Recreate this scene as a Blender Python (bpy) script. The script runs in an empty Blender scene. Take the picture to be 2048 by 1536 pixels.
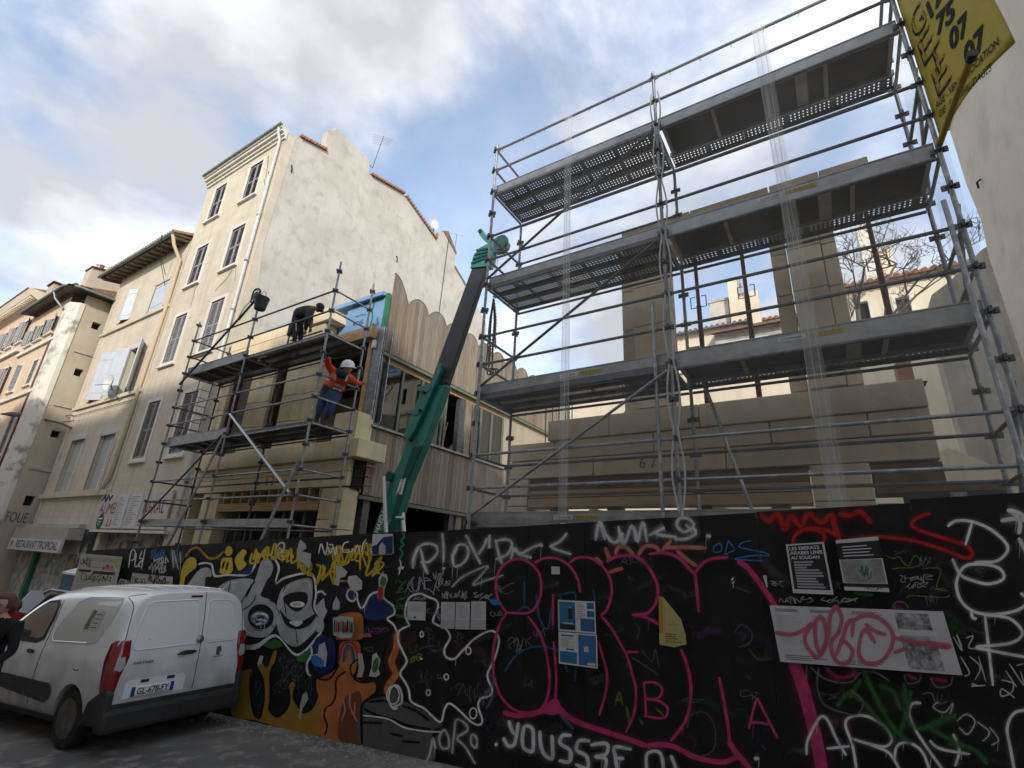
import bpy, bmesh, math, random
import numpy as np
from mathutils import Vector, Matrix
random.seed(7)
scene = bpy.context.scene
COL = scene.collection
rad = math.radians

# ------------------------------------------------------------------ camera
CAM_H = 1.85
FPX = 994.33
RC = np.array([[0.8457710, 0.5311545, 0.0504607],
               [-0.1409135, 0.3135911, -0.9390442],
               [-0.5146016, 0.7871058, 0.3400731]])
CAM = np.array([0.0, 0.0, CAM_H])
cd = bpy.data.cameras.new('camera'); cam = bpy.data.objects.new('camera', cd); COL.objects.link(cam)
cd.sensor_width = 36.0; cd.sensor_fit = 'HORIZONTAL'; cd.lens = FPX / 2048 * 36.0
cd.clip_start = 0.05; cd.clip_end = 3000
cam.matrix_world = Matrix(((RC[0][0], -RC[1][0], -RC[2][0], 0), (RC[0][1], -RC[1][1], -RC[2][1], 0),
                           (RC[0][2], -RC[1][2], -RC[2][2], CAM_H), (0, 0, 0, 1)))
scene.camera = cam
scene.render.resolution_x = 1024; scene.render.resolution_y = 768

# ------------------------------------------------------------------ sky, sun, exposure
SUN = Vector((0.50, -0.68, 0.41)).normalized()          # towards the sun
world = bpy.data.worlds.new('World'); scene.world = world; world.use_nodes = True
def build_world():
    nt = world.node_tree; nt.nodes.clear(); N = nt.nodes.new; L = nt.links.new
    out = N('ShaderNodeOutputWorld'); mix = N('ShaderNodeMixShader')
    sky = N('ShaderNodeTexSky'); sky.sky_type = 'NISHITA'; sky.sun_disc = False
    sky.sun_elevation = math.asin(SUN.z); sky.sun_rotation = math.atan2(SUN.x, SUN.y)
    sky.air_density = 1.0; sky.dust_density = 0.6; sky.ozone_density = 1.5
    b1 = N('ShaderNodeBackground'); b1.inputs[1].default_value = 0.12; L(sky.outputs[0], b1.inputs[0])
    tc = N('ShaderNodeTexCoord'); sp = N('ShaderNodeSeparateXYZ'); L(tc.outputs['Generated'], sp.inputs[0])
    mx = N('ShaderNodeMath'); mx.operation = 'MAXIMUM'; mx.inputs[1].default_value = 0.0; L(sp.outputs[2], mx.inputs[0])
    ad = N('ShaderNodeMath'); ad.operation = 'ADD'; ad.inputs[1].default_value = 0.28; L(mx.outputs[0], ad.inputs[0])
    dx = N('ShaderNodeMath'); dx.operation = 'DIVIDE'; L(sp.outputs[0], dx.inputs[0]); L(ad.outputs[0], dx.inputs[1])
    dy = N('ShaderNodeMath'); dy.operation = 'DIVIDE'; L(sp.outputs[1], dy.inputs[0]); L(ad.outputs[0], dy.inputs[1])
    cb = N('ShaderNodeCombineXYZ'); L(dx.outputs[0], cb.inputs[0]); L(dy.outputs[0], cb.inputs[1]); cb.inputs[2].default_value = 3.7
    n1 = N('ShaderNodeTexNoise'); n1.inputs['Scale'].default_value = 1.9; n1.inputs['Detail'].default_value = 9
    n1.inputs['Roughness'].default_value = 0.56; n1.inputs['Distortion'].default_value = 0.35; L(cb.outputs[0], n1.inputs['Vector'])
    r1 = N('ShaderNodeValToRGB'); r1.color_ramp.elements[0].position = 0.405; r1.color_ramp.elements[1].position = 0.585
    r1.color_ramp.elements[0].color = (0.30, 0.30, 0.30, 1)
    r1.color_ramp.interpolation = 'EASE'; L(n1.outputs[0], r1.inputs[0])
    n2 = N('ShaderNodeTexNoise'); n2.inputs['Scale'].default_value = 2.1; n2.inputs['Detail'].default_value = 7; L(cb.outputs[0], n2.inputs['Vector'])
    r2 = N('ShaderNodeValToRGB'); r2.color_ramp.elements[0].position = 0.38; r2.color_ramp.elements[1].position = 0.58
    r2.color_ramp.elements[0].color = (0.245, 0.262, 0.29, 1); r2.color_ramp.elements[1].color = (0.50, 0.512, 0.53, 1); L(n2.outputs[0], r2.inputs[0])
    b2 = N('ShaderNodeBackground'); b2.inputs[1].default_value = 1.0; L(r2.outputs[0], b2.inputs[0])
    L(r1.outputs[0], mix.inputs[0]); L(b1.outputs[0], mix.inputs[1]); L(b2.outputs[0], mix.inputs[2]); L(mix.outputs[0], out.inputs[0])
build_world()
sl = bpy.data.lights.new('sun', 'SUN'); sl.energy = 1.35; sl.angle = rad(2.5); sl.color = (1.0, 0.955, 0.88)
so = bpy.data.objects.new('sun', sl); COL.objects.link(so); so.location = (20, -30, 30)
so.rotation_euler = (-SUN).to_track_quat('-Z', 'Y').to_euler()
vs = scene.view_settings; vs.view_transform = 'Standard'; vs.look = 'None'; vs.exposure = 1.42; vs.gamma = 1.0
scene.cycles.transparent_max_bounces = 24

# ------------------------------------------------------------------ pixel -> place helpers (2048 x 1536 photo pixels)
def ray(x, y):
    v = RC.T @ np.array([(x - 1024) / FPX, (y - 768) / FPX, 1.0]); return v / np.linalg.norm(v)
def atY(x, y, Y):
    r = ray(x, y); return Vector(CAM + r * (Y / r[1]))
def atX(x, y, X):
    r = ray(x, y); return Vector(CAM + r * (X / r[0]))
def atP(x, y, p0, n):
    r = ray(x, y); t = np.dot(np.array(p0) - CAM, n) / np.dot(r, n); return Vector(CAM + r * t)
SLOPE = 0.0545
def gz(x): return SLOPE * x

# ------------------------------------------------------------------ mesh + object helpers
ORG = {}
class MB:
    def __init__(s): s.v = []; s.f = []; s.uv = None; s.smooth = False
    def add(s, vs_, fs_):
        o = len(s.v); s.v += [tuple(a) for a in vs_]; s.f += [tuple(i + o for i in f) for f in fs_]; return s
    def box(s, x0, x1, y0, y1, z0, z1):
        return s.add([(x0,y0,z0),(x1,y0,z0),(x1,y1,z0),(x0,y1,z0),(x0,y0,z1),(x1,y0,z1),(x1,y1,z1),(x0,y1,z1)],
                     [(0,3,2,1),(4,5,6,7),(0,1,5,4),(1,2,6,5),(2,3,7,6),(3,0,4,7)])
    def cbox(s, c, d, R=None):
        pts = []
        for dz in (-.5, .5):
            for dx, dy in ((-.5,-.5),(.5,-.5),(.5,.5),(-.5,.5)):
                p = Vector((dx*d[0], dy*d[1], dz*d[2]))
                if R is not None: p = R @ p
                pts.append(p + Vector(c))
        return s.add(pts, [(0,3,2,1),(4,5,6,7),(0,1,5,4),(1,2,6,5),(2,3,7,6),(3,0,4,7)])
    def bar(s, a, b, w, h, up=(0,0,1)):
        a = Vector(a); b = Vector(b); d = (b-a).normalized(); u = Vector(up)
        if abs(d.dot(u)) > .98: u = Vector((1,0,0))
        r = d.cross(u).normalized(); u = r.cross(d).normalized()
        pts = []
        for p in (a, b):
            for i, j in ((-1,-1),(1,-1),(1,1),(-1,1)): pts.append(p + r*(i*w/2) + u*(j*h/2))
        return s.add(pts, [(0,1,2,3),(4,7,6,5),(0,4,5,1),(1,5,6,2),(2,6,7,3),(3,7,4,0)])
    def tube(s, a, b, r, r2=None, n=8, caps=True):
        return s.path([a, b], [r, r if r2 is None else r2], n, caps)
    def path(s, pts, rs, n=8, caps=True):
        pts = [Vector(p) for p in pts]
        if not hasattr(rs, '__len__'): rs = [rs]*len(pts)
        rings = []; u = None
        for i, p in enumerate(pts):
            d = (pts[min(i+1, len(pts)-1)] - pts[max(i-1, 0)])
            if d.length < 1e-9: d = Vector((0,0,1))
            d.normalize()
            if u is None:
                u = Vector((0,0,1)) if abs(d.z) < .9 else Vector((1,0,0))
            u = (u - d*u.dot(d))
            if u.length < 1e-6: u = d.orthogonal()
            u.normalize(); w = d.cross(u)
            rings.append([p + (u*math.cos(2*math.pi*k/n) + w*math.sin(2*math.pi*k/n))*rs[i] for k in range(n)])
        vs_ = [q for r_ in rings for q in r_]; fs_ = []
        for i in range(len(pts)-1):
            for k in range(n):
                fs_.append((i*n+k, i*n+(k+1)%n, (i+1)*n+(k+1)%n, (i+1)*n+k))
        if caps:
            fs_.append(tuple(range(n-1, -1, -1))); fs_.append(tuple((len(pts)-1)*n+k for k in range(n)))
        s.smooth = True
        return s.add(vs_, fs_)
    def prism(s, pts, off):
        """polygon pts (3d) extruded by vector off"""
        n = len(pts); off = Vector(off); a = [Vector(p) for p in pts]; b = [p + off for p in a]
        s.add(a + b, [tuple(range(n)), tuple(range(2*n-1, n-1, -1))] + [((i+1)%n, i, n+i, n+(i+1)%n) for i in range(n)])
        return s
    def quad(s, a, b, c, d): return s.add([a, b, c, d], [(0,1,2,3)])
    def lathe(s, prof, c, n=16, axis='Z'):
        vs_ = []
        for r, h in prof:
            for k in range(n):
                t = 2*math.pi*k/n; x, y = r*math.cos(t), r*math.sin(t)
                p = (x, y, h) if axis == 'Z' else ((x, h, y) if axis == 'Y' else (h, x, y))
                vs_.append((p[0]+c[0], p[1]+c[1], p[2]+c[2]))
        fs_ = []
        for i in range(len(prof)-1):
            for k in range(n): fs_.append((i*n+k, i*n+(k+1)%n, (i+1)*n+(k+1)%n, (i+1)*n+k))
        fs_.append(tuple(range(n-1,-1,-1))); fs_.append(tuple((len(prof)-1)*n+k for k in range(n)))
        s.smooth = True
        return s.add(vs_, fs_)
    def build(s, name, mat, parent=None, bevel=0, local=False, smooth=None, sub=0, fix=True):
        me = bpy.data.meshes.new(name)
        o = bpy.data.objects.new(name, me); COL.objects.link(o)
        org = ORG.get(parent.name, Vector((0,0,0))) if parent else Vector((0,0,0))
        vs_ = s.v if local else [(v[0]-org[0], v[1]-org[1], v[2]-org[2]) for v in s.v]
        me.from_pydata(vs_, [], s.f)
        if fix:
            bm = bmesh.new(); bm.from_mesh(me); bmesh.ops.recalc_face_normals(bm, faces=bm.faces); bm.to_mesh(me); bm.free()
        if s.uv:
            ul = me.uv_layers.new(name='UVMap')
            for lp in me.loops: ul.data[lp.index].uv = s.uv[lp.vertex_index]
        sm = s.smooth if smooth is None else smooth
        if sm:
            for p in me.polygons: p.use_smooth = True
            if smooth is None and hasattr(me, 'set_sharp_from_angle'): me.set_sharp_from_angle(angle=rad(45))
        if mat: me.materials.append(mat)
        if parent: o.parent = parent; ORG[o.name] = org
        if bevel:
            m = o.modifiers.new('bevel', 'BEVEL'); m.width = bevel; m.segments = 2; m.limit_method = 'ANGLE'; m.angle_limit = rad(40)
        if sub:
            m = o.modifiers.new('sub', 'SUBSURF'); m.levels = sub; m.render_levels = sub
        return o
def tag(o, label=None, cat=None, group=None, kind=None):
    if label: o['label'] = label
    if cat: o['category'] = cat
    if group: o['group'] = group
    if kind: o['kind'] = kind
    return o
def thing(name, label, cat, loc=(0,0,0), rz=0, group=None):
    o = bpy.data.objects.new(name, None); COL.objects.link(o); o.location = loc; o.rotation_euler = (0,0,rz)
    o.empty_display_size = .2; ORG[o.name] = Vector(loc)
    return tag(o, label, cat, group)
def inst(src, parent=None, loc=(0,0,0), rot=None, scale=None, name=None):
    o = src.copy(); COL.objects.link(o)
    if name: o.name = name
    if parent: o.parent = parent
    o.location = loc
    if rot is not None: o.rotation_euler = rot
    if scale is not None: o.scale = scale
    return o
FONT = {}
def text_mesh(body, size=1.0, ext=0.0, shear=0.0, bold=0.0, align='CENTER'):
    c = bpy.data.curves.new('txt', 'FONT'); c.body = body; c.size = size; c.extrude = ext; c.shear = shear; c.offset = bold
    c.align_x = align; c.align_y = 'CENTER'; c.resolution_u = 3
    t = bpy.data.objects.new('txt', c); COL.objects.link(t)
    dg = bpy.context.evaluated_depsgraph_get(); dg.update()
    me = bpy.data.meshes.new_from_object(t.evaluated_get(dg))
    bpy.data.objects.remove(t); bpy.data.curves.remove(c)
    return me
def text_obj(name, body, mat, parent, origin, ux, uy, width=None, height=None, off=0.004, size=1.0, bold=0.0, shear=0.0, align='CENTER', local=False):
    """flat lettering: origin = centre, ux/uy = unit in-plane axes; fits width/height if given"""
    me = text_mesh(body, size, 0, shear, bold, align)
    co = np.array([v.co[:] for v in me.vertices])
    if len(co) == 0: return None
    lo, hi = co.min(0), co.max(0); w, h = hi[0]-lo[0], hi[1]-lo[1]
    c = (lo+hi)/2
    sx = (width/w) if width else (height/h if height else 1); sy = (height/h) if height else sx
    ux = Vector(ux).normalized(); uy = Vector(uy).normalized(); n = ux.cross(uy)
    org = Vector((0,0,0)) if local else ORG.get(parent.name, Vector((0,0,0)))
    ax = 0 if align == 'LEFT' else c[0]
    for v in me.vertices:
        p = Vector(origin) + ux*((v.co.x-ax)*sx) + uy*((v.co.y-c[1])*sy) + n*off
        v.co = p - org
    o = bpy.data.objects.new(name, me); COL.objects.link(o); me.materials.clear(); me.materials.append(mat)
    o.parent = parent; ORG[o.name] = org if not local else ORG.get(parent.name, Vector((0,0,0)))
    return o

# ------------------------------------------------------------------ materials
def srgb(r, g, b):
    f = lambda c: (c/255/12.92) if c/255 <= .04045 else ((c/255+.055)/1.055)**2.4
    return (f(r), f(g), f(b))
MATS = {}
def M(name, col, rough=.8, metal=0, col2=None, scale=1.5, lo=.35, hi=.65, bump=0, bscale=30, streak=None, streak_amt=.5, lines=0, spec=.3, coat=0, col3=None, scale3=9, stretch=None, wob=0):
    if name in MATS: return MATS[name]
    m = bpy.data.materials.new(name); m.use_nodes = True; nt = m.node_tree; N = nt.nodes.new; L = nt.links.new
    b = nt.nodes['Principled BSDF']; b.inputs['Roughness'].default_value = rough; b.inputs['Metallic'].default_value = metal
    b.inputs['Specular IOR Level'].default_value = spec; b.inputs['Coat Weight'].default_value = coat
    tc = N('ShaderNodeTexCoord'); mp = N('ShaderNodeMapping'); L(tc.outputs['Object'], mp.inputs[0])
    if stretch: mp.inputs['Scale'].default_value = stretch
    cur = None
    def mixc(fac, a, bcol):
        mx = N('ShaderNodeMix'); mx.data_type = 'RGBA'
        if isinstance(fac, float): mx.inputs[0].default_value = fac
        else: L(fac, mx.inputs[0])
        if isinstance(a, tuple): mx.inputs[6].default_value = (*a, 1)
        else: L(a, mx.inputs[6])
        mx.inputs[7].default_value = (*bcol, 1)
        return mx.outputs[2]
    def noise(sc, det=6, vec=None, rough_=.6):
        n = N('ShaderNodeTexNoise'); n.inputs['Scale'].default_value = sc; n.inputs['Detail'].default_value = det; n.inputs['Roughness'].default_value = rough_
        L(vec or mp.outputs[0], n.inputs['Vector']); return n.outputs[0]
    def ramp(sock, a, bb):
        r = N('ShaderNodeMapRange'); r.inputs[1].default_value = a; r.inputs[2].default_value = bb; r.clamp = True; L(sock, r.inputs[0]); return r.outputs[0]
    cur = col
    if col2: cur = mixc(ramp(noise(scale), lo, hi), cur, col2)
    if col3: cur = mixc(ramp(noise(scale3, 4), .52, .72), cur, col3)
    if streak:
        mp2 = N('ShaderNodeMapping'); mp2.inputs['Scale'].default_value = (2.6, 2.6, .22); L(tc.outputs['Object'], mp2.inputs[0])
        f = ramp(noise(1.4, 6, mp2.outputs[0]), .5, .78)
        ml = N('ShaderNodeMath'); ml.operation = 'MULTIPLY'; ml.inputs[1].default_value = streak_amt; L(f, ml.inputs[0])
        cur = mixc(ml.outputs[0], cur, streak)
    if lines:
        sp = N('ShaderNodeSeparateXYZ'); L(tc.outputs['Object'], sp.inputs[0])
        nz = N('ShaderNodeMath'); nz.operation = 'MULTIPLY'; nz.inputs[1].default_value = 1/lines; L(sp.outputs[2], nz.inputs[0])
        fr = N('ShaderNodeMath'); fr.operation = 'FRACT'; L(nz.outputs[0], fr.inputs[0])
        lt = N('ShaderNodeMath'); lt.operation = 'LESS_THAN'; lt.inputs[1].default_value = .035; L(fr.outputs[0], lt.inputs[0])
        sc = N('ShaderNodeMath'); sc.operation = 'MULTIPLY'; sc.inputs[1].default_value = .32; L(lt.outputs[0], sc.inputs[0])
        cur = mixc(sc.outputs[0], cur, tuple(c*.45 for c in col))
    if wob:
        oi = N('ShaderNodeObjectInfo'); rr_ = N('ShaderNodeMapRange'); rr_.inputs[3].default_value = 1-wob; rr_.inputs[4].default_value = 1+wob*.6; L(oi.outputs['Random'], rr_.inputs[0])
        hs = N('ShaderNodeHueSaturation'); L(rr_.outputs[0], hs.inputs['Value'])
        if isinstance(cur, tuple): hs.inputs['Color'].default_value = (*cur, 1)
        else: L(cur, hs.inputs['Color'])
        cur = hs.outputs[0]
    if isinstance(cur, tuple): b.inputs['Base Color'].default_value = (*cur, 1)
    else: L(cur, b.inputs['Base Color'])
    if bump:
        bp = N('ShaderNodeBump'); bp.inputs['Strength'].default_value = bump; bp.inputs['Distance'].default_value = .02
        L(noise(bscale, 8), bp.inputs['Height']); L(bp.outputs[0], b.inputs['Normal'])
        rr = N('ShaderNodeMapRange'); rr.inputs[1].default_value = .3; rr.inputs[2].default_value = .7
        rr.inputs[3].default_value = max(0, rough-.08); rr.inputs[4].default_value = min(1, rough+.08)
        L(noise(scale*3), rr.inputs[0]); L(rr.outputs[0], b.inputs['Roughness'])
    MATS[name] = m; return m
def glass(name, tint=(.9,.95,.95), rough=.02, trans=.55):
    m = bpy.data.materials.new(name); m.use_nodes = True; nt = m.node_tree; N = nt.nodes.new; L = nt.links.new
    nt.nodes.remove(nt.nodes['Principled BSDF']); out = nt.nodes['Material Output']
    g = N('ShaderNodeBsdfGlossy'); g.inputs['Roughness'].default_value = rough; g.inputs[0].default_value = (*tint, 1)
    t = N('ShaderNodeBsdfTransparent'); t.inputs[0].default_value = (trans, trans, trans, 1)
    fr = N('ShaderNodeFresnel'); fr.inputs[0].default_value = 1.9
    mx = N('ShaderNodeMixShader'); L(fr.outputs[0], mx.inputs[0]); L(t.outputs[0], mx.inputs[1]); L(g.outputs[0], mx.inputs[2]); L(mx.outputs[0], out.inputs[0])
    return m
def flat(name, col, rough=.75, spec=.2): return M(name, col, rough, spec=spec)

mt = {}
mt['asphalt'] = M('asphalt', srgb(124,120,114), .9, col2=srgb(86,84,81), scale=.45, bump=.6, bscale=130, col3=srgb(150,144,135), scale3=3.5)
mt['facade'] = M('ochre_render', (.62,.545,.425), .9, col2=(.53,.46,.36), scale=1.1, bump=.15, bscale=25, lines=.47, streak=(.32,.28,.21), streak_amt=.55)
mt['facade2'] = M('pale_ochre_render', (.63,.555,.435), .9, col2=(.54,.47,.37), scale=1.1, bump=.15, bscale=25, lines=.5, streak=(.32,.27,.2), streak_amt=.45)
mt['gable'] = M('rough_lime_render', (.585,.54,.475), .95, col2=(.49,.45,.39), scale=.7, bump=.55, bscale=7, col3=(.42,.385,.32), scale3=2.1, streak=(.37,.34,.28), streak_amt=.45)
mt['rightwall'] = M('pale_render', (.66,.595,.51), .95, col2=(.60,.535,.455), scale=.5, bump=.35, bscale=6, col3=(.52,.47,.40), scale3=1.3, streak=(.5,.44,.36), streak_amt=.25)
mt['oldwall'] = M('weathered_render', (.52,.485,.42), .95, col2=(.36,.335,.29), scale=1.1, bump=.5, bscale=9, streak=(.2,.19,.16), streak_amt=.6)
mt['cream'] = M('cream_render', (.72,.64,.49), .95, col2=(.62,.53,.40), scale=.5, bump=.3, bscale=8, streak=(.42,.36,.27), streak_amt=.5)
mt['beige_side'] = M('beige_render', (.50,.43,.32), .95, col2=(.42,.355,.265), scale=.6, bump=.3, bscale=8, streak=(.3,.26,.2), streak_amt=.4)
mt['pink'] = M('pink_render', (.66,.47,.34), .9, col2=(.60,.42,.31), scale=.8, bump=.2, bscale=15, streak=(.4,.3,.22), streak_amt=.3)
mt['peach'] = M('peach_render', (.68,.53,.36), .9, col2=(.6,.46,.32), scale=.8, bump=.2, bscale=15)
mt['peeling'] = M('peeling_white_render', (.68,.64,.55), .95, col2=(.30,.285,.26), scale=1.5, lo=.5, hi=.62, bump=.5, bscale=14)
mt['trim'] = M('painted_surround', (.72,.69,.62), .85, col2=(.62,.58,.5), scale=2, bump=.1, bscale=30)
mt['stone'] = M('cut_limestone', (.76,.63,.42), .9, col2=(.67,.545,.35), scale=1.6, bump=.35, bscale=45, wob=.13, col3=(.64,.53,.36), scale3=6, streak=(.36,.28,.17), streak_amt=.35)
mt['stone67'] = M('raw_limestone', (.72,.61,.44), .92, col2=(.63,.525,.37), scale=1.5, bump=.35, bscale=40, wob=.13, col3=(.58,.49,.36), scale3=5, streak=(.34,.27,.18), streak_amt=.35)
mt['galv'] = M('galvanised_steel', (.31,.32,.335), .5, .7, col2=(.20,.21,.22), scale=5, col3=(.46,.46,.45), scale3=11, spec=.5)
mt['galv_dark'] = M('dull_steel_tube', (.145,.15,.16), .55, .6, col2=(.09,.09,.10), scale=10, spec=.4)
mt['alu'] = M('aluminium_deck', (.36,.365,.37), .48, .7, col2=(.25,.255,.26), scale=6, spec=.5)
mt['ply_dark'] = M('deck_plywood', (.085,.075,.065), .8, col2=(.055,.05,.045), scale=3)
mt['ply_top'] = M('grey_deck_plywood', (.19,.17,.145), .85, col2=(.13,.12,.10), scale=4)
mt['rust'] = M('red_oxide_steel', (.15,.05,.03), .7, .2, col2=(.09,.035,.025), scale=8)
mt['rust_dark'] = M('rusty_chain', (.11,.06,.045), .75, .5, col2=(.06,.035,.03), scale=20)
mt['black'] = M('black_plastic', (.015,.015,.016), .45, col2=(.03,.03,.03), scale=5)
mt['white'] = M('white_paint', (.78,.78,.76), .6, col2=(.68,.68,.66), scale=3)
mt['shutter_w'] = M('white_painted_wood', (.66,.68,.70), .6, col2=(.56,.58,.61), scale=3)
mt['shutter_b'] = M('grey_blue_painted_wood', (.54,.57,.61), .65, col2=(.46,.49,.53), scale=3)
mt['shutter_d'] = M('flaking_brown_wood', (.16,.115,.10), .75, col2=(.30,.27,.26), scale=7, lo=.5, hi=.75)
mt['shutter_g'] = M('weathered_grey_wood', (.33,.33,.33), .75, col2=(.22,.21,.21), scale=7)
mt['shutter_v'] = M('flaking_violet_wood', (.13,.10,.105), .75, col2=(.40,.39,.39), scale=6, lo=.52, hi=.7)
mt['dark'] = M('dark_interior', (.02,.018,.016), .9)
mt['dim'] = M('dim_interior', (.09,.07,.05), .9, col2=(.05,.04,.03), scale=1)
mt['wood_raw'] = M('raw_timber', (.50,.34,.19), .75, col2=(.40,.26,.14), scale=3, stretch=(1,6,6))
mt['wood_red'] = M('brown_timber', (.20,.115,.065), .8, col2=(.13,.075,.045), scale=5)
mt['larch'] = [M('larch_board_%s' % n, c, .85, col2=tuple(k*.68 for k in c), scale=5, stretch=(5,5,.5), bump=.25, bscale=30, streak=tuple(k*.5 for k in c), streak_amt=.5)
               for n, c in (('grey', (.30,.25,.195)), ('warm', (.34,.265,.195)), ('pale', (.35,.30,.235)), ('brown', (.26,.205,.155)))]
mt['green_trim'] = M('green_metal_trim', (.17,.20,.14), .55, col2=(.13,.155,.11), scale=4)
mt['blue_membrane'] = M('blue_membrane', (.21,.36,.56), .55, col2=(.17,.30,.49), scale=1.5, bump=.5, bscale=3)
mt['green_tape'] = M('green_tape', (.04,.18,.08), .5, col2=(.02,.17,.07), scale=12)
mt['terracotta'] = M('terracotta_tile', (.38,.17,.09), .85, col2=(.26,.125,.075), scale=5, col3=(.42,.27,.17), scale3=11)
mt['terracotta_old'] = M('old_canal_tile', (.24,.14,.095), .9, col2=(.14,.10,.08), scale=4, col3=(.33,.23,.16), scale3=9)
mt['zinc'] = M('zinc_gutter', (.25,.28,.26), .5, .5, col2=(.17,.19,.18), scale=5)
mt['pvc'] = M('pale_pvc', (.62,.62,.60), .45, col2=(.5,.5,.48), scale=4)
mt['pvc_beige'] = M('beige_pipe', (.55,.44,.30), .5)
mt['hoard'] = M('black_painted_plywood', (.0085,.0085,.009), .62, col2=(.013,.013,.0135), scale=1.1, col3=(.017,.017,.018), scale3=5, spec=.22, bump=.12, bscale=40)
mt['wire'] = M('black_cable', (.02,.02,.02), .6)
mt['glass'] = glass('window_glass', (.75,.8,.8), .015, .35)
mt['glass_dark'] = glass('dark_glass', (.6,.65,.66), .02, .25)
mt['roofgrey'] = M('grey_roof', (.17,.17,.18), .8, col2=(.10,.10,.11), scale=3)
mt['rough_mason'] = M('rubble_render', (.50,.46,.40), .95, col2=(.26,.235,.20), scale=2.2, bump=.9, bscale=10)
def perforated():
    m = M('perforated_steel', (.23,.235,.245), .5, .6, col2=(.15,.155,.16), scale=6, spec=.4)
    nt = m.node_tree; N = nt.nodes.new; L = nt.links.new; b = nt.nodes['Principled BSDF']
    tc = N('ShaderNodeTexCoord'); sp = N('ShaderNodeSeparateXYZ'); L(tc.outputs['UV'], sp.inputs[0])
    def mth(op, a, bb=None):
        n = N('ShaderNodeMath'); n.operation = op
        for i, q in enumerate((a, bb)):
            if q is None: continue
            if isinstance(q, (int, float)): n.inputs[i].default_value = q
            else: L(q, n.inputs[i])
        return n.outputs[0]
    u = mth('MULTIPLY', sp.outputs[0], 1/.054); v = mth('MULTIPLY', sp.outputs[1], 1/.054)
    fu = mth('SUBTRACT', mth('FRACT', u), .5); fv = mth('SUBTRACT', mth('FRACT', v), .5)
    d = mth('ADD', mth('MULTIPLY', fu, fu), mth('MULTIPLY', fv, fv))
    hole = mth('LESS_THAN', d, .19**2)
    # perforations come in groups along the plank and in two bands across it
    grp = mth('LESS_THAN', mth('FRACT', mth('MULTIPLY', sp.outputs[0], 1/.58)), .90)
    w = sp.outputs[1]
    band = mth('LESS_THAN', mth('ABSOLUTE', mth('SUBTRACT', w, .16)), .10)
    h = mth('MULTIPLY', hole, mth('MULTIPLY', grp, band))
    tr = N('ShaderNodeBsdfTransparent'); mx = N('ShaderNodeMixShader'); L(h, mx.inputs[0])
    out = nt.nodes['Material Output']; L(b.outputs[0], mx.inputs[1]); L(tr.outputs[0], mx.inputs[2]); L(mx.outputs[0], out.inputs[0])
    return m
mt['perf'] = perforated()
def netting(name, op, weave=.0):
    m = bpy.data.materials.new(name); m.use_nodes = True; nt = m.node_tree; N = nt.nodes.new; L = nt.links.new
    b = nt.nodes['Principled BSDF']; b.inputs['Base Color'].default_value = (.8,.82,.82,1); b.inputs['Roughness'].default_value = .8
    tl = N('ShaderNodeBsdfTranslucent'); tl.inputs[0].default_value = (.8,.82,.82,1)
    a = N('ShaderNodeMixShader'); a.inputs[0].default_value = .5; L(b.outputs[0], a.inputs[1]); L(tl.outputs[0], a.inputs[2])
    tr = N('ShaderNodeBsdfTransparent'); mx = N('ShaderNodeMixShader')
    tc = N('ShaderNodeTexCoord'); n = N('ShaderNodeTexNoise'); n.inputs['Scale'].default_value = 1.2; n.inputs['Detail'].default_value = 3; L(tc.outputs['Object'], n.inputs['Vector'])
    r = N('ShaderNodeMapRange'); r.inputs[1].default_value = .3; r.inputs[2].default_value = .7; r.inputs[3].default_value = op*.65; r.inputs[4].default_value = op*1.35; L(n.outputs[0], r.inputs[0])
    f = r.outputs[0]
    if weave:
        mp = N('ShaderNodeMapping'); mp.inputs['Scale'].default_value = (1, 1, 1); L(tc.outputs['Object'], mp.inputs[0])
        w = N('ShaderNodeTexWave'); w.wave_type = 'BANDS'; w.bands_direction = 'X'; w.inputs['Scale'].default_value = 45; w.inputs['Distortion'].default_value = 1.5; w.inputs['Detail'].default_value = 2; L(mp.outputs[0], w.inputs['Vector'])
        ml = N('ShaderNodeMath'); ml.operation = 'MULTIPLY_ADD'; L(w.outputs[1], ml.inputs[0]); ml.inputs[1].default_value = weave; L(f, ml.inputs[2]); f = ml.outputs[0]
    L(f, mx.inputs[0]); L(tr.outputs[0], mx.inputs[1]); L(a.outputs[0], mx.inputs[2]); L(mx.outputs[0], nt.nodes['Material Output'].inputs[0])
    return m
mt['net'] = netting('debris_net', .10)
mt['net_strip'] = netting('overlapped_net', .15, .12)
# ------------------------------------------------------------------ setting
def struct(name, mb, mat, **k):
    o = mb.build(name, mat, **k); o['kind'] = 'structure'; return o
g = MB(); gx = [-500, -75, -40, 0, 40, 75, 500]; gy = [-400, -60, -10, 0, 4, 9, 20, 60, 500]
for x in gx:
    for y in gy: g.v.append((x, y, gz(max(-75, min(75, x)))))
for i in range(len(gx)-1):
    for j in range(len(gy)-1):
        a = i*len(gy)+j; g.f.append((a, a+len(gy), a+len(gy)+1, a+1))
struct('road', g, mt['asphalt'])
# the hillside terrace behind the site
tg = MB(); tg.box(-60, 70, 19.0, 160, -6, 9.0); struct('terrace_ground', tg, mt['oldwall'])

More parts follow.
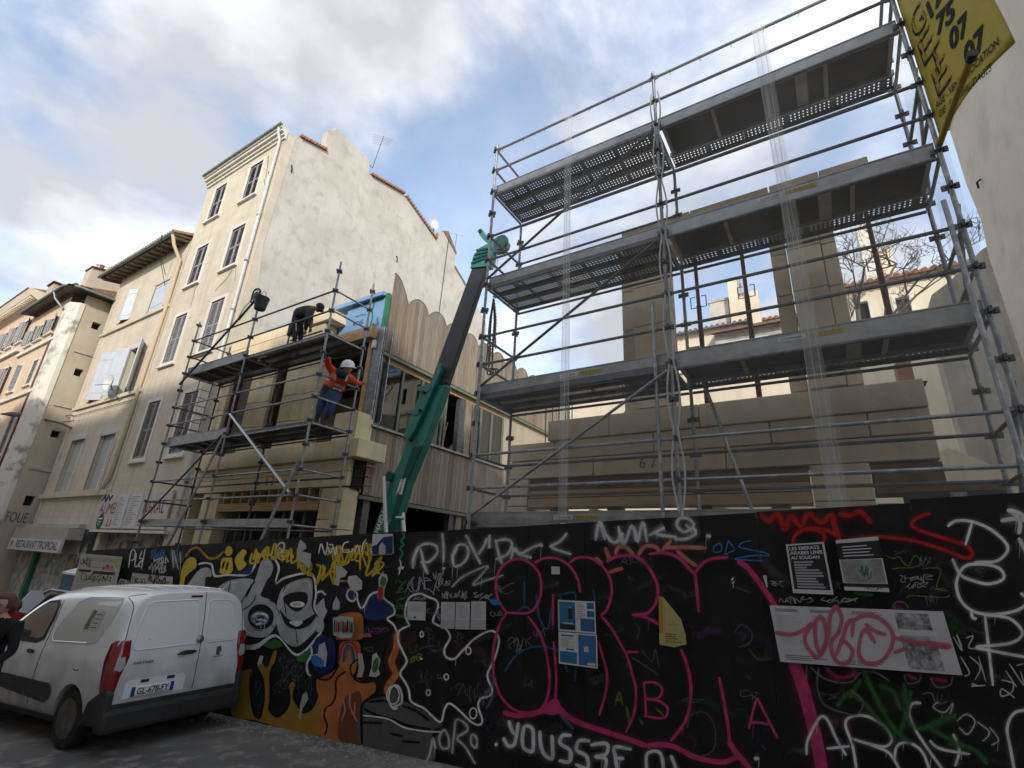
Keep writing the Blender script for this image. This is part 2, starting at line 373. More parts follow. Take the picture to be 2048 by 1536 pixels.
# ------------------------------------------------------------------ facade helpers
def wall_mesh(mb, x0, x1, z0, z1, ops, Y, th):
    """front wall in plane y=Y with rectangular openings (x0,x1,z0,z1), thickness th towards +y"""
    xs = sorted({x0, x1, *[min(max(o[0],x0),x1) for o in ops], *[min(max(o[1],x0),x1) for o in ops]})
    zs = sorted({z0, z1, *[min(max(o[2],z0),z1) for o in ops], *[min(max(o[3],z0),z1) for o in ops]})
    for i in range(len(xs)-1):
        for j in range(len(zs)-1):
            cx, cz = (xs[i]+xs[i+1])/2, (zs[j]+zs[j+1])/2
            if any(o[0] < cx < o[1] and o[2] < cz < o[3] for o in ops): continue
            mb.quad((xs[i],Y,zs[j]),(xs[i+1],Y,zs[j]),(xs[i+1],Y,zs[j+1]),(xs[i],Y,zs[j+1]))
    for a, b, c, d in ops:
        a = max(a, x0); b = min(b, x1); c = max(c, z0); d = min(d, z1); e = Y+th
        mb.quad((a,Y,c),(a,e,c),(a,e,d),(a,Y,d)); mb.quad((b,Y,c),(b,Y,d),(b,e,d),(b,e,c))
        mb.quad((a,Y,d),(a,e,d),(b,e,d),(b,Y,d)); mb.quad((a,Y,c),(b,Y,c),(b,e,c),(a,e,c))
    return mb
def leaf_mesh(w, h, louvre=True, th=.035, rails=(0.0, .5, 1.0), st=.055):
    """one shutter leaf, hinge edge at x=0, bottom z=0, front y=0"""
    m = MB(); m.nf = 0
    if louvre:
        m.box(0, st, 0, th, 0, h); m.box(w-st, w, 0, th, 0, h)
        for r in rails:
            zc = min(max(r*h, st*.6), h-st*.6); m.box(st, w-st, 0.003, th-.003, zc-st*.6, zc+st*.6)
        m.nf = len(m.f); n = int(h/.062)
        for i in range(n):
            z = (i+.5)*h/n
            m.add([(st,.004,z-.026),(w-st,.004,z-.026),(w-st,th-.004,z+.022),(st,th-.004,z+.022)], [(0,1,2,3)])
            m.add([(st,.004,z-.026),(w-st,.004,z-.026),(w-st,.004,z-.036),(st,.004,z-.036)], [(0,1,2,3)])
        m.box(st*.9, w-st*.9, th-.002, th+.002, 0.01, h-.01)
    else:
        m.box(0, w, 0, th, 0, h)
        m.box(.03, w-.03, -.012, 0, h*.14, h*.14+.05); m.box(.03, w-.03, -.012, 0, h*.84, h*.84+.05)
    return m
LEAF = {}
def leaf(parent, x, y, z, w, h, mat, louvre=True, ang=0, name='shutter', label=None):
    """leaf hinged at (x,y,z), ang=0 closed to +x; ang in degrees swings outwards; negative w hinges to the left"""
    key = (round(abs(w),3), round(h,3), louvre, mat.name)
    if key not in LEAF:
        lm_ = leaf_mesh(abs(w), h, louvre); o = lm_.build(name, mt['shutter_g'] if (louvre and lm_.nf) else mat, None, fix=False)
        if louvre:
            o.data.materials.append(mat)
            for i_, p_ in enumerate(o.data.polygons): p_.material_index = 0 if i_ < lm_.nf else 1
        LEAF[key] = o.data; COL.objects.unlink(o); bpy.data.objects.remove(o)
    o = bpy.data.objects.new(name, LEAF[key]); COL.objects.link(o); o.parent = parent
    org = ORG[parent.name]; o.location = Vector((x,y,z)) - org; ORG[o.name] = org
    if w < 0: o.scale = (-1, 1, 1); o.rotation_euler = (0, 0, rad(ang))
    else: o.rotation_euler = (0, 0, rad(-ang))
    if label: o['label'] = label
    return o
def surround(parent, a, b, c, d, Y, w=.13, pro=.03, mat=None, sill=True):
    m = MB(); p = Y-pro
    m.box(a-w, a, p, Y+.02, c-w*.8, d+w); m.box(b, b+w, p, Y+.02, c-w*.8, d+w)
    m.box(a, b, p, Y+.02, d, d+w); m.box(a, b, p, Y+.02, c-w*.8, c)
    s_ = m.build('surround', mat or mt['trim'], parent)
    if sill:
        MB().box(a-w-.04, b+w+.04, Y-.10, Y+.02, c-w*.8-.07, c-w*.8-.004).build('sill', mat or mt['trim'], parent)
    return s_
def closed_window(parent, a, b, c, d, Y, mat, sur=True, louvre=True, trim=None):
    """window with a pair of closed shutters: one part 'window' with its pieces"""
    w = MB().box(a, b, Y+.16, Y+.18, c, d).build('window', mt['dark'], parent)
    if sur: surround(w, a, b, c, d, Y, mat=trim)
    hw = (b-a)/2-.004
    leaf(w, a, Y+.02, c+.01, hw, d-c-.02, mat, louvre)
    leaf(w, b, Y+.02, c+.01, -hw, d-c-.02, mat, louvre)
    return w
def tiles_edge(mb, p0, p1, n, r=.09, length=.35, d=(0,1,.3)):
    """row of half-round canal tile ends from p0 to p1"""
    p0 = Vector(p0); p1 = Vector(p1); d = Vector(d).normalized()
    for i in range(n):
        c = p0.lerp(p1, (i+.5)/n); mb.tube(c, c + d*length, r, r*.85, 8)
def canal_roof(parent, x0, x1, y0, z0, y1, z1, mat, step=.21):
    """a pitched roof of canal tiles: every row of tiles its own part"""
    m = MB(); m.prism([(x0,y0,z0-.06),(x0,y1,z1-.06),(x0,y1,z1),(x0,y0,z0)], (x1-x0,0,0)); roof = m.build('roof', mat, parent)
    base = None; n = int((x1-x0)/step); d = Vector((0,y1-y0,z1-z0))
    for i in range(n):
        x = x0+(i+.5)*(x1-x0)/n
        if base is None:
            base = MB().path([Vector((x,y0,z0))-d*.012, Vector((x,y1,z1))], [.085,.08], 8).build('tile_row', mat, roof)
            bx = x
        else: inst(base, roof, (x-bx, 0, random.uniform(-.012,.012)))
    return roof

# ------------------------------------------------------------------ tall ochre house with the bare gable
F = 7.4
B = thing('tall_house', 'tall ochre rendered house with closed louvred shutters and bare pale gable wall', 'house', (-18.5, F, gz(-18.5)))
bx0, bx1 = -21.25, -15.75
cols = [(-20.38, -19.50), (-17.82, -16.93)]
rows = [(4.6, 6.65), (8.15, 10.1), (11.5, 13.2), (14.6, 16.2)]
ops = [(a, b, c, d) for a, b in cols for c, d in rows]
shop = (-21.0, -16.6, -2, 2.2)
m = wall_mesh(MB(), bx0, bx1, -2.2, 16.95, ops + [shop], F, .3)
m.quad((bx0,F,-2.2),(bx0,19,-2.2),(bx0,19,16.9),(bx0,F,16.9))
m.build('front_wall', mt['facade'], B, fix=False)
# gable wall with its broken roofline
prof = [(F+.012,-2.2),(F+.012,16.94),(7.86,17.17),(9.2,17.55),(9.0,17.7),(9.0,18.55),(9.28,18.82),(11.24,18.73),(11.29,18.12),(13.48,18.62),(15.41,17.97),(16.3,17.55),(16.3,18.35),(16.88,18.64),(17.72,17.8),(17.73,16.9),(19.6,15.9),(21.0,15.0),(21.0,-2.2)]
MB().prism([(bx1-.0, y, z) for y, z in prof], (-.35, 0, 0)).build('gable_wall', mt['gable'], B)
mm = MB(); mm.prism([(bx1+.012, 7.402, 2.0), (bx1+.012, 7.402, 16.9), (bx1+.012, 7.78, 16.98), (bx1+.012, 7.60, 12.0), (bx1+.012, 7.95, 9.0), (bx1+.012, 7.7, 2.0)], (-.008,0,0)).build('corner_render_strip', mt['facade2'], B)
# roof planes and eaves
m = MB(); m.prism([(bx0, 7.2, 17.0),(bx0, 13.4, 18.5),(bx0, 20, 15.6)], (bx1-bx0-.36, 0, 0)); m.build('roof', mt['terracotta_old'], B)
co = MB()
for i, (yy, z0, z1) in enumerate(((7.34,16.62,16.74),(7.27,16.74,16.86),(7.18,16.86,16.98),(7.12,16.98,17.06))):
    co.box(bx0-.06, bx1+.04, yy, F+.02, z0+.002*i, z1)
co.build('cornice', mt['trim'], B)
MB().box(bx0-.08, bx1+.06, 7.04, 7.16, 17.06, 17.14).build('gutter', mt['zinc'], B)
te = MB(); tiles_edge(te, (bx1-.2, 7.9, 17.25), (bx1-.2, 9.1, 17.58), 9, .08, .3, (1,0,0)); te.build('tile_edge', mt['terracotta'], B)
te = MB(); tiles_edge(te, (bx1-.2, 11.4, 18.2), (bx1-.2, 13.5, 18.7), 14, .08, .32, (1,0,0)); tiles_edge(te, (bx1-.2, 13.6, 18.65), (bx1-.2, 16.1, 17.68), 16, .08, .32, (1,0,0)); te.build('tile_edge', mt['terracotta'], B)
te = MB(); te.prism([(bx1+.03,16.5,18.5),(bx1+.03,16.9,18.75),(bx1+.03,17.75,17.9),(bx1+.03,17.75,17.75)],(-.4,0,0)); te.prism([(bx1+.03,17.74,16.9),(bx1+.03,17.74,17.05),(bx1+.03,19.6,16.05),(bx1+.03,19.6,15.9)],(-.4,0,0)); te.build('coping', mt['terracotta_old'], B)
cw = MB(); cw.prism([(bx1-.02,9.28,18.82),(bx1-.02,11.24,18.72),(bx1-.02,11.24,18.9),(bx1-.02,9.3,19.0)],(-.5,0,0)); cw.build('chimney', mt['gable'], B)
# downpipe
dp = MB(); dp.path([(-15.86,7.12,17.0),(-15.86,7.14,16.8),(-15.90,7.28,16.55),(-15.93,7.30,16.2),(-16.0,7.30,11.0),(-16.0,7.30,2.4)], .055, 8); dp.build('downpipe', mt['pvc'], B)
for k in range(7):
    MB().tube((-15.99,7.30,3.6+k*1.9),(-15.99,7.30,3.66+k*1.9),.072).build('pipe_clip', mt['galv'], B)
for (a, b) in cols:
    for r, (c, d) in enumerate(rows):
        closed_window(B, a, b, c, d, F, [mt['shutter_d'], mt['shutter_g'], mt['shutter_v'], mt['shutter_v']][r])
# cracks and runs in the render
def c2(a, b): return (200+a/3.072, 250+b/3.072)
crk = M('render_crack', (.27,.23,.17), .95)
for pts, w0 in (([(812,890),(790,930),(762,962),(735,990),(708,1020)], .05), ([(600,985),(582,1010),(578,1040),(566,1080),(558,1115)], .035), ([(835,880),(832,915),(828,960)], .02), ([(1010,335),(1012,370)], .03), ([(1035,190),(1030,260),(1018,330)], .04)):
    q = [atY(*c2(a,b), F) for a, b in pts]; mcr = MB()
    for i_ in range(len(q)-1):
        a_, b_ = q[i_], q[i_+1]; d_ = (b_-a_).normalized(); n_ = Vector((-d_.z,0,d_.x)); wa = w0*(1-.6*i_/len(q)); wb = w0*(1-.6*(i_+1)/len(q))
        mcr.quad(*[tuple(v+Vector((0,-.004,0))) for v in (a_-n_*wa, a_+n_*wa, b_+n_*wb, b_-n_*wb)])
    mcr.build('crack', crk, B, fix=False)
# wall anchors on the gable
for yy, zz in ((7.86, 15.6), (13.6, 15.0)):
    MB().path([(bx1,yy,zz+.14),(bx1+.06,yy,zz+.1),(bx1+.07,yy+.03,zz-.06),(bx1+.02,yy+.05,zz-.14)], .025, 6).build('wall_anchor', mt['black'], B)
MB().path([(bx1+.02,17.0,18.3),(bx1+.02,16.9,14),(bx1+.02,16.8,8)], .018, 5).build('cable', mt['wire'], B)
# shop floor of the tall house
MB().box(shop[0], shop[1], F+.24, F+.26, -2, 2.2).build('shop_shutter', M('tagged_shutter', (.36,.31,.28), .7, col2=(.10,.09,.11), scale=3.2, lo=.47, hi=.55, col3=(.20,.13,.24), scale3=2.2), B)
MB().box(-21.6, -16.35, F-.16, F+.05, 2.16, 2.24).build('sign_ledge', mt['trim'], B)

# roof aerials
def aerial(label, base, h, bars, tilt=(0,0), dish=False):
    t = thing('television_aerial', label, 'aerial', base)
    b0 = Vector(base); top = b0 + Vector((tilt[0], tilt[1], h))
    MB().path([b0 + Vector((0,-.35,.0)), b0, top], .018, 6).build('mast', mt['galv_dark'], t)
    bm_ = MB()
    for k in range(bars):
        p = b0.lerp(top, .98-.05*k); L_ = .35 - .02*k
        bm_.tube(p + Vector((-.3,-L_,0)), p + Vector((.3,L_,0)), .006, None, 5)
    bm_.build('elements', mt['galv_dark'], t)
    return t
aerial('thin television aerial on a bent mast behind the gable chimney', (-15.9, 11.55, 18.75), 2.1, 6, (.05,.25))
aerial('short straight aerial rod at the low end of the gable', (-15.9, 17.75, 17.7), 1.5, 1, (0,.05))
t = thing('satellite_dish', 'small white satellite dish on the gable roof edge', 'satellite dish', (-15.9,15.9,17.9))
MB().lathe([(.02,.0),(.2,.03),(.33,.11),(.34,.12),(.2,.05),(.02,.02)], (-15.7,15.6,18.35), 16, 'X').build('reflector', mt['white'], t)
MB().path([(-15.8,15.9,17.6),(-15.75,15.8,18.1),(-15.72,15.62,18.33)], .03, 6).build('bracket', mt['galv_dark'], t)

# shop sign of the tall house
S_ = thing('shop_sign', 'white wooden grocery sign with red capitals half covered by two papers', 'sign', (-19.1, F-.04, 2.9))
MB().box(-21.62, -16.62, F-.09, F-.03, 2.28, 3.42).build('board', M('sign_white', (.62,.57,.53), .8, col2=(.54,.49,.45), scale=2, streak=(.4,.35,.3), streak_amt=.4), S_)
red = flat('sign_red', (.26,.03,.03)); dk = flat('sign_dark', (.05,.04,.05))
text_obj('lettering', 'ALIMEN', red, S_, (-20.72, F-.09, 2.93), (1,0,0), (0,0,1), 1.5, .36)
text_obj('lettering', 'NERAL', red, S_, (-17.55, F-.09, 2.93), (1,0,0), (0,0,1), 1.35, .36)
text_obj('lettering', 'LI', red, S_, (-20.42, F-.09, 2.47), (1,0,0), (0,0,1), .3, .24)
text_obj('lettering', 'OU', red, S_, (-18.15, F-.09, 2.47), (1,0,0), (0,0,1), .4, .22)
mdisc = MB(); mdisc.lathe([(.25,0),(.25,.006)], (-21.14, F-.102, 2.5), 24, 'Y'); mdisc.build('round_badge', flat('badge_green', (.02,.11,.08)), S_)
text_obj('badge_number', '777', mt['white'], S_, (-21.14, F-.104, 2.44), (1,0,0), (0,0,1), .26, .15)
bx_ = MB().box(-21.3,-20.98,F-.108,F-.103,2.57,2.62).build('badge_bar', mt['white'], S_)
for i, (x0, x1) in enumerate(((-20.18,-19.42),(-19.28,-18.45))):
    P = MB().box(x0, x1, F-.106, F-.098, 2.30, 3.36).build('paper_notice', flat('notice_paper', (.62,.61,.62)), None)
    tag(P, ('white notice sheet of fine print on the grocery sign next to the red capitals ALIMEN','white notice sheet of fine print on the grocery sign nearer the scaffold')[i], 'notice')
    ORG[P.name] = Vector((0,0,0)); ln = MB()
    for k in range(17):
        wd = random.uniform(.35,.9)*(x1-x0-.1); ln.box(x0+.05, x0+.05+wd, F-.1095, F-.1075, 3.27-k*.055, 3.285-k*.055)
    ln.build('printed_lines', flat('print_grey', (.2,.2,.22)), P)
sw = MB(); sw.path([(-21.5,F-.1,3.2),(-21.3,F-.1,3.38),(-21.2,F-.1,3.15),(-21.05,F-.1,3.38),(-20.9,F-.1,3.2),(-20.75,F-.1,3.36)], .025, 5); sw.build('tag', flat('tag_blue', (.07,.06,.22)), S_)

# ------------------------------------------------------------------ lower ochre house with pale shutters
Mh = thing('shuttered_house', 'lower ochre house with pale blue and white shutters and projecting tiled eaves', 'house', (-24.5, F, gz(-24.5)))
mx0, mx1 = -27.85, -21.27
mw = [(-26.35,-25.2,11.15,12.7,'top'),(-23.42,-22.1,11.05,12.45,'top'),(-26.62,-25.25,7.5,9.65,'mid'),(-23.75,-22.5,7.42,9.5,'mid'),(-26.72,-25.32,3.66,5.9,'low'),(-23.8,-22.45,3.64,5.85,'low')]
m = wall_mesh(MB(), mx0, mx1, -2.4, 13.95, [w_[:4] for w_ in mw] + [(-26.6,-22.3,-2.4,1.35)], F, .3)
m.quad((mx0,F,-2.4),(mx0,F,13.95),(mx0,18,13.95),(mx0,18,-2.4)); m.build('front_wall', mt['facade2'], Mh, fix=False)
for z in (10.78, 7.2):
    MB().box(mx0-.03, mx1-.003, F-.09, F+.02, z, z+.13).build('string_course', mt['facade'], Mh)
MB().box(mx0-.05, mx1-.003, F-.14, F+.02, 3.40, 3.58).build('balcony_ledge', mt['facade2'], Mh)
MB().box(mx0-.02, -22.4, F-.2, F+.02, 2.26, 2.40).build('shop_cornice', mt['oldwall'], Mh)
for x in (mx0+.02, -21.6):
    MB().box(x, x+.32, F-.035, F+.02, 2.5, 13.3).build('pilaster', mt['facade'], Mh)
for a, b, c, d, k in mw:
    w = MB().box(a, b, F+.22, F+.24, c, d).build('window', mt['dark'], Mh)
    # segmental arched head
    arc = MB(); pts = [(a-.1, F-.025, d-.12)] + [(a-.1+(b-a+.2)*i/8, F-.025, d-.12+.26*math.sin(math.pi*i/8)) for i in range(9)] + [(b+.1, F-.025, d-.12)]
    arc.prism(pts[1:-1], (0,.05,0)); arc.build('arched_head', mt['shutter_b'] if k != 'top' else mt['facade2'], w)
    MB().box(a-.14,a,F-.025,F+.02,c,d).build('jamb', mt['facade'], w); MB().box(b,b+.14,F-.025,F+.02,c,d).build('jamb', mt['facade'], w)
    hw = (b-a)/2; h = d-c
    if k == 'top' and a < -25:
        leaf(w, a, F-.03, c, hw, h, mt['shutter_w'], False, 8); leaf(w, b, F-.03, c, -hw, h, mt['shutter_w'], False, 14)
    elif k == 'top':
        leaf(w, a, F+.02, c, hw-.004, h-.06, mt['shutter_b'], False, 0); leaf(w, b, F+.02, c, -(hw-.004), h-.06, mt['shutter_b'], False, 0)
    elif k == 'mid' and a < -25:
        leaf(w, a, F-.03, c-.1, hw, h, mt['shutter_b'], False, 12); leaf(w, b, F-.03, c-.1, -hw, h, mt['shutter_b'], False, 22)
    elif k == 'mid':
        leaf(w, a, F-.03, c-.05, hw, h, mt['shutter_b'], False, 158); leaf(w, b, F-.03, c-.05, -hw, h, mt['shutter_b'], False, 150)
        MB().box(a+.3, b-.3, F+.18, F+.2, c+.1, d-.1).build('pane', mt['glass'], w)
    else:
        cu = MB(); cu.box(a+.06, a+(b-a)*.62, F+.12, F+.15, c, d-.05); cu.build('blind', M('grey_blind', (.42,.43,.42), .8), w)
        MB().box(a+(b-a)*.64, b-.1, F+.16, F+.17, c, d-.1).build('curtain', M('wine_curtain' if a > -25 else 'grey_curtain', (.16,.02,.04) if a > -25 else (.2,.19,.18), .8), w)
        fr = MB(); fr.box(a+(b-a)*.6,a+(b-a)*.65,F+.1,F+.2,c,d); fr.box(b-.06,b,F+.1,F+.2,c,d); fr.box(a+(b-a)*.65,b-.06,F+.1,F+.2,c+.7,c+.76); fr.build('frame', mt['white'], w)
# eaves and roof
ev = MB(); ev.prism([(mx0-.75,6.8,13.84),(mx0-.75,F+.3,14.05),(mx0-.75,F+.3,14.12),(mx0-.75,6.8,13.92)], (mx1-mx0+.72,0,0)); ev.build('eaves_boards', M('grey_eaves', (.12,.095,.075), .85, col2=(.08,.065,.05), scale=4), Mh)
for i in range(15):
    x = mx0-.6+i*.5
    MB().bar((x,6.84,13.80),(x,F+.2,13.96),.07,.08).build('rafter', M('old_rafter', (.26,.20,.14), .85), Mh)
canal_roof(Mh, mx0-.75, mx1-.02, 6.76, 14.0, 12.5, 16.2, mt['terracotta'])
MB().path([(mx0-.8,6.72,13.92),(mx1-.1,6.72,13.92)], .075, 10).build('gutter', mt['zinc'], Mh)
MB().path([(-21.45,6.75,13.88),(-21.42,6.9,13.45),(-21.38,7.25,12.9),(-21.38,7.3,11),(-21.5,7.3,4.0),(-22.0,7.3,3.4)], .07, 8).build('downpipe', mt['pvc_beige'], Mh)
MB().path([(-22.0,6.55,13.9),(-22.2,6.9,13.0),(-22.6,7.34,12.6)], .012, 5).build('cable', mt['wire'], Mh)
MB().path([(-21.9,6.55,13.9),(-22.15,6.9,12.8),(-22.3,7.34,12.0)], .012, 5).build('cable', mt['wire'], Mh)
wp = [(mx0+.2+i*.65, F-.05, 6.95 - .05*math.sin(i*math.pi)) for i in range(10)]
MB().path(wp, .014, 5).build('cable', mt['wire'], Mh)
# restaurant front
rb = MB(); rb.box(-27.8,-22.3,F-.5,F+.02,1.86,2.24); rb.build('awning_box', M('dirty_awning', (.46,.41,.35), .8, col2=(.36,.32,.27), scale=2), Mh)
rs = thing('restaurant_sign', 'white sign board lettered RESTAURANT TROPICAL above the painted shopfront', 'sign', (-25, 6.86, 1.64))
MB().box(-27.66,-22.36,6.84,6.92,1.42,1.85).build('board', M('sign_offwhite', (.60,.58,.56), .7, col2=(.5,.48,.45), scale=2), rs)
text_obj('lettering', 'RESTAURANT', flat('sign_navy', (.03,.035,.10)), rs, (-25.72, 6.84, 1.635), (1,0,0), (0,0,1), 2.2, .27, bold=.012)
text_obj('lettering', 'TROPICAL', MATS['sign_navy'], rs, (-23.55, 6.84, 1.635), (1,0,0), (0,0,1), 1.9, .27, bold=.012)
em = MB(); em.lathe([(.09,0),(.09,.004)], (-27.32,6.835,1.66), 10, 'Y'); em.box(-27.37,-27.27,6.833,6.838,1.5,1.6); em.build('emblem', flat('emblem_red', (.35,.06,.04)), rs)
mural = M('mural_paint', (.24,.30,.31), .75, col2=(.46,.49,.47), scale=3.4, lo=.44, hi=.54, col3=(.05,.08,.08), scale3=4.2, streak=(.36,.24,.14), streak_amt=.9)
mural2 = M('mural_paint_pink', (.50,.36,.30), .75, col2=(.18,.34,.30), scale=2.6, lo=.45, hi=.56, col3=(.20,.15,.19), scale3=3)
mural3 = M('mural_paint_dark', (.03,.035,.035), .75, col2=(.30,.31,.32), scale=1.0, lo=.55, hi=.62)
MB().box(-26.6,-22.3,F+.06,F+.1,-2.3,1.35).build('roller_door', mural, Mh)
MB().box(-27.83,-26.35,F-.06,F+.05,-2.3,1.40).build('painted_pier', mural2, Mh)
MB().box(-26.35,-26.05,F-.08,F+.05,-2.3,1.35).build('door_jamb', M('green_paint', (.035,.16,.10), .6), Mh)
MB().box(-22.9,-22.32,F-.06,F+.05,-2.3,1.40).build('painted_pier', M('mural_ochre', (.30,.24,.12), .75, col2=(.10,.14,.13), scale=3, lo=.46, hi=.56), Mh)
MB().box(-22.30,-21.3,F-.03,F+.05,-2.3,2.24).build('painted_pier', mural3, Mh)
# bits on the lower house front
t = thing('satellite_dish', 'pale oval satellite dish on a bent arm between the lower house windows', 'satellite dish', (-23.2, F, 7.2))
dsh = MB().lathe([(.02,.05),(.25,.02),(.42,-.06),(.43,-.07),(.25,0),(.02,.03)], (0,0,0), 18, 'Y'); dsh.v = [(v[0]-23.45, v[1]*1+6.98, v[2]*.72+7.75) for v in dsh.v]; dsh.build('reflector', mt['white'], t)
MB().path([(-22.95,F,7.15),(-23.1,7.2,7.2),(-23.35,7.05,7.55),(-23.42,7.02,7.72)], .025, 6).build('arm', mt['galv_dark'], t)
MB().path([(-23.45,7.0,7.7),(-23.6,6.6,7.55)], .012, 5).build('feed_horn', mt['black'], t)
t = thing('street_lamp', 'slim grey street lamp head on a wall bracket at the house corner', 'street lamp', (-27.4, F, 6.5))
MB().path([(-27.35,F,6.4),(-27.6,7.0,6.55),(-28.6,6.4,6.75)], .04, 6).build('bracket', mt['galv_dark'], t)
MB().path([(-28.4,6.5,6.73),(-28.9,6.2,6.82),(-29.6,5.8,6.85),(-30.0,5.6,6.84)], [.05,.11,.10,.03], 8).build('lamp_head', mt['roofgrey'], t)

# ------------------------------------------------------------------ far end of the street
Fh = thing('corner_house', 'peach house with stained white corner pier and black tiled eaves', 'house', (-31, 6.1, gz(-31)))
fx1, fY = -28.2, 6.1
fw = [(-30.55,-29.72,11.0,11.75),(-31.9,-31.05,10.95,11.72),(-33.2,-32.4,10.9,11.7),(-30.65,-29.93,8.44,9.6),(-33.0,-32.2,8.44,9.7),(-30.65,-29.9,5.2,7.0),(-33.0,-32.2,5.2,7.0)]
m = wall_mesh(MB(), -33.9, -28.75, -3, 12.6, fw, fY, .3); m.build('front_wall', mt['peach'], Fh, fix=False)
for a, b, c, d in fw:
    w = MB().box(a,b,fY+.14,fY+.16,c,d).build('window', mt['dark'], Fh); surround(w,a,b,c,d,fY,.1,.03)
    hw = (b-a)/2
    if c > 10: leaf(w, a, fY-.03, c, hw*.9, d-c, mt['shutter_g'], True, 165); leaf(w, b, fY-.03, c, -hw*.9, d-c, mt['shutter_g'], True, 160)
    else: leaf(w, a, fY+.02, c, hw, d-c, mt['shutter_d'], True, 0); leaf(w, b, fY+.02, c, -hw, d-c, mt['shutter_g'], True, 25 if a<-32 else 0)
MB().box(-33.85,-28.8,fY-.1,fY+.02,10.35,10.5).build('string_course', mt['trim'], Fh)
MB().box(-33.85,-28.8,fY-.1,fY+.02,7.85,8.02).build('string_course', mt['trim'], Fh)
MB().prism([(-29.05,fY-.06,-3),(-28.55,fY-.06,-3),(-28.17,fY+.24,-3),(-28.17,fY+.42,-3),(-28.6,fY+.42,-3),(-29.05,fY+.3,-3)], (0,0,15.2)).build('corner_pier', mt['peeling'], Fh)
sops = [(7.0,7.32,11.2,11.55),(7.0,7.3,8.85,9.2),(7.0,7.3,6.0,6.3),(6.95,7.25,3.1,3.5)]
sm_ = MB(); wall_mesh(sm_, 6.45, 12, -3, 12.7, [(a,b,c,d) for a,b,c,d in sops], 0, .25)
sm_.v = [(fx1-v[1], v[0], v[2]) for v in sm_.v]; sm_.build('side_wall', mt['beige_side'], Fh, fix=False)
for a,b,c,d in sops: MB().box(fx1-.3,fx1-.26,a,b,c,d).build('window', mt['dark'], Fh)
for z in (9.9, 7.35, 4.55): MB().box(fx1-.02,fx1+.05,6.72,7.8,z,z+.09).build('string_course', mt['oldwall'], Fh)
MB().path([(-29.2,fY-.05,10.7),(-29.25,fY-.05,3)], .05, 6).build('downpipe', M('wine_pipe', (.13,.035,.035), .6), Fh)
ev = MB(); ev.prism([(-34,5.6,12.62),(-34,fY+.3,12.8),(-34,fY+.3,12.88),(-34,5.6,12.69)], (6.3,0,0)); ev.prism([(-27.7,5.6,12.62),(-27.7,9,12.75),(-27.7,9,12.83),(-27.7,5.6,12.69)],(-1.0,0,0)); ev.build('eaves_boards', mt['black'], Fh)
MB().path([(-34,5.55,12.70),(-28.3,5.55,12.70),(-27.85,5.65,12.70),(-27.65,6.0,12.70),(-27.63,8.5,12.72)], .06, 8).build('gutter', mt['zinc'], Fh)
MB().path([(-29.3,5.55,12.64),(-29.2,5.65,12.35),(-28.95,6.0,11.9)], .05, 6).build('downpipe', mt['galv'], Fh)
te = MB(); tiles_edge(te, (-27.75,5.75,12.78),(-27.75,8.6,12.8),13,.09,.5,(-1,0,.25)); te.build('tile_edge', mt['terracotta_old'], Fh)
MB().prism([(-34,5.65,12.72),(-34,11,14.2),(-34,11,12.72)], (6.25,0,0)).build('roof', mt['terracotta_old'], Fh)
text_obj('tag', 'FOUE', M('teal_tag', (.06,.10,.11), .7), Fh, (fx1, 6.92, 2.62), (0,1,0), (0,0,1), .66, .40, off=.01)
cm = MB(); cm.prism([(-28.7,5.25,11.6),(-28.7,5.25,12.9),(-28.7,6.3,12.9),(-28.7,6.3,14.35),(-28.7,7.6,14.6),(-28.7,7.6,11.6)], (-.9,0,0)); cm.v = [(v[0]-3.5, v[1]*1.12+.1, v[2]*1.10-.0) for v in cm.v]
cm.build('chimney_wall', mt['beige_side'], Fh)
for k in range(5):
    MB().lathe([(.11,0),(.10,.35),(.12,.36),(.12,.42)], (-32.6, 7.35+k*.26, 15.84+.05*k), 10).build('chimney_pot', mt['terracotta_old'] if k%2 else mt['trim'], Fh)
cc = MB(); cc.bar((-32.6,5.9,14.24),(-32.6,7.2,14.24),1.0,.06); cc.bar((-32.6,7.1,15.82),(-32.6,8.65,16.1),1.0,.06); cc.build('coping', mt['rust'], Fh)

Gh = thing('pink_house', 'pink house with dentilled cornice at the far end of the street', 'house', (-38, 6.1, gz(-38)))
gw = [(-35.3,-34.5,11.5,12.7),(-36.9,-36.1,11.5,12.7),(-38.5,-37.7,11.5,12.7),(-40.2,-39.4,11.5,12.7),(-35.3,-34.5,8.2,10.0),(-37.4,-36.6,8.2,10.0),(-39.6,-38.8,8.2,10.0),(-35.3,-34.5,4.8,6.8),(-37.4,-36.6,4.8,6.8)]
m = wall_mesh(MB(), -46, -33.95, -3.5, 13.7, gw, fY, .3); m.quad((-33.95,fY,-3),(-33.95,12,-3),(-33.95,12,13.7),(-33.95,fY,13.7)); m.build('front_wall', mt['pink'], Gh, fix=False)
for a,b,c,d in gw:
    w = MB().box(a,b,fY+.14,fY+.16,c,d).build('window', mt['dark'], Gh); surround(w,a,b,c,d,fY,.1,.03)
    hw = (b-a)/2; leaf(w,a,fY-.03,c,hw*.9,d-c,mt['shutter_g'],True,168); leaf(w,b,fY-.03,c,-hw*.9,d-c,mt['shutter_g'],True,168)
MB().box(-46,-34,fY-.14,fY+.02,10.75,10.95).build('string_course', mt['trim'], Gh)
MB().prism([(-46,5.6,13.75),(-46,5.45,14.1),(-46,6.4,14.1),(-46,6.12,13.5)], (12.2,0,0)).build('cornice', mt['cream'], Gh)
dn = MB()
for i in range(40): dn.box(-45.8+i*.3, -45.65+i*.3, 5.62, 6.1, 13.6, 13.74)
dn.build('dentils', mt['cream'], Gh)
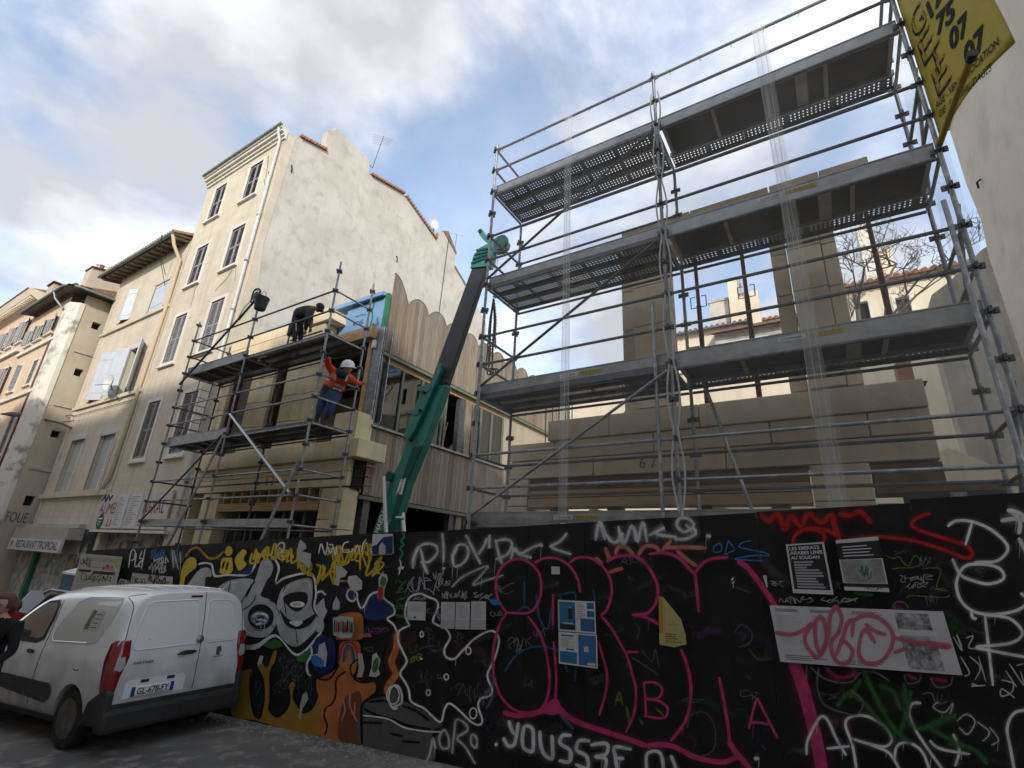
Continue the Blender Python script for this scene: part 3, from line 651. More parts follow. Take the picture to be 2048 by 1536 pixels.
MB().prism([(-46,5.4,14.1),(-46,12,16),(-46,12,14.1)], (12.1,0,0)).build('roof', mt['terracotta'], Gh)
for x in (-34.6,-34.2): MB().lathe([(.13,0),(.12,.5)], (x,7.2,14.6), 10).build('chimney_pot', mt['terracotta'], Gh)
# ------------------------------------------------------------------ stone helpers
def block(parent, x0, x1, y0, y1, z0, z1, mat, name='stone_block', g=.006, bevel=.012):
    return MB().box(x0+g, x1-g, y0, y1, z0+g, z1-g).build(name, mat, parent, bevel=bevel)
def course(parent, x0, x1, y0, y1, z0, z1, mat, cuts, name='stone_block'):
    xs = [x0] + list(cuts) + [x1]
    for i in range(len(xs)-1): block(parent, xs[i], xs[i+1], y0, y1 , z0, z1, mat, name)

# ------------------------------------------------------------------ number 63: new stone front and larch-clad flank
H63 = thing('stone_house', 'unfinished house with new limestone front numbered 63 and larch-clad flank', 'building', (-12.3, F, gz(-12.3)))
st = mt['stone']; D0, D1 = F, F+.38
# ground floor piers
for x0, x1 in ((-15.0,-14.15), (-9.88,-9.05)):
    z = -1.0
    for h in (.7,.7,.75,.7,.72,.69): 
        z1 = min(3.29, z+h); block(H63, x0, x1, D0, D1, z, z1, st); z = z1
for z0, z1 in ((-1,.2),(.2,1.3),(1.3,2.35),(2.35,3.2)): block(H63, -9.32, -8.98, D0-.12, D0+.3, z0, z1, st)      # buttress at the corner
for z0, z1 in ((-1,.9),(.9,2.2),(2.2,3.29)): block(H63, -15.72, -15.6, D0, D1, z0, z1, st)
# entablature, one long course with the house number, then the projecting cornice
course(H63, -15.72, -9.05, D0, D1, 3.29, 3.62, st, (-13.1, -10.9))
course(H63, -15.72, -9.05, D0, D1, 3.62, 3.9, st, (-14.0, -12.2, -10.4))
course(H63, -15.5, -9.02, D0-.13, D1, 3.9, 4.33, st, (-13.3, -11.4, -10.2))
block(H63, -9.02, -8.72, D0-.13, D0+.72, 3.9, 4.33, st)                                             # corner stone of the cornice
block(H63, -9.80, -9.04, D0-.05, D1, 4.33, 5.02, st)
block(H63, -9.04, -8.98, D0-.05, D0+.42, 4.33, 5.0, st)
text_obj('house_number', '6 3', M('carved_shadow', (.16,.12,.07), .9), H63, (-11.98, F, 3.5), (1,0,0), (0,0,1), .34, .2)
# first-floor piers with chamfered edge blocks
def pier(parent, x0, x1, z0, z1, n, mat, y0=D0):
    for i in range(n):
        a = z0+(z1-z0)*i/n; b = z0+(z1-z0)*(i+1)/n
        block(parent, x0, x0+(x1-x0)*.42, y0, D1+.02, a, b, mat); 
        m_ = MB(); xa = x0+(x1-x0)*.42+.004
        m_.prism([(xa,y0-.002,a+.006),(xa+(x1-x0)*.12,y0+.06,a+.006),(x1-.006,y0+.06,a+.006),(x1-.006,D1,a+.006),(xa,D1,a+.006)], (0,0,b-a-.012)); m_.build('stone_block', mat, parent, bevel=.01)
pier(H63, -15.72, -15.25, 4.33, 7.25, 4, st); pier(H63, -13.95, -12.98, 4.33, 7.25, 4, st); pier(H63, -12.25, -10.93, 4.33, 7.25, 4, st)
course(H63, -15.72, -10.93, D0-.02, D1, 7.25, 7.72, st, (-14.4, -13.3, -12.0))
course(H63, -15.6, -12.4, D0-.02, D1, 7.72, 8.12, st, (-14.6, -13.3))
# the capping corbel stones being set
cb = MB(); cb.prism([(-11.75,D0-.1,7.75),(-11.75,D0-.1,8.1),(-10.75,D0-.1,8.1),(-10.62,D0-.1,7.75)], (0,.6,0)); cb.build('capping_stone', st, H63, bevel=.012)
cb = MB(); cb.box(-11.95,-11.5,D0-.08,D1,7.25,7.74); cb.build('capping_stone', st, H63, bevel=.012)
# window linings and props in the openings
for x0, x1 in ((-15.2,-14.0),(-12.95,-12.28)):
    for x in (x0+.04, x1-.1): MB().box(x, x+.06, D0+.12, D0+.3, 4.34, 7.24).build('window_lining', mt['rust'], H63)
MB().box(-12.82,-12.40,D0+.3,D0+.33,4.34,7.24).build('window_panel', M('brown_panel', (.075,.05,.035), .7, col2=(.05,.035,.025), scale=6), H63)
MB().box(-15.0,-14.2,D0+.3,D0+.33,4.34,7.24).build('window_panel', M('taupe_panel', (.12,.095,.075), .7, col2=(.09,.07,.055), scale=3), H63)
# lintel formwork of the shop opening
fwm = MB(); fwm.box(-14.2,-9.95,F+.02,F+.3,2.78,2.98); fwm.build('formwork_beam', mt['wood_raw'], H63)
for i in range(11):
    x = -14.0+i*.4; MB().box(x, x+.05, F+.04, F+.34, 2.982, 3.28).build('formwork_joist', mt['wood_raw'], H63)
MB().box(-14.15,-9.9,F+.34,F+.37,2.9,3.28).build('formwork_sheet', mt['wood_red'], H63)
for x in (-13.7,-13.3,-12.6,-11.9,-11.4,-10.6):
    MB().tube((x,F+.2,gz(x)),(x,F+.2,2.77),.035).build('steel_prop', mt['galv_dark'], H63)
for x0,x1 in ((-13.9,-13.55),(-12.3,-12.05),(-11.1,-10.85)): MB().box(x0,x1,F+.5,F+.55,-.8,2.75).build('board', mt['dim'], H63)
# dark interior and floors
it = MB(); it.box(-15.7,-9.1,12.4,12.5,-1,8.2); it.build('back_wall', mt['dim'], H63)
MB().box(-15.7,-9.12,F+.4,12.4,4.1,4.32).build('floor_slab', mt['wood_red'], H63)
for i in range(6): MB().box(-15.7,-9.12,F+.8+i*.8,F+.95+i*.8,6.95,7.2).build('ceiling_joist', mt['wood_red'], H63)
MB().box(-15.7,-9.2,F+.5,16,7.9,8.0).build('roof_deck', mt['roofgrey'], H63)
# glulam edge beam, blue membrane band
MB().box(-10.9,-9.2,F+.12,F+.36,7.02,7.32).build('glulam_beam', mt['wood_raw'], H63)
bmb = MB(); bmb.box(-14.35,-9.05,F+.40,F+.5,7.33,8.28); mem = bmb.build('membrane_band', mt['blue_membrane'], H63)
MB().prism([(-14.35,F+.2,8.22),(-14.35,F+.2,8.33),(-14.35,F+.52,8.36),(-14.35,F+.52,8.28)], (5.25,0,0)).build('membrane_flap', mt['blue_membrane'], H63)
fl_ = MB(); fl_.box(-10.55,-9.1,F+.33,F+.395,7.325,8.2); fl_.build('membrane_panel', mt['blue_membrane'], H63)
text_obj('print', 'SIGA', flat('membrane_print', (.03,.05,.12)), H63, (-10.05,F+.33,7.66), (-1,0,0), (0,0,-1), .42, .13, bold=.02)
text_obj('print', 'Majcoat', MATS['membrane_print'], H63, (-10.0,F+.33,7.88), (-1,0,0), (0,0,-1), .42, .09)
tp = MB()
for pts in ([(-9.52,8.15),(-9.56,7.9),(-9.50,7.7),(-9.55,7.4)], [(-9.56,7.42),(-9.4,7.5),(-9.42,7.36)]):
    for a, b in zip(pts[:-1], pts[1:]): tp.bar((a[0],F+.326,a[1]),(b[0],F+.326,b[1]),.008,.05,(1,0,0))
tp.build('seal_tape', mt['green_tape'], H63)
MB().box(-9.1,-9.0,F+.31,F+.41,7.33,8.3).build('seal_tape', mt['green_tape'], H63)
# steel corner column and packers
cl = MB(); cl.box(-9.25,-8.95,F+.36,F+.385,4.9,7.32); cl.box(-9.25,-8.95,F+.60,F+.625,4.9,7.32); cl.box(-9.115,-9.085,F+.385,F+.6,4.9,7.32)
MB().box(-9.25,-8.95,F+.30,F+.33,5.0,7.32).build('column_flange', mt['galv'], H63); cl.build('steel_column', mt['galv'], H63)
MB().box(-9.42,-9.28,F+.28,F+.40,4.4,7.0).build('timber_stud', mt['wood_raw'], H63)
MB().box(-9.24,-9.14,F+.22,F+.29,6.75,6.95).build('bracket', mt['white'], H63)
# rebar stubs with red caps
for i, (yy, zz) in enumerate(((7.5,3.72),(7.62,3.72),(7.5,3.5),(7.62,3.3),(7.5,3.3),(7.62,3.5))):
    MB().tube((-9.1,yy,zz),(-8.55,yy,zz),.012,None,5).build('reinforcing_bar', mt['rust_dark'], H63)
    MB().tube((-8.60,yy,zz),(-8.50,yy,zz),.022,None,8).build('bar_cap', M('red_cap', (.50,.14,.15), .5), H63)
MB().box(-9.04,-8.99,F+.1,F+.36,3.25,3.88).build('pocket', mt['dark'], H63)

# larch flank: plane x = TX facing +x
TX = -9.0; Y0 = F+.42
def board_run(parent, y0, y1, zb, zt_fn, wmin=.09, wmax=.15, tint=0):
    y = y0
    while y < y1-.02:
        w = min(random.uniform(wmin, wmax), y1-y)
        z0 = zb if not callable(zb) else zb(y)
        za, zc = zt_fn(y), zt_fn(y+w)
        x = TX+random.uniform(-.004,.004)
        n = 3; top = [(x, y+.003+(w-.006)*k/n, zt_fn(y+w*k/n)) for k in range(n+1)]
        MB().prism([(x,y+.003,z0),(x,y+w-.003,z0)] + top[::-1], (-.024,0,0)).build('board', random.choice(mt['larch']), parent)
        y += w
flank = MB().box(TX-.16,TX-.03,Y0,17.5,3.1,4.7).build('flank_lower', mt['wood_red'], H63)
fup = MB().box(TX-.16,TX-.03,Y0,17.5,6.75,7.9).build('flank_upper', mt['wood_red'], H63)
board_run(flank, Y0+.02, 14.0, 3.16, lambda y: 4.72)
SC = [(Y0,8.15)]
def scallop(y):
    # fish-scale parapet: rounded heads about 0.75 m apart, a half one at the street corner
    if y < Y0+.66: return 8.95 - .34*((y-Y0)/.66)**2*2.2 if y < Y0+.62 else 8.30
    k = (y-Y0-.66)/.80; f = k-math.floor(k); return 8.22 + .42*math.sqrt(max(0, 1-(2*f-1)**2))
board_run(fup, Y0+.02, 17.4, 6.72, scallop, .10, .16)
cap = MB(); ys = [Y0+.02+i*.05 for i in range(int((17.38-Y0)/.05))]
for a, b in zip(ys[:-1], ys[1:]):
    cap.quad((TX+.01,a,scallop(a)+.012),(TX+.01,b,scallop(b)+.012),(TX-.06,b,scallop(b)+.012),(TX-.06,a,scallop(a)+.012))
cap.build('parapet_trim', mt['green_trim'], H63, fix=False)
for z in (3.10, 6.64): MB().box(TX-.1,TX+.05,Y0-.1,17.4,z-.05,z+.03).build('drip_trim', mt['green_trim'], H63)
MB().box(TX-.1,TX+.07,Y0-.05,13.4,4.735,4.79).build('window_sill', mt['galv'], H63)
MB().box(TX-.18,TX-.06,Y0-.05,17.4,6.46,6.63).build('lintel_beam', mt['wood_raw'], H63)
bays = [(Y0+.25,8.92),(8.92,9.82)]
for i, (a, b) in enumerate(((Y0+.05,8.62),(8.68,9.38),(9.44,10.3),(11.75,12.15),(12.2,12.75),(12.8,13.4))):
    MB().box(TX-.09,TX-.075,a,b,4.8,6.46).build('pane', mt['glass'], H63)
for y in (Y0+.02,8.62,9.38,10.28,10.42,11.7,12.14,12.74,13.4): MB().box(TX-.13,TX-.03,y,y+.06,4.79,6.46).build('mullion', mt['green_trim'], H63)
MB().box(TX-.18,TX-.02,11.05,11.3,4.79,6.46).build('steel_column', mt['galv_dark'], H63)
MB().box(TX-.12,TX-.01,11.36,11.62,4.79,6.46).build('larch_post', mt['larch'][1], H63)
MB().prism([(TX-.3,10.55,4.8),(TX-.3,10.75,4.8),(TX-.35,10.95,5.7)], (-.02,0,0)).build('loose_panel', mt['larch'][1], H63)
for i in range(8): MB().box(-15.6,TX-.2,8.2+i*1.0,8.32+i*1.0,6.3,6.5).build('ceiling_joist', mt['wood_red'], H63)
MB().box(TX-3.2,TX-3.1,8,13.4,4.3,6.6).build('partition', mt['beige_side'], H63)
MB().box(TX-.2,TX-.05,13.45,17.4,4.78,6.6).build('flank_panel', mt['beige_side'], H63)
# undercroft below the flank
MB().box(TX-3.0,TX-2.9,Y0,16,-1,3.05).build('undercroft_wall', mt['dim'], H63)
for y in (Y0+.1, 11.0, 14.5): MB().box(TX-.2,TX-.02,y,y+.2,-1,3.05).build('steel_post', mt['galv_dark'], H63)
MB().box(TX-.14,TX-.02,11.3,11.55,-1,3.05).build('larch_post', mt['larch'][0], H63)
MB().box(TX-.1,TX-.06,11.6,12.6,0,3.05).build('pane', mt['glass'], H63)
for i in range(3): MB().box(TX-.16,TX-.04,Y0-.06,Y0+.1,3.2+i*.52,3.28+i*.52).build('blocking', mt['wood_raw'], H63)
for y in (Y0-.1, Y0+.0): MB().box(TX-.08,TX-.03,y,y+.05,3.1,4.7).build('batten', mt['wood_red'], H63)
for i in range(5): MB().tube((-5.3+i*.14,9.6+.05*i,3.0),(-5.3+i*.14,9.6+.05*i,5.6),.012,None,5).build('reinforcing_bar', mt['rust_dark'], H63)

# ------------------------------------------------------------------ number 67: free-standing stone front under construction
H67 = thing('unfinished_building', 'roofless limestone front numbered 67 propped with red steel props', 'building', (-1.5, F, gz(-1.5)))
st = mt['stone67']
def pr_(x0, x1, z0, z1, cuts=(), pro=0, y1=F+.42): course(H67, x0, x1, F-pro, y1, z0, z1, st, cuts)
pr_(-4.82, 1.12, 3.24, 3.55, (-3.2,-1.2,.1)); pr_(-4.80, 1.12, 3.55, 3.86, (-3.9,-2.2,-.6,.5), .02)
pr_(-4.02, 1.12, 3.86, 4.22, (-2.9,-1.5,-.08), .05)
pr_(-2.67, -1.86, 4.22, 4.26)
for z0, z1 in ((4.26,4.95),(4.95,5.7),(5.7,6.45),(6.45,7.1)):
    block(H67, -2.67, -2.45, F+.06, F+.4, z0, z1, st); block(H67, -2.45, -1.84, F, F+.42, z0, z1, st)
for z0, z1 in ((4.26,5.0),(5.0,5.75),(5.75,6.45),(6.45,7.1)):
    block(H67, -.30, -.08, F+.06, F+.4, z0, z1, st); block(H67, -.08, .36, F, F+.42, z0, z1, st); block(H67, .36, .55, F+.06, F+.4, z0, z1, st)
pr_(-2.62, 1.12, 7.1, 7.42, (-1.3,.1)); pr_(-2.62, -.19, 7.42, 7.70, (-1.4,)); pr_(-.18, 1.12, 7.42, 7.70, (.5,))
for z0, z1 in ((gz(0)-.2,.7),(.7,1.4),(1.4,2.1),(2.1,2.78),(2.78,3.24)):
    block(H67, -.21, .43, F, F+.42, z0, z1, st); block(H67, -4.82, -4.40, F, F+.42, z0, z1, st)
text_obj('house_number', '6 7', MATS['carved_shadow'], H67, (-2.30, F-.004, 3.40), (1,0,0), (0,0,1), .26, .17)
# formwork in the wide opening and in the narrow one
for i, (z0, z1, yy) in enumerate(((3.04,3.22,.06),(2.92,3.03,.02),(2.76,2.9,-.02))):
    MB().box(-4.38,-.23,F+yy,F+.34,z0,z1).build('formwork_beam', [mt['wood_red'],mt['wood_raw'],mt['wood_raw']][i], H67)
MB().box(.45,1.12,F+.05,F+.4,2.98,3.22).build('formwork_beam', mt['wood_red'], H67)
MB().box(.45,1.6,F+.0,F+.4,2.86,2.95).build('formwork_board', mt['wood_red'], H67)
MB().box(.68,1.6,F-.1,F-.05,2.2,2.86).build('formwork_panel', M('black_formply', (.03,.032,.036), .5, col2=(.05,.05,.055), scale=3), H67)
MB().box(1.10,1.24,F-.13,F-.10,2.74,2.84).build('panel_clamp', mt['galv'], H67)
for x in (-3.9,-2.9,-1.55,-.6,.55): 
    MB().tube((x,F+.2,gz(x)),(x,F+.2,2.76),.03).build('steel_prop', mt['galv_dark'], H67)
    MB().box(x-.11,x+.11,F+.1,F+.3,2.70,2.755).build('prop_head', mt['galv_dark'], H67)
for x in (-3.2,-1.4): MB().bar((x,F-.1,2.68),(x+.35,F-.15,2.6),.1,.1).build('timber_offcut', mt['wood_raw'], H67)
# scribbles on the formwork
sc_ = MB()
for pts in ([(-3.9,3.12),(-3.7,3.1),(-3.5,3.12)], [(-3.2,3.14),(-3.1,3.1),(-2.9,3.08)], [(-2.6,3.1),(-2.45,3.14),(-2.35,3.11),(-2.2,3.13)], [(-1.9,3.12),(-1.8,3.16),(-1.7,3.1),(-1.6,3.15),(-1.45,3.12),(-1.3,3.16)]):
    for a, b in zip(pts[:-1], pts[1:]): sc_.bar((a[0],F+.056,a[1]),(b[0],F+.056,b[1]),.006,.022,(1,0,0))
sc_.build('marker_scribble', mt['black'], H67)
# red props standing in the upper openings
def red_prop(x, label, z0=4.22, z1=7.09, y=F+.22):
    t = thing('steel_prop', label, 'steel prop', (x, y, z0))
    MB().tube((x,y,z0+.02),(x,y,z0+1.75),.038).build('outer_tube', mt['rust'], t)
    MB().tube((x,y,z0+1.7),(x,y,z1-.02),.03).build('inner_tube', mt['rust'], t)
    MB().box(x-.13,x+.13,y-.08,y+.08,z0+.005,z0+.025).build('base_plate', mt['rust'], t)
    MB().box(x-.13,x+.13,y-.08,y+.08,z1-.03,z1-.006).build('head_plate', mt['rust'], t)
    for s in (-1,1):
        MB().path([(x+s*.04,y,z0+1.72),(x+s*.12,y,z0+1.72),(x+s*.12,y,z0+1.92),(x+s*.05,y,z0+1.92)], .009, 5).build('handle', mt['galv_dark'], t)
    MB().box(x-.2,x+.2,y-.12,y+.12,z0-.0,z0+.004).build('pad', mt['wood_red'], t)
red_prop(-1.42, 'red oxide prop beside the slimmer stone pier'); red_prop(-.70, 'red oxide prop in the middle of the upper opening'); red_prop(.98, 'red oxide prop at the free end of the stone front')
MB().box(.9,1.05,F+.0,F+.3,4.2,4.5).build('timber_packer', mt['wood_raw'], H67)

# ------------------------------------------------------------------ right-hand neighbour and the yard behind
RW = thing('neighbour_house', 'house with a tall blank pale rendered party wall beside the site', 'house', (5, F, gz(5)))
rx = 3.2
pts = [(7.4,-.5),(7.4,10.35),(8.2,10.5),(11.6,11.05),(11.65,9.6),(11.5,8.6),(11.7,7.9),(11.6,-.5)]
MB().prism([(rx,y,z) for y,z in pts], (7,0,0)).build('party_wall', mt['rightwall'], RW)
MB().prism([(rx-.06,8.1,10.49),(rx-.06,11.7,11.08),(rx-.06,11.7,11.16),(rx-.06,8.1,10.57)], (.4,0,0)).build('coping', mt['terracotta_old'], RW)
MB().path([(rx-.01,10.85,9.1),(rx-.07,10.85,9.06),(rx-.06,10.9,8.95)], .02, 5).build('wall_anchor', mt['black'], RW)
MB().path([(rx-.01,9.4,5.0),(rx-.1,9.4,4.98),(rx-.12,9.4,4.85)], .03, 5).build('timber_stub', mt['wood_raw'], RW)
OW = thing('yard_wall', 'old grey stained yard wall behind the stone front', 'wall', (2.5, 13, 0))
MB().prism([(atY(1856,600,13).x,13,-.5)] + [tuple(atY(x_,y_,13)) for x_,y_ in ((1856,622),(1863,590),(1900,562),(1940,522),(1965,498),(2000,480))] + [(4.4,13,8.6),(4.4,13,-.5)], (0,.5,0)).build('wall_body', mt['oldwall'], OW)
MB().prism([(1.6,12.96,-.5),(1.6,12.96,4.2),(2.1,12.96,4.5),(2.7,12.96,4.1),(3.2,12.96,3.8),(3.2,12.96,-.5)], (0,.035,0)).build('fresh_render', mt['cream'], OW)
RT = thing('retaining_wall', 'sunlit cream retaining wall across the back of the site', 'wall', (-2, 18.9, 0))
MB().box(-9,14,18.4,18.95,-1,9.05).build('wall_body', mt['cream'], RT)
MB().box(-9,14,18.3,19.05,9.05,9.2).build('coping', mt['trim'], RT)
# houses on the terrace
def bg_house(name, label, x0, x1, y0, y1, z1, ridge, wallm, roofm, wins, over=.35):
    h = thing(name, label, 'house', ((x0+x1)/2, y0, 9))
    m = wall_mesh(MB(), x0, x1, 8.8, z1, wins, y0, .25)
    m.quad((x0,y0,8.8),(x0,y1,8.8),(x0,y1,z1),(x0,y0,z1)); m.quad((x1,y0,8.8),(x1,y1,8.8),(x1,y1,z1),(x1,y0,z1))
    m.build('wall', wallm, h, fix=False)
    for a,b,c,d in wins:
        w = MB().box(a,b,y0+.15,y0+.17,c,d).build('window', mt['dark'], h); surround(w,a,b,c,d,y0,.1,.03,sill=False)
    canal_roof(h, x0-over, x1+over, y0-over, z1-.05, (y0+y1)/2, ridge, roofm, .25)
    MB().prism([(x0,y0,z1),(x0,(y0+y1)/2,ridge-.1),(x0,y1,z1)], (x1-x0,0,0)).build('gable_fill', wallm, h)
    return h
h = bg_house('terrace_house', 'cream terrace house with two tall chimneys above the props', -6.5, -2.55, 24.0, 31, 13.4, 14.3, mt['cream'], mt['roofgrey'], [(-5.2,-4.6,11.6,12.6),(-3.75,-3.25,11.7,12.7)])
MB().box(-4.05,-3.15,24.6,25.2,13.6,15.15).build('chimney', mt['gable'], h); MB().box(-4.12,-3.08,24.55,25.25,15.15,15.27).build('chimney_cap', mt['oldwall'], h)
MB().box(-3.05,-2.6,24.2,25.0,12.6,16.0).build('chimney', mt['cream'], h); MB().box(-2.6,-1.75,24.5,25.0,12.6,15.3).build('chimney', mt['cream'], h)
for k in range(5): MB().tube((-2.85+k*.14,24.35,15.2),(-2.85+k*.14,24.35,16.15),.05).build('flue', mt['galv'], h)
MB().box(-3.1,-2.55,24.15,25.05,16.0,16.1).build('chimney_cap', mt['oldwall'], h)
h = bg_house('terrace_house', 'rough rendered house with orange tile roof and lean-to above the props', -2.5, 1.0, 25.5, 32, 14.0, 15.6, M('orange_render', (.45,.19,.10), .9, col2=(.52,.36,.25), scale=1.5), mt['terracotta'], [(-2.1,-1.7,12.9,13.5)])
MB().prism([(-3.6,22.4,8.8),(-3.6,22.4,12.3),(-3.6,25.4,13.5),(-3.6,25.4,8.8)], (4.4,0,0)).build('lean_to', mt['rough_mason'], h)
MB().prism([(-3.8,22.0,12.2),(-3.8,25.4,13.55),(-3.8,25.4,13.65),(-3.8,22.0,12.32)], (4.8,0,0)).build('lean_to_roof', mt['wood_red'], h)
MB().box(-3.4,-1.4,22.3,22.38,10.6,11.8).build('veranda_window', M('pale_frame', (.5,.58,.58), .5), h)
h = bg_house('terrace_house', 'pale house with ribbed tile roof behind the bare tree', 1.2, 5.2, 20.6, 26, 12.4, 13.6, mt['cream'], mt['terracotta'], [(1.7,2.1,10.5,11.7),(2.9,3.3,10.6,11.6)])
MB().box(2.3,2.75,21.2,21.8,12.6,15.4).build('chimney', mt['trim'], h); MB().box(2.95,3.35,22,22.5,12.6,14.6).build('chimney', mt['cream'], h)
h = bg_house('terrace_house', 'cream house with low roof beyond the tree beside the yard wall', 5.5, 10, 22, 28, 13.0, 14.2, mt['cream'], mt['terracotta_old'], [(6.2,6.7,11,12)])
# low wall and roof seen beyond the larch flank
h = bg_house('terrace_house', 'pale house with red tiled roof beyond the larch flank', -13, -7.5, 20.5, 27, 10.6, 12.0, mt['cream'], mt['terracotta'], [(-12,-11.3,9.3,10.2)])

# bare trees on the terrace
def bare_tree(label, base, h, seed, spread=.9):
    rnd = random.Random(seed); t = thing('bare_tree', label, 'tree', base)
    tr = MB(); br = MB()
    def grow(p, d, L_, r, depth):
        n = 3; pts = [p]; q = Vector(p)
        for k in range(n):
            d = (d + Vector((rnd.uniform(-.12,.12), rnd.uniform(-.12,.12), rnd.uniform(-.05,.10)))).normalized(); q = q + d*(L_/n); pts.append(q.copy())
        (tr if depth == 0 else br).path(pts, [r*(1-.4*k/n) for k in range(n+1)], 6 if depth < 2 else 4, False)
        if depth >= 6: return
        for k in range(rnd.choice((2,3,3)) if depth < 3 else 3):
            i = rnd.choice((1,2,3,3)); a = rnd.uniform(0, 6.28); up = rnd.uniform(.1,.8)
            nd = (d*.75 + Vector((math.cos(a)*spread, math.sin(a)*spread, up*.6))).normalized()
            grow(pts[i], nd, L_*rnd.uniform(.55,.78), max(.0065, r*.58), depth+1)
    grow(Vector(base), Vector((.1,0,1)), h*.36, .085, 0)
    bark = M('grey_bark', (.13,.105,.085), .9, col2=(.08,.065,.055), scale=6)
    tr.build('trunk', bark, t, smooth=True, fix=False); br.build('crown', bark, t, smooth=True, fix=False)
bare_tree('spreading bare tree between the stone pier and the yard wall', (2.0, 17.2, 8.5), 6.2, 5, 1.15)
bare_tree('slender bare tree beside the stone pier on the terrace', (1.35, 16.9, 8.5), 5.0, 11, .9)
MB().box(.4,3.4,16.6,17.9,-.5,8.6).build('planter_bank', mt['cream'], RT)

# ------------------------------------------------------------------ houses across the street (behind the camera; they shade the road and mirror in the glass)
def across(label, x0, x1, z1, wallm, y=-4.0, group=None):
    h = thing('opposite_house', label, 'house', ((x0+x1)/2, y, gz((x0+x1)/2)), group=group)
    cols_ = []; n = max(2, int((x1-x0)/2.4))
    for i in range(n):
        xc = x0+(i+.5)*(x1-x0)/n
        for k in range(int((z1-4)/3.2)): cols_.append((xc-.5, xc+.5, gz(x0)+4.2+k*3.2, gz(x0)+6.1+k*3.2))
    m = MB(); wall_mesh(m, x0, x1, gz(x0)-1, z1, cols_, 0, .25); m.v = [(v[0], y-v[1], v[2]) for v in m.v]
    m.quad((x0,y,gz(x0)-1),(x0,y-11,gz(x0)-1),(x0,y-11,z1),(x0,y,z1)); m.quad((x1,y,gz(x0)-1),(x1,y-11,gz(x0)-1),(x1,y-11,z1),(x1,y,z1))
    m.build('front_wall', wallm, h, fix=False)
    for a,b,c,d in cols_:
        w = MB().box(a,b,y-.2,y-.18,c,d).build('window', mt['dark'], h)
        for s, xx in ((1,a),(-1,b)): leaf(w, xx, y+.02, c, s*.5, d-c, mt['shutter_b'], False, 0)
    MB().prism([(x0,y+.4,z1),(x0,y-5.5,z1+1.1),(x0,y-11.3,z1)], (x1-x0,0,0)).build('roof', mt['terracotta_old'], h)
across('ochre house across the street opposite the far corner house', -46, -33, 12.2, mt['facade2'])
across('pink house across the street opposite the shuttered house', -33, -23.5, 12.8, mt['pink'])
across('cream house across the street opposite the tall house', -23.5, -14, 13.3, mt['cream'])
across('pale house across the street opposite the new stone house', -14, -5, 13.8, mt['rightwall'])
across('ochre house across the street opposite the larch flank', -5, 5, 14.2, mt['facade'])
across('peach house across the street opposite the neighbour house', 5, 16, 14.6, mt['peach'])
across('tall beige house across the street further uphill', 16, 30, 15.2, mt['beige_side'])
# ------------------------------------------------------------------ scaffolds
TR = .0245
def rosette_mesh():
    m = MB(); m.lathe([(.028,-.03),(.034,-.03),(.034,.03),(.028,.03)], (0,0,0), 8)
    m.lathe([(.03,-.005),(.055,-.004),(.055,.004),(.03,.005)], (0,0,0), 8)
    for dx, dy in ((1,0),(-1,0),(0,1),(0,-1)): m.cbox((dx*.055, dy*.055, 0), (.042 if dx else .028, .042 if dy else .028, .062))
    return m
_r = rosette_mesh().build('coupler', mt['galv_dark']); ROS = _r.data; bpy.data.objects.remove(_r)
def standard(sc, x, y, z0, z1, zr, mat=None, name='standard'):
    p = MB().tube((x,y,z0),(x,y,z1),TR).build(name, mat or mt['galv'], sc)
    MB().box(x-.08,x+.08,y-.08,y+.08,z0-.01,z0+.006).build('base_plate', mt['galv'], p)
    z = zr
    while z < z1-.05:
        if z > 1.2:
            o = bpy.data.objects.new('coupler', ROS); COL.objects.link(o); o.parent = p; o.location = Vector((x,y,z))-ORG[p.name]
        z += .5
    return p
def rail(sc, a, b, mat=None, name='guard_rail', r=.0215): return MB().tube(a, b, r).build(name, mat or mt['galv'], sc)
def plank_perf(sc, x0, x1, ya, yb, z):
    """three perforated steel planks side by side"""
    n = 3; w = (yb-ya)/n; d = None
    for i in range(n):
        y0 = ya+i*w+.006; y1 = ya+(i+1)*w-.006
        m = MB(); m.quad((x0,y0,z),(x1,y0,z),(x1,y1,z),(x0,y1,z)); m.uv = [(0,0),(x1-x0,0),(x1-x0,y1-y0),(0,y1-y0)]
        d = m.build('steel_plank', mt['perf'], sc, fix=False)
        e = MB()
        for yy in (y0, y1-.004): e.box(x0, x1, yy, yy+.004, z-.06, z-.002); 
        for yy in (y0+.004, y1-.026): e.box(x0, x1, yy, yy+.022, z-.062, z-.058)
        e.box(x0,x0+.03,y0+.03,y1-.03,z-.055,z-.003); e.box(x1-.03,x1,y0+.03,y1-.03,z-.055,z-.003)
        e.build('plank_edge', mt['galv_dark'], d)
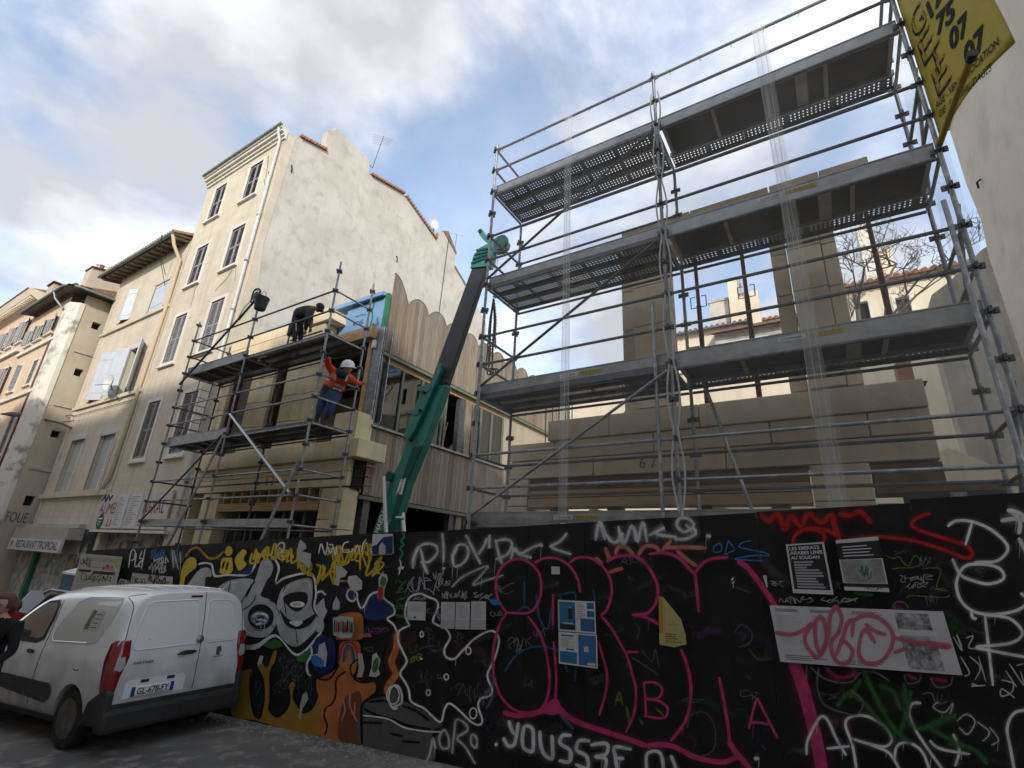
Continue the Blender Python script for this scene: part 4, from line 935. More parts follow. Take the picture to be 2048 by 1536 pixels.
def plank_ply(sc, x0, x1, ya, yb, z):
    n = 1; y0, y1 = ya, yb-.28
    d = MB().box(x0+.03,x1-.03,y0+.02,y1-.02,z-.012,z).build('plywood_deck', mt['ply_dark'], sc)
    e = MB(); e.box(x0,x1,y0,y0+.035,z-.075,z+.004); e.build('deck_frame', mt['alu'], d)
    e = MB(); e.box(x0,x1,y1-.035,y1,z-.075,z+.004); e.build('deck_frame', mt['alu'], d)
    for k in range(5):
        x = x0+.06+(x1-x0-.12)*k/4; MB().box(x-.025,x+.025,y0+.036,y1-.036,z-.06,z-.0125).build('cross_bar', mt['alu'], d)
    MB().box(x0+(x1-x0)*.62,x0+(x1-x0)*.62+.14,y0+.036,y1-.036,z-.055,z-.014).build('cross_bar', mt['alu'], d)
    m = MB(); m.quad((x0,yb-.27,z),(x1,yb-.27,z),(x1,yb,z),(x0,yb,z)); m.uv = [(0,0.03),(x1-x0,.03),(x1-x0,.30),(0,.30)]
    q = m.build('steel_plank', mt['perf'], sc, fix=False)
    e = MB(); e.box(x0,x1,yb-.27,yb-.265,z-.06,z-.002); e.box(x0,x1,yb-.005,yb,z-.06,z-.002); e.build('plank_edge', mt['galv_dark'], q)
def toe(sc, x0, x1, y, z, mat=None):
    t = MB(); t.box(x0,x1,y-.012,y+.012,z+.005,z+.155); t.box(x0,x1,y-.02,y+.02,z+.146,z+.16)
    return t.build('toe_board', mat or mt['alu'], sc)

# ---- right scaffold (in front of number 67)
SX = [-4.58, -1.52, 1.53]; YF, YB = 6.03, 7.03; DK = [2.384, 4.384, 6.384, 8.384]
RS = thing('scaffold', 'netted galvanised scaffold standing in front of stone front 67', 'scaffold', (-1.5, 6.5, gz(-1.5)), group=None)
ztop = DK[3]+1.14
for x in SX:
    standard(RS, x, YF, gz(x), ztop, DK[0]-1.0); standard(RS, x, YB, gz(x), DK[3]-.1 if x < 1 else ztop, DK[0]-1.0)
for x0, x1 in zip(SX[:-1], SX[1:]):
    for k, z in enumerate(DK):
        a, b = x0+.03, x1-.03
        rail(RS, (a,YF,z-.10),(b,YF,z-.10), mt['galv_dark'], 'ledger'); rail(RS, (a,YB,z-.10),(b,YB,z-.10), mt['galv_dark'], 'ledger')
        for dz in (.5, 1.0): rail(RS, (a,YF,z+dz),(b,YF,z+dz), mt['galv_dark'] if k > 0 else mt['galv'])
        if k == 0:
            for dz in (.5, 1.0): rail(RS, (a,YB,z+dz+.02),(b,YB,z+dz+.02), mt['galv_dark'])
        elif k in (1, 2): rail(RS, (a,YB,z+1.0),(b,YB,z+1.0), mt['galv_dark']) if x0 < -2 else None
        if k > 0:
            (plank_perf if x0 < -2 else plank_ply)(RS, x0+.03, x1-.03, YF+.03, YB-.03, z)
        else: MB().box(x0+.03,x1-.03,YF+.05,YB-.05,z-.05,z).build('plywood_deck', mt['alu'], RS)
        t_ = toe(RS, x0+.02, x1-.02, YF+.055, z)
    # brace per lift in the left bay
for k in range(3):
    if True: rail(RS, (SX[0]+.04,YF-.05,DK[k]+.08),(SX[1]-.04,YF-.05,DK[k+1]-.12), mt['galv_dark'] if k else mt['galv'], 'brace', .0215)
rail(RS, (-1.25,YF+.45,DK[1]-.1),(-.35,YF+.3,.8), mt['galv'], 'brace')
for x in SX:
    for z in DK:
        rail(RS, (x,YF+.03,z-.06),(x,YB-.03,z-.06), mt['galv'], 'transom')
        if x != SX[1]:
            for dz in (.5,1.0):
                if z+dz < 9.5: rail(RS, (x,YF+.03,z+dz),(x,YB-.03,z+dz), mt['galv_dark'], 'end_rail')
for k in range(3): rail(RS, (SX[2]+.03,YF+.05,DK[k]+1.3),(SX[2]+.03,YB-.05,DK[k]+.1), mt['galv'], 'brace')
standard(RS, SX[1]-.20, YF-.02, gz(-1.7), 5.3, 20, mt['galv'], 'extra_tube'); standard(RS, SX[0]+.06, YF-.06, gz(-4.5), 5.0, 20, mt['galv'], 'extra_tube')
standard(RS, SX[2]-.10, YF-.06, gz(1.4), 5.7, 20, mt['galv'], 'extra_tube')
# makers' stickers on the toe boards
yel = flat('sticker_yellow', (.42,.33,.09)); wht = flat('sticker_white', (.6,.6,.6))
for x, z in ((-3.05,DK[0]),(-3.0,DK[1]),(-.15,DK[1]),(-.15,DK[2])):
    s_ = MB().box(x-.14,x+.14,YF+.038,YF+.0425,z+.05,z+.11).build('sticker', wht, RS); text_obj('print', 'COMABI', flat('print_dark', (.05,.05,.06)), s_, (x,YF+.038,z+.08), (1,0,0),(0,0,1), .22, .035)
    s_ = MB().box(x+.17,x+.52,YF+.038,YF+.0425,z+.05,z+.11).build('sticker', yel, RS); text_obj('print', '04 42 75 07 07', MATS['print_dark'], s_, (x+.345,YF+.038,z+.08), (1,0,0),(0,0,1), .3, .03)
# debris net: a sheet per bay, its overlapped seams, ties and gathered edge
NT = thing('debris_net', 'thin white debris net hung over the street side of the right scaffold', 'netting', (-1.5, 5.97, 2.4))
def net_sheet(x0, x1, z0, z1, name, mat, y=5.965, nx=14, nz=30, wob=.012):
    m = MB()
    for j in range(nz+1):
        for i in range(nx+1):
            x = x0+(x1-x0)*i/nx; z = z0+(z1-z0)*j/nz
            m.v.append((x, y+wob*math.sin(3.1*x+1.7*z)*math.sin(.9*z), z))
    for j in range(nz):
        for i in range(nx):
            a = j*(nx+1)+i; m.f.append((a,a+1,a+nx+2,a+nx+1))
    return m.build(name, mat, NT, smooth=True, fix=False)
net_sheet(-4.55,-2.94,2.45,9.34,'net_sheet',mt['net']); net_sheet(-3.06,-1.52,2.45,9.34,'net_sheet',mt['net'],5.958)
net_sheet(-1.5,.1,2.45,9.34,'net_sheet',mt['net'],5.962); net_sheet(-.05,1.5,2.45,9.34,'net_sheet',mt['net'],5.955)
net_sheet(-3.06,-2.93,2.45,9.33,'net_seam',mt['net_strip'],5.945,2); net_sheet(-.05,.12,2.45,9.33,'net_seam',mt['net_strip'],5.942,2)
for xs0 in (-3.06,-.05):
    for k in range(3):
        xx = xs0+.01+.055*k; th_ = MB(); th_.path([(xx+.012*math.sin(1.3*z_+k), 5.938, z_) for z_ in [2.45+.46*j for j in range(16)]], .0018, 4); th_.build('seam_thread', M('white_thread', (.5,.51,.51), .7), NT)
m = MB()
for j in range(25):
    z = 2.4+7*j/24; m.v += [(1.6,6.0,z),(1.62+.02*math.sin(5*z),6.5,z),(1.6,7.02,z)]
for j in range(24): m.f += [(j*3,j*3+1,j*3+4,j*3+3),(j*3+1,j*3+2,j*3+5,j*3+4)]
m.build('net_return', mt['net_strip'], NT, smooth=True, fix=False)
gat = MB(); mg = M('gathered_net', (.42,.43,.42), .8)
for s in (-1,1):
    pts = []
    for j in range(60):
        z = 2.5+6.5*j/59; pts.append((SX[1]+.02+s*(.02+.055*abs(math.sin((z-2.5)*math.pi/.95))), YF-.06, z))
    gat.path(pts, .012, 5)
gat.build('gathered_edge', mg, NT)
for i in range(14):
    x = -4.4+i*.45; MB().path([(x,5.99,9.37),(x+.01,5.96,9.28),(x+.03*math.sin(i),5.95,9.2)], .004, 4).build('tie', mt['wire'], NT)

# ---- left scaffold (in front of number 63)
LX = [-14.86, -11.87, -8.76]; LD = [2.39, 4.40, 6.40]; LYF, LYB = 6.0, 7.0
LS = thing('scaffold', 'open galvanised scaffold carrying two workers in front of stone house 63', 'scaffold', (-11.8, 6.5, gz(-11.8)))
tops = [8.0, 8.12, 8.14]; btops = [7.6, 7.6, 8.1]
for x, t1, t2 in zip(LX, tops, btops):
    standard(LS, x, LYF, gz(x), t1, LD[0]-1.0); standard(LS, x, LYB, gz(x), t2, LD[0]-1.0, mt['galv_dark'] if x < -9 else None)
for i, (x0, x1) in enumerate(zip(LX[:-1], LX[1:])):
    for k, z in enumerate(LD):
        a, b = x0+.03, x1-.03
        rail(LS,(a,LYF,z-.1),(b,LYF,z-.1),mt['galv'],'ledger'); rail(LS,(a,LYB,z-.1),(b,LYB,z-.1),mt['galv_dark'],'ledger')
        for dz in (.5,1.0): rail(LS,(a,LYF,z+dz),(b,LYF,z+dz), mt['galv'] if k < 2 else mt['galv_dark'])
        if k < 2: rail(LS,(a,LYB,z+1.0),(b,LYB,z+1.0),mt['galv_dark'])
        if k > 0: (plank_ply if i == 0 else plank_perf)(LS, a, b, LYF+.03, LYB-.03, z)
        else: MB().box(a,b,LYF+.03,LYF+.06,z-.12,z+.06).build('lattice_beam', mt['alu'], LS)
        if k > 0 and i == 0: toe(LS, a, b, LYF+.05, z)
for x in LX:
    for z in LD:
        rail(LS,(x,LYF+.03,z-.06),(x,LYB-.03,z-.06),mt['galv'],'transom')
        if x != LX[1]:
            for dz in (.5,1.0): rail(LS,(x,LYF+.03,z+dz),(x,LYB-.03,z+dz),mt['galv'] if x > -10 else mt['galv_dark'],'end_rail')
rail(LS,(LX[1]+.05,LYF-.05,LD[1]+.45),(LX[2]-.15,LYF-.05,LD[0]+.55),M('bright_tube',(.62,.64,.66),.35,.6),'brace',.03)
rail(LS,(LX[1]-.1,LYF-.05,LD[1]-.05),(LX[0]+.05,LYF-.05,LD[0]),mt['galv_dark'],'brace')
rail(LS,(LX[0]+.02,LYF-.06,6.05),(LX[1]-.02,LYF-.06,8.0),mt['galv_dark'],'brace',.03)
rail(LS,(LX[1]-.05,LYF-.05,LD[1]-.15),(-12.6,5.3,-.1),mt['galv'],'raker',.03); rail(LS,(LX[2]-.05,LYF-.05,3.55),(-9.35,5.45,.6),mt['galv'],'raker',.03)
rail(LS,(LX[1]+.1,LYB,7.2),(LX[2]-1.7,LYB,7.2),mt['galv_dark'])
lad = MB()
for y in (6.25,6.6): lad.tube((-14.6,y,4.4),(-14.45,y,6.4),.016,None,5)
for k in range(8): lad.tube((-14.6+.018*k,6.25,4.6+.23*k),(-14.6+.018*k,6.6,4.6+.23*k),.012,None,5)
lad.build('ladder', mt['galv'], LS)
# pulley wheel, rope and bucket
PW = thing('rope_pulley', 'small hoist wheel with looped black rope on the scaffold top', 'pulley', (-11.95, 5.95, 8.05))
pw = MB(); 
for r in (.19,.16,.21): pw.path([(-11.95+r*math.cos(a*.4), 5.9+.02*math.sin(a), 8.05+r*math.sin(a*.4)) for a in range(17)], .012, 5)
pw.build('rope', mt['wire'], PW)
MB().lathe([(.13,-.02),(.10,0),(.13,.02)], (-11.95,5.92,8.05), 14, 'Y').build('wheel', mt['black'], PW)
rp = MB(); rp.path([(-12.1,5.9,7.95),(-12.3,5.88,7.8),(-12.5,5.9,7.6),(-12.45,5.9,7.45),(-12.2,5.9,7.65)], .010, 5); rp.build('rope', mt['wire'], PW)
BK = thing('builders_bucket', 'black builders bucket hanging beside the scaffold pulley', 'bucket', (-11.6, 5.95, 7.58))
MB().lathe([(.13,0),(.175,.30),(.185,.30),(.185,.33),(.16,.33),(.12,.03)], (-11.62,5.92,7.58), 16).build('body', mt['black'], BK)
MB().path([(-11.79,5.92,7.9),(-11.72,5.92,8.06),(-11.64,5.92,8.1),(-11.52,5.92,8.06),(-11.45,5.92,7.9)], .008, 5).build('handle', mt['wire'], BK)

# ------------------------------------------------------------------ yellow banner on the right scaffold
SG = thing('banner', 'yellow scaffold hire banner on a yellow pole at the scaffold corner', 'banner', (1.55, 6.03, 6.4))
p0 = Vector((1.56,6.0,0)); p1 = Vector((1.86,4.93,0)); du = (p1-p0).normalized(); W_ = (p1-p0).length; nrm = Vector((du.y,-du.x,0))
if nrm.x > 0: nrm = -nrm
zb, zt = 6.50, 9.6
def bpos(u, z): 
    sag = .05*math.sin(math.pi*u/W_) 
    return p0 + du*u + Vector((0,0,z)) - nrm*(.10*math.sin((z-zb)*1.1+u*1.5)*u/W_)
m = MB(); nx, nz = 10, 26
for j in range(nz+1):
    for i in range(nx+1):
        u = W_*i/nx; z = zb+(zt-zb)*j/nz
        if j == 0: z += .10*math.sin(math.pi*i/nx) - .02
        m.v.append(tuple(bpos(u, z)))
for j in range(nz):
    for i in range(nx): a = j*(nx+1)+i; m.f.append((a,a+1,a+nx+2,a+nx+1))
ban = m.build('cloth', M('yellow_tarpaulin', (.47,.36,.045), .55, col2=(.42,.32,.04), scale=2), SG, smooth=True, fix=False)
sd = ban.modifiers.new('thick','SOLIDIFY'); sd.thickness = .006
def ban_text(body, u, z, w, h, mat, rot=0, bold=0):
    me = text_mesh(body, 1, 0, 0, bold); co = np.array([v.co[:] for v in me.vertices]); lo, hi = co.min(0), co.max(0); c = (lo+hi)/2
    bm = bmesh.new(); bm.from_mesh(me); bmesh.ops.subdivide_edges(bm, edges=bm.edges, cuts=1); bm.to_mesh(me); bm.free()
    for v in me.vertices:
        x = (v.co.x-c[0])/(hi[0]-lo[0])*w; y = (v.co.y-c[1])/(hi[1]-lo[1])*h
        x, y = x*math.cos(rot)-y*math.sin(rot), x*math.sin(rot)+y*math.cos(rot)
        v.co = bpos(u+x, z+y) + nrm*.009 - ORG[SG.name]
    o = bpy.data.objects.new('lettering', me); COL.objects.link(o); me.materials.clear(); me.materials.append(mat); o.parent = SG
ink = flat('banner_ink', (.02,.025,.025)); ink2 = M('banner_ochre_ink', (.36,.26,.03), .6)
BNn = np.array([nrm.x, nrm.y, 0.0])
def ban_px(x, y):
    q = atP(x, y, (p0.x, p0.y, 7.0), BNn); return (q-p0).dot(du), q.z
def ban_line(tx, xa, ya, xb, yb, h, bold=.01):
    ua, za = ban_px(xa, ya); ub, zb_ = ban_px(xb, yb); ban_text(tx, (ua+ub)/2, (za+zb_)/2, math.hypot(ub-ua, zb_-za), h, ink, math.atan2(zb_-za, ub-ua), bold)
for tx, a in (('12',(1852,25,1874,-22)),('75',(1866,55,1898,18)),('07',(1890,86,1922,44)),('07',(1917,116,1951,72))): ban_line(tx, *a, .24, .035)
ban_line('AGE - VENTE LOCATION', 1872,212,1975,86, .085); ban_line('DIE   ECHAFAUDAGES', 1879,228,1966,136, .085)
for ch, x, y in (('G',1833,45),('E',1850,95),('T',1868,125),('E',1878,155)):
    u, z = ban_px(x, y); u = max(.14, min(.40, u)); ban_text(ch, u, z, .22, .36, ink, 0, -.012); ban_text(ch, u+.02, z+.025, .22, .36, ink2, 0, -.006)
pole = MB(); pole.tube(p0+Vector((0,0,6.42))-nrm*-.03, Vector((1.66,4.98,6.50)), .032, None, 12); pole.build('pole', M('yellow_tube', (.40,.25,.025), .5, col2=(.3,.19,.03), scale=8), SG)
MB().tube(Vector((1.665,5.0,6.50)), Vector((1.672,4.92,6.505)), .042, None, 12).build('pole_cap', mt['black'], SG)
MB().tube(p0+Vector((-.03,-.02,9.4)), Vector((1.72,4.98,9.55)), .03, None, 10).build('pole', MATS['yellow_tube'], SG)
# ------------------------------------------------------------------ painted hoarding
HN = np.array([-0.0345, 1.0, 0.0]); HN /= np.linalg.norm(HN); HP0 = np.array([0.0, 5.27, 0.0])
def hY(x): return 5.27+.0345*x
def onH(x, y): return atP(x, y, HP0, HN)
_a, _b = onH(190, 1100), onH(2040, 993)
def htop(x): return _a.z + (_b.z-_a.z)*(x-_a.x)/(_b.x-_a.x)
HD_ = Vector((1, .0345, 0)).normalized(); HNv = Vector(HN)
hx0 = onH(174, 1099).x
HO = thing('hoarding', 'long black plywood site hoarding covered in graffiti', 'hoarding', (-5, hY(-5), gz(-5)))
xs = [3.9]; 
for px_ in (1840, 1520, 1170, 1055, 806): xs.append(onH(px_, 1100).x)
while xs[-1] > hx0+1.5: xs.append(xs[-1]-1.25)
xs.append(hx0)
for i in range(len(xs)-1):
    a, b = xs[i+1]+.003, xs[i]-.003; dz = random.uniform(-.012,.012) + (.02 if i in (0,) else 0); dy = random.uniform(0,.003)
    m = MB(); m.prism([(a,hY(a)+dy,gz(a)-.05),(b,hY(b)+dy,gz(b)-.05),(b,hY(b)+dy,htop(b)+dz),(a,hY(a)+dy,htop(a)+dz)], HNv*.022)
    m.build('panel', mt['hoard'], HO)
    MB().box(b-.05,b+.04,hY(b)+.03,hY(b)+.11,gz(b),htop(b)-.05).build('post', mt['wood_raw'], HO)
m = MB(); m.prism([(hx0-.004,hY(hx0),gz(hx0)-.05),(hx0-.004,hY(hx0),htop(hx0)),(hx0-.004,7.3,htop(hx0)),(hx0-.004,7.3,gz(hx0)-.05)], (-.02,0,0)); m.build('panel', mt['hoard'], HO)

SPR = {}
def spray(name, col, soft=.35, op=1.0):
    k = (name, soft, op)
    if k in SPR: return SPR[k]
    m = bpy.data.materials.new('spray_'+name); m.use_nodes = True; nt = m.node_tree; N = nt.nodes.new; L = nt.links.new
    b = nt.nodes['Principled BSDF']; b.inputs['Base Color'].default_value = (*col, 1); b.inputs['Roughness'].default_value = .6; b.inputs['Specular IOR Level'].default_value = .2
    tc = N('ShaderNodeTexCoord'); sp = N('ShaderNodeSeparateXYZ'); L(tc.outputs['UV'], sp.inputs[0])
    r = N('ShaderNodeMapRange'); r.interpolation_type = 'SMOOTHSTEP'; r.inputs[1].default_value = 1.0; r.inputs[2].default_value = max(.02, 1-soft*1.35); r.inputs[3].default_value = 0; r.inputs[4].default_value = op
    ab = N('ShaderNodeMath'); ab.operation = 'ABSOLUTE'; L(sp.outputs[0], ab.inputs[0]); L(ab.outputs[0], r.inputs[0])
    n = N('ShaderNodeTexNoise'); n.inputs['Scale'].default_value = 9; n.inputs['Detail'].default_value = 5; L(tc.outputs['Object'], n.inputs['Vector'])
    r2 = N('ShaderNodeMapRange'); r2.inputs[1].default_value = .3; r2.inputs[2].default_value = .6; r2.inputs[3].default_value = .62; r2.inputs[4].default_value = 1; L(n.outputs[0], r2.inputs[0])
    ml = N('ShaderNodeMath'); ml.operation = 'MULTIPLY'; L(r.outputs[0], ml.inputs[0]); L(r2.outputs[0], ml.inputs[1])
    tr = N('ShaderNodeBsdfTransparent'); mx = N('ShaderNodeMixShader'); L(ml.outputs[0], mx.inputs[0]); L(tr.outputs[0], mx.inputs[1]); L(b.outputs[0], mx.inputs[2]); L(mx.outputs[0], nt.nodes['Material Output'].inputs[0])
    SPR[k] = m; return m
PAL = dict(white=(.74,.74,.74), black=(.006,.006,.007), silver=(.42,.42,.415), grey=(.10,.10,.097), yellow=(.60,.43,.04), ochre=(.36,.20,.03), orange=(.50,.17,.05), rust=(.16,.065,.03),
           magenta=(.46,.045,.15), salmon=(.50,.20,.15), blue=(.04,.17,.42), navy=(.015,.035,.12), red=(.46,.02,.015), green=(.04,.15,.035), teal=(.04,.20,.13), pink=(.46,.10,.16), dim=(.13,.13,.14), violet=(.12,.05,.16), lime=(.22,.22,.02), lilac=(.20,.20,.30))
CR = dict(A=(340,1060,3.227), B=(780,1030,3.0346), C=(1150,1000,2.866), D=(1500,990,2.814), V=(0,1050,3.1596))
def cpx(c, p): o = CR[c]; return (o[0]+p[0]/o[2], o[1]+p[1]/o[2])
LAYER = [0]; RD = random.Random(99)
def lay(): LAYER[0] += 1; return .0035 + LAYER[0]*.00012
def smooth_pts(pts, n=6, closed=False):
    P = [np.array(p, float) for p in pts]; out = []
    m = len(P); rng = range(m if closed else m-1)
    for i in rng:
        p0 = P[(i-1) % m] if (closed or i > 0) else P[i]; p1 = P[i]; p2 = P[(i+1) % m]; p3 = P[(i+2) % m] if (closed or i+2 < m) else p2
        for k in range(n):
            t = k/n; out.append(.5*((2*p1)+(-p0+p2)*t+(2*p0-5*p1+4*p2-p3)*t*t+(-p0+3*p1-3*p2+p3)*t**3))
    out.append(P[0] if closed else P[-1]); return out
def ribbon(mb, pts, w, off, taper=True):
    n = len(pts); base = len(mb.v)
    for i, p in enumerate(pts):
        d = pts[min(i+1,n-1)]-pts[max(i-1,0)]; L_ = np.linalg.norm(d); d = d/L_ if L_ > 1e-6 else np.array([1.,0])
        nn = np.array([-d[1], d[0]]); wi = w/2
        if taper and n > 3: wi *= .55+.45*min(1, min(i, n-1-i)/2.0)
        for s in (-1, 0, 1):
            q = p + nn*wi*s; v = onH(q[0], q[1]) - HNv*(off + i*1.2e-6); mb.v.append(tuple(v)); mb.uv.append((float(s), i/n))
    for i in range(n-1):
        a = base+i*3; mb.f += [(a,a+1,a+4,a+3),(a+1,a+2,a+5,a+4)]
def paint(name, c, strokes, col, w=8, soft=.4, op=1.0, closed=False, n=6, parent=None):
    for s in strokes:
        w_ = w*1.15
        sp_ = smooth_pts([cpx(c, p) for p in s], n, closed)
        if w >= 4 and col != 'black':        # overspray mist around the line
            mb = MB(); mb.uv = []; ribbon(mb, sp_, w_*2.6, lay(), False); hz = mb.build('overspray', spray(col, PAL[col], 1.0, .16*op), parent or HO, fix=False)
            if col in ('white','magenta','red','orange') and RD.random() < .5:   # a drip running down from the line
                q = sp_[RD.randrange(len(sp_))]; L_ = RD.uniform(8, 38); mb = MB(); mb.uv = []
                ribbon(mb, [np.array([q[0]-.02*L_*k, q[1]+L_*k/4]) for k in range(5)], 1.5, lay()); mb.build('drip', spray(col, PAL[col], .4, .8*op), parent or HO, fix=False)
        mb = MB(); mb.uv = []; ribbon(mb, sp_, w_, lay())
        mb.build(name, spray(col, PAL[col], soft, op), parent or HO, fix=False)
def fill(name, c, pts, col, curve=True, parent=None, n=5):
    q = [cpx(c, p) for p in pts]
    if curve: q = smooth_pts(q, n, True)[:-1]
    off = lay(); mb = MB(); mb.v = [tuple(onH(p[0], p[1]) - HNv*off) for p in q]; mb.f = [tuple(range(len(q)))]
    return mb.build(name, M('painted_'+col, PAL[col], .65, col2=tuple(k*.72 for k in PAL[col]), scale=4, spec=.2), parent or HO, fix=False)
def ell(cx, cy, rx, ry, n=10, a0=0): return [(cx+rx*math.cos(a0+2*math.pi*k/n), cy+ry*math.sin(a0+2*math.pi*k/n)) for k in range(n)]
GLY = [[(0,1),(.1,0),(.9,0),(.6,.5),(.1,.5),(.7,.6),(.9,1)],[(.9,.1),(.3,0),(0,.3),(.5,.5),(1,.7),(.6,1),(0,.9)],[(0,1),(0,0),(.8,1),(.8,0)],[(.9,.1),(.2,.1),(0,.6),(.4,1),(1,.9)],[(0,1),(.4,0),(.7,.5),(.2,.6),(.9,1)],[(0,0),(0,.8),(.4,1),(.9,.8),(.9,0)],
 [(.5,0),(.1,.3),(.1,.8),(.5,1),(.9,.7),(.8,.2),(.5,0)],[(0,.1),(1,0),(.1,1),(1,.9)],[(0,0),(.1,1),(.15,.5),(.9,0),(.3,.5),(1,1)],[(.9,0),(.1,.1),(.1,.5),(.7,.5),(.1,.5),(.1,1),(1,.9)]]
def scribble(name, c, x0, y0, x1, y1, amp, n, col, w=3, seed=0, op=.9, soft=.5):
    """a hand-drawn tag of illegible joined characters"""
    r = random.Random(seed); k = max(2, int(round(n/2.2))); pts = []; cw = 1.0/k
    joined = True
    for i in range(k):
        t = (i+.1)*cw; gx = x0+(x1-x0)*t; gy = y0+(y1-y0)*t; W = (abs(x1-x0)+abs(y1-y0))*cw*.95; H = amp*2*r.uniform(.75,1.1); sl = r.uniform(-.1,.25)
        q = [(gx + (a+sl*(1-b))*W + r.uniform(-.28,.28)*W, gy - H/2 + b*H + r.uniform(-.25,.25)*H) for a, b in r.choice(GLY)]
        if joined: pts += q[::2] if len(q) > 5 else q
        else: paint(name, c, [q], col, w, soft, op, False, 4)
    if joined: paint(name, c, [pts], col, w, soft, op, False, 5)

# -- old faded layers under everything
for k in range(70):
    cx_, cy_ = RD.uniform(470, 2040), RD.uniform(1080, 1520); L_ = RD.uniform(25, 110); a_ = RD.uniform(-.9,.9); cc = RD.choice(('dim','dim','grey','navy','green','violet','grey','rust'))
    pts_ = [((cx_+L_*t*math.cos(a_)+RD.uniform(-8,8)), (cy_+L_*t*math.sin(a_)+RD.uniform(-12,12))) for t in (-.5,-.2,.1,.3,.5)]
    mb = MB(); mb.uv = []; ribbon(mb, smooth_pts(pts_, 5), RD.uniform(8,34), lay()); mb.build('faded_paint', spray(cc, PAL[cc], 1.0, RD.choice((.15,.22,.32))), HO, fix=False)
# -- left part: ochre and orange figures, silver lettering
fill('painted_ground','A',[(405,1195),(415,1000),(440,930),(535,900),(518,1010),(530,1120),(550,1200),(590,1215),(612,1100),(610,960),(568,872),(600,860),(632,888),(668,795),(692,780),(682,845),(648,920),(650,1090),(645,1160),(700,1208),(762,1150),(782,1060),(775,1005),(798,980),(814,1010),(802,1085),(830,1140),(862,1185),(930,1150),(965,1050),(950,965),(1010,985),(985,1150),(970,1325),(760,1285),(560,1228)],'ochre')
fill('painted_figure','A',[(950,985),(1060,910),(1110,845),(1150,850),(1180,880),(1190,940),(1260,985),(1325,985),(1330,1040),(1285,1080),(1242,1135),(1245,1210),(1240,1380),(970,1325),(985,1150)],'orange')
fill('painted_patch','A',[(1120,1110),(1180,1055),(1238,1065),(1238,1372),(1092,1345)],'rust')
paint('spray_outline','A',[[(1140,850),(1150,900),(1080,960),(1075,1060),(1050,1120),(1010,1150),(1000,1200),(1020,1260),(1005,1320)],[(1180,870),(1185,940),(1230,980),(1300,980)],[(960,960),(1020,965),(1060,930),(1100,860)]],'black',4,.3)
paint('spray_scrawl','A',[[(1170,1050),(1165,1120),(1190,1190),(1200,1110)],[(1120,1090),(1135,1160),(1110,1230)],[(1190,1190),(1220,1250)]],'salmon',4,.4)
paint('spray_outline','A',[[(530,910),(520,1010),(530,1110),(552,1205)],[(610,960),(612,1090),(590,1210)],[(650,920),(652,1090),(645,1160),(700,1205),(765,1145),(782,1060)],[(812,1010),(802,1080),(835,1145)]],'black',4,.4)
paint('spray_scrawl','A',[[(560,930),(590,1000),(560,1080),(590,1150)],[(590,940),(560,1010),(600,1090)]],'teal',1.5,.5,.6)
fill('painted_boat','A',[(1248,1115),(1330,1078),(1440,1062),(1520,1100),(1610,1150),(1690,1185),(1760,1260),(1700,1300),(1690,1490),(1243,1388)],'grey')
paint('spray_outline','A',[[(1245,1380),(1242,1210),(1250,1120),(1330,1075),(1450,1062),(1540,1105),(1680,1170)],[(1255,1150),(1330,1190),(1440,1220),(1540,1260),(1690,1285)],[(1290,1110),(1390,1100),(1460,1130)],[(1500,1130),(1600,1170),(1680,1230)],[(1250,1240),(1380,1245)],[(1420,1310),(1510,1330)],[(1500,1360),(1620,1370)]],'black',6,.35)
paint('spray_line','A',[[(1250,1195),(1340,1205),(1420,1220),(1510,1270),(1600,1290),(1690,1300),(1760,1300)]],'white',3.5,.4)
fill('silver_halo','A',[(55,395),(70,330),(120,270),(190,215),(275,215),(300,288),(370,283),(500,283),(545,230),(565,170),(645,150),(715,235),(692,338),(750,300),(920,275),(955,400),(945,500),(1000,600),(965,690),(825,815),(690,690),(560,770),(450,740),(300,600),(60,560)],'white')
fill('silver_shadow','A',[(68,398),(82,335),(128,278),(194,226),(266,226),(290,302),(372,296),(502,296),(556,238),(576,180),(640,162),(700,238),(680,352),(754,314),(910,290),(942,402),(932,502),(985,600),(952,682),(825,798),(690,672),(560,735),(450,725),(300,600),(70,550)],'black')
fill('silver_letter','A',[(100,400),(150,310),(205,250),(262,248),(272,300),(235,310),(215,420)],'silver')
fill('silver_letter','A',[(300,420),(380,330),(540,318),(500,400),(480,520)],'silver')
fill('silver_letter','A',[(595,205),(638,182),(672,238),(640,330),(590,420),(650,448),(690,490),(692,600),(640,680),(560,692),(470,660),(440,560),(520,400),(562,300)],'silver')
fill('silver_letter','A',[(705,440),(755,355),(905,310),(926,400),(920,500),(972,590),(940,655),(820,752),(720,685),(690,570)],'silver')
fill('letter_counter','A',ell(592,560,84,82),'black'); fill('letter_eye','A',ell(585,570,60,46),'lilac'); paint('letter_detail','A',[[(540,560),(570,540),(620,545),(640,570)],[(545,590),(590,575),(630,590)],[(560,610),(600,600)]],'white',5,.4); paint('letter_detail','A',[[(570,570),(600,562),(615,575)],[(555,580),(580,595)]],'navy',5,.4)
fill('letter_counter','A',[(600,400),(650,300),(690,340),(680,420),(630,425)],'black')
fill('letter_counter','A',[(738,440),(800,402),(885,405),(892,465),(840,525),(785,508)],'black'); fill('letter_eye','A',ell(828,480,48,20),'white'); fill('letter_eye','A',ell(826,482,26,11),'silver')
fill('letter_counter','A',[(715,510),(765,570),(850,590),(955,535),(910,610),(830,640),(755,612)],'black'); fill('letter_tongue','A',[(775,592),(862,588),(828,622)],'white')
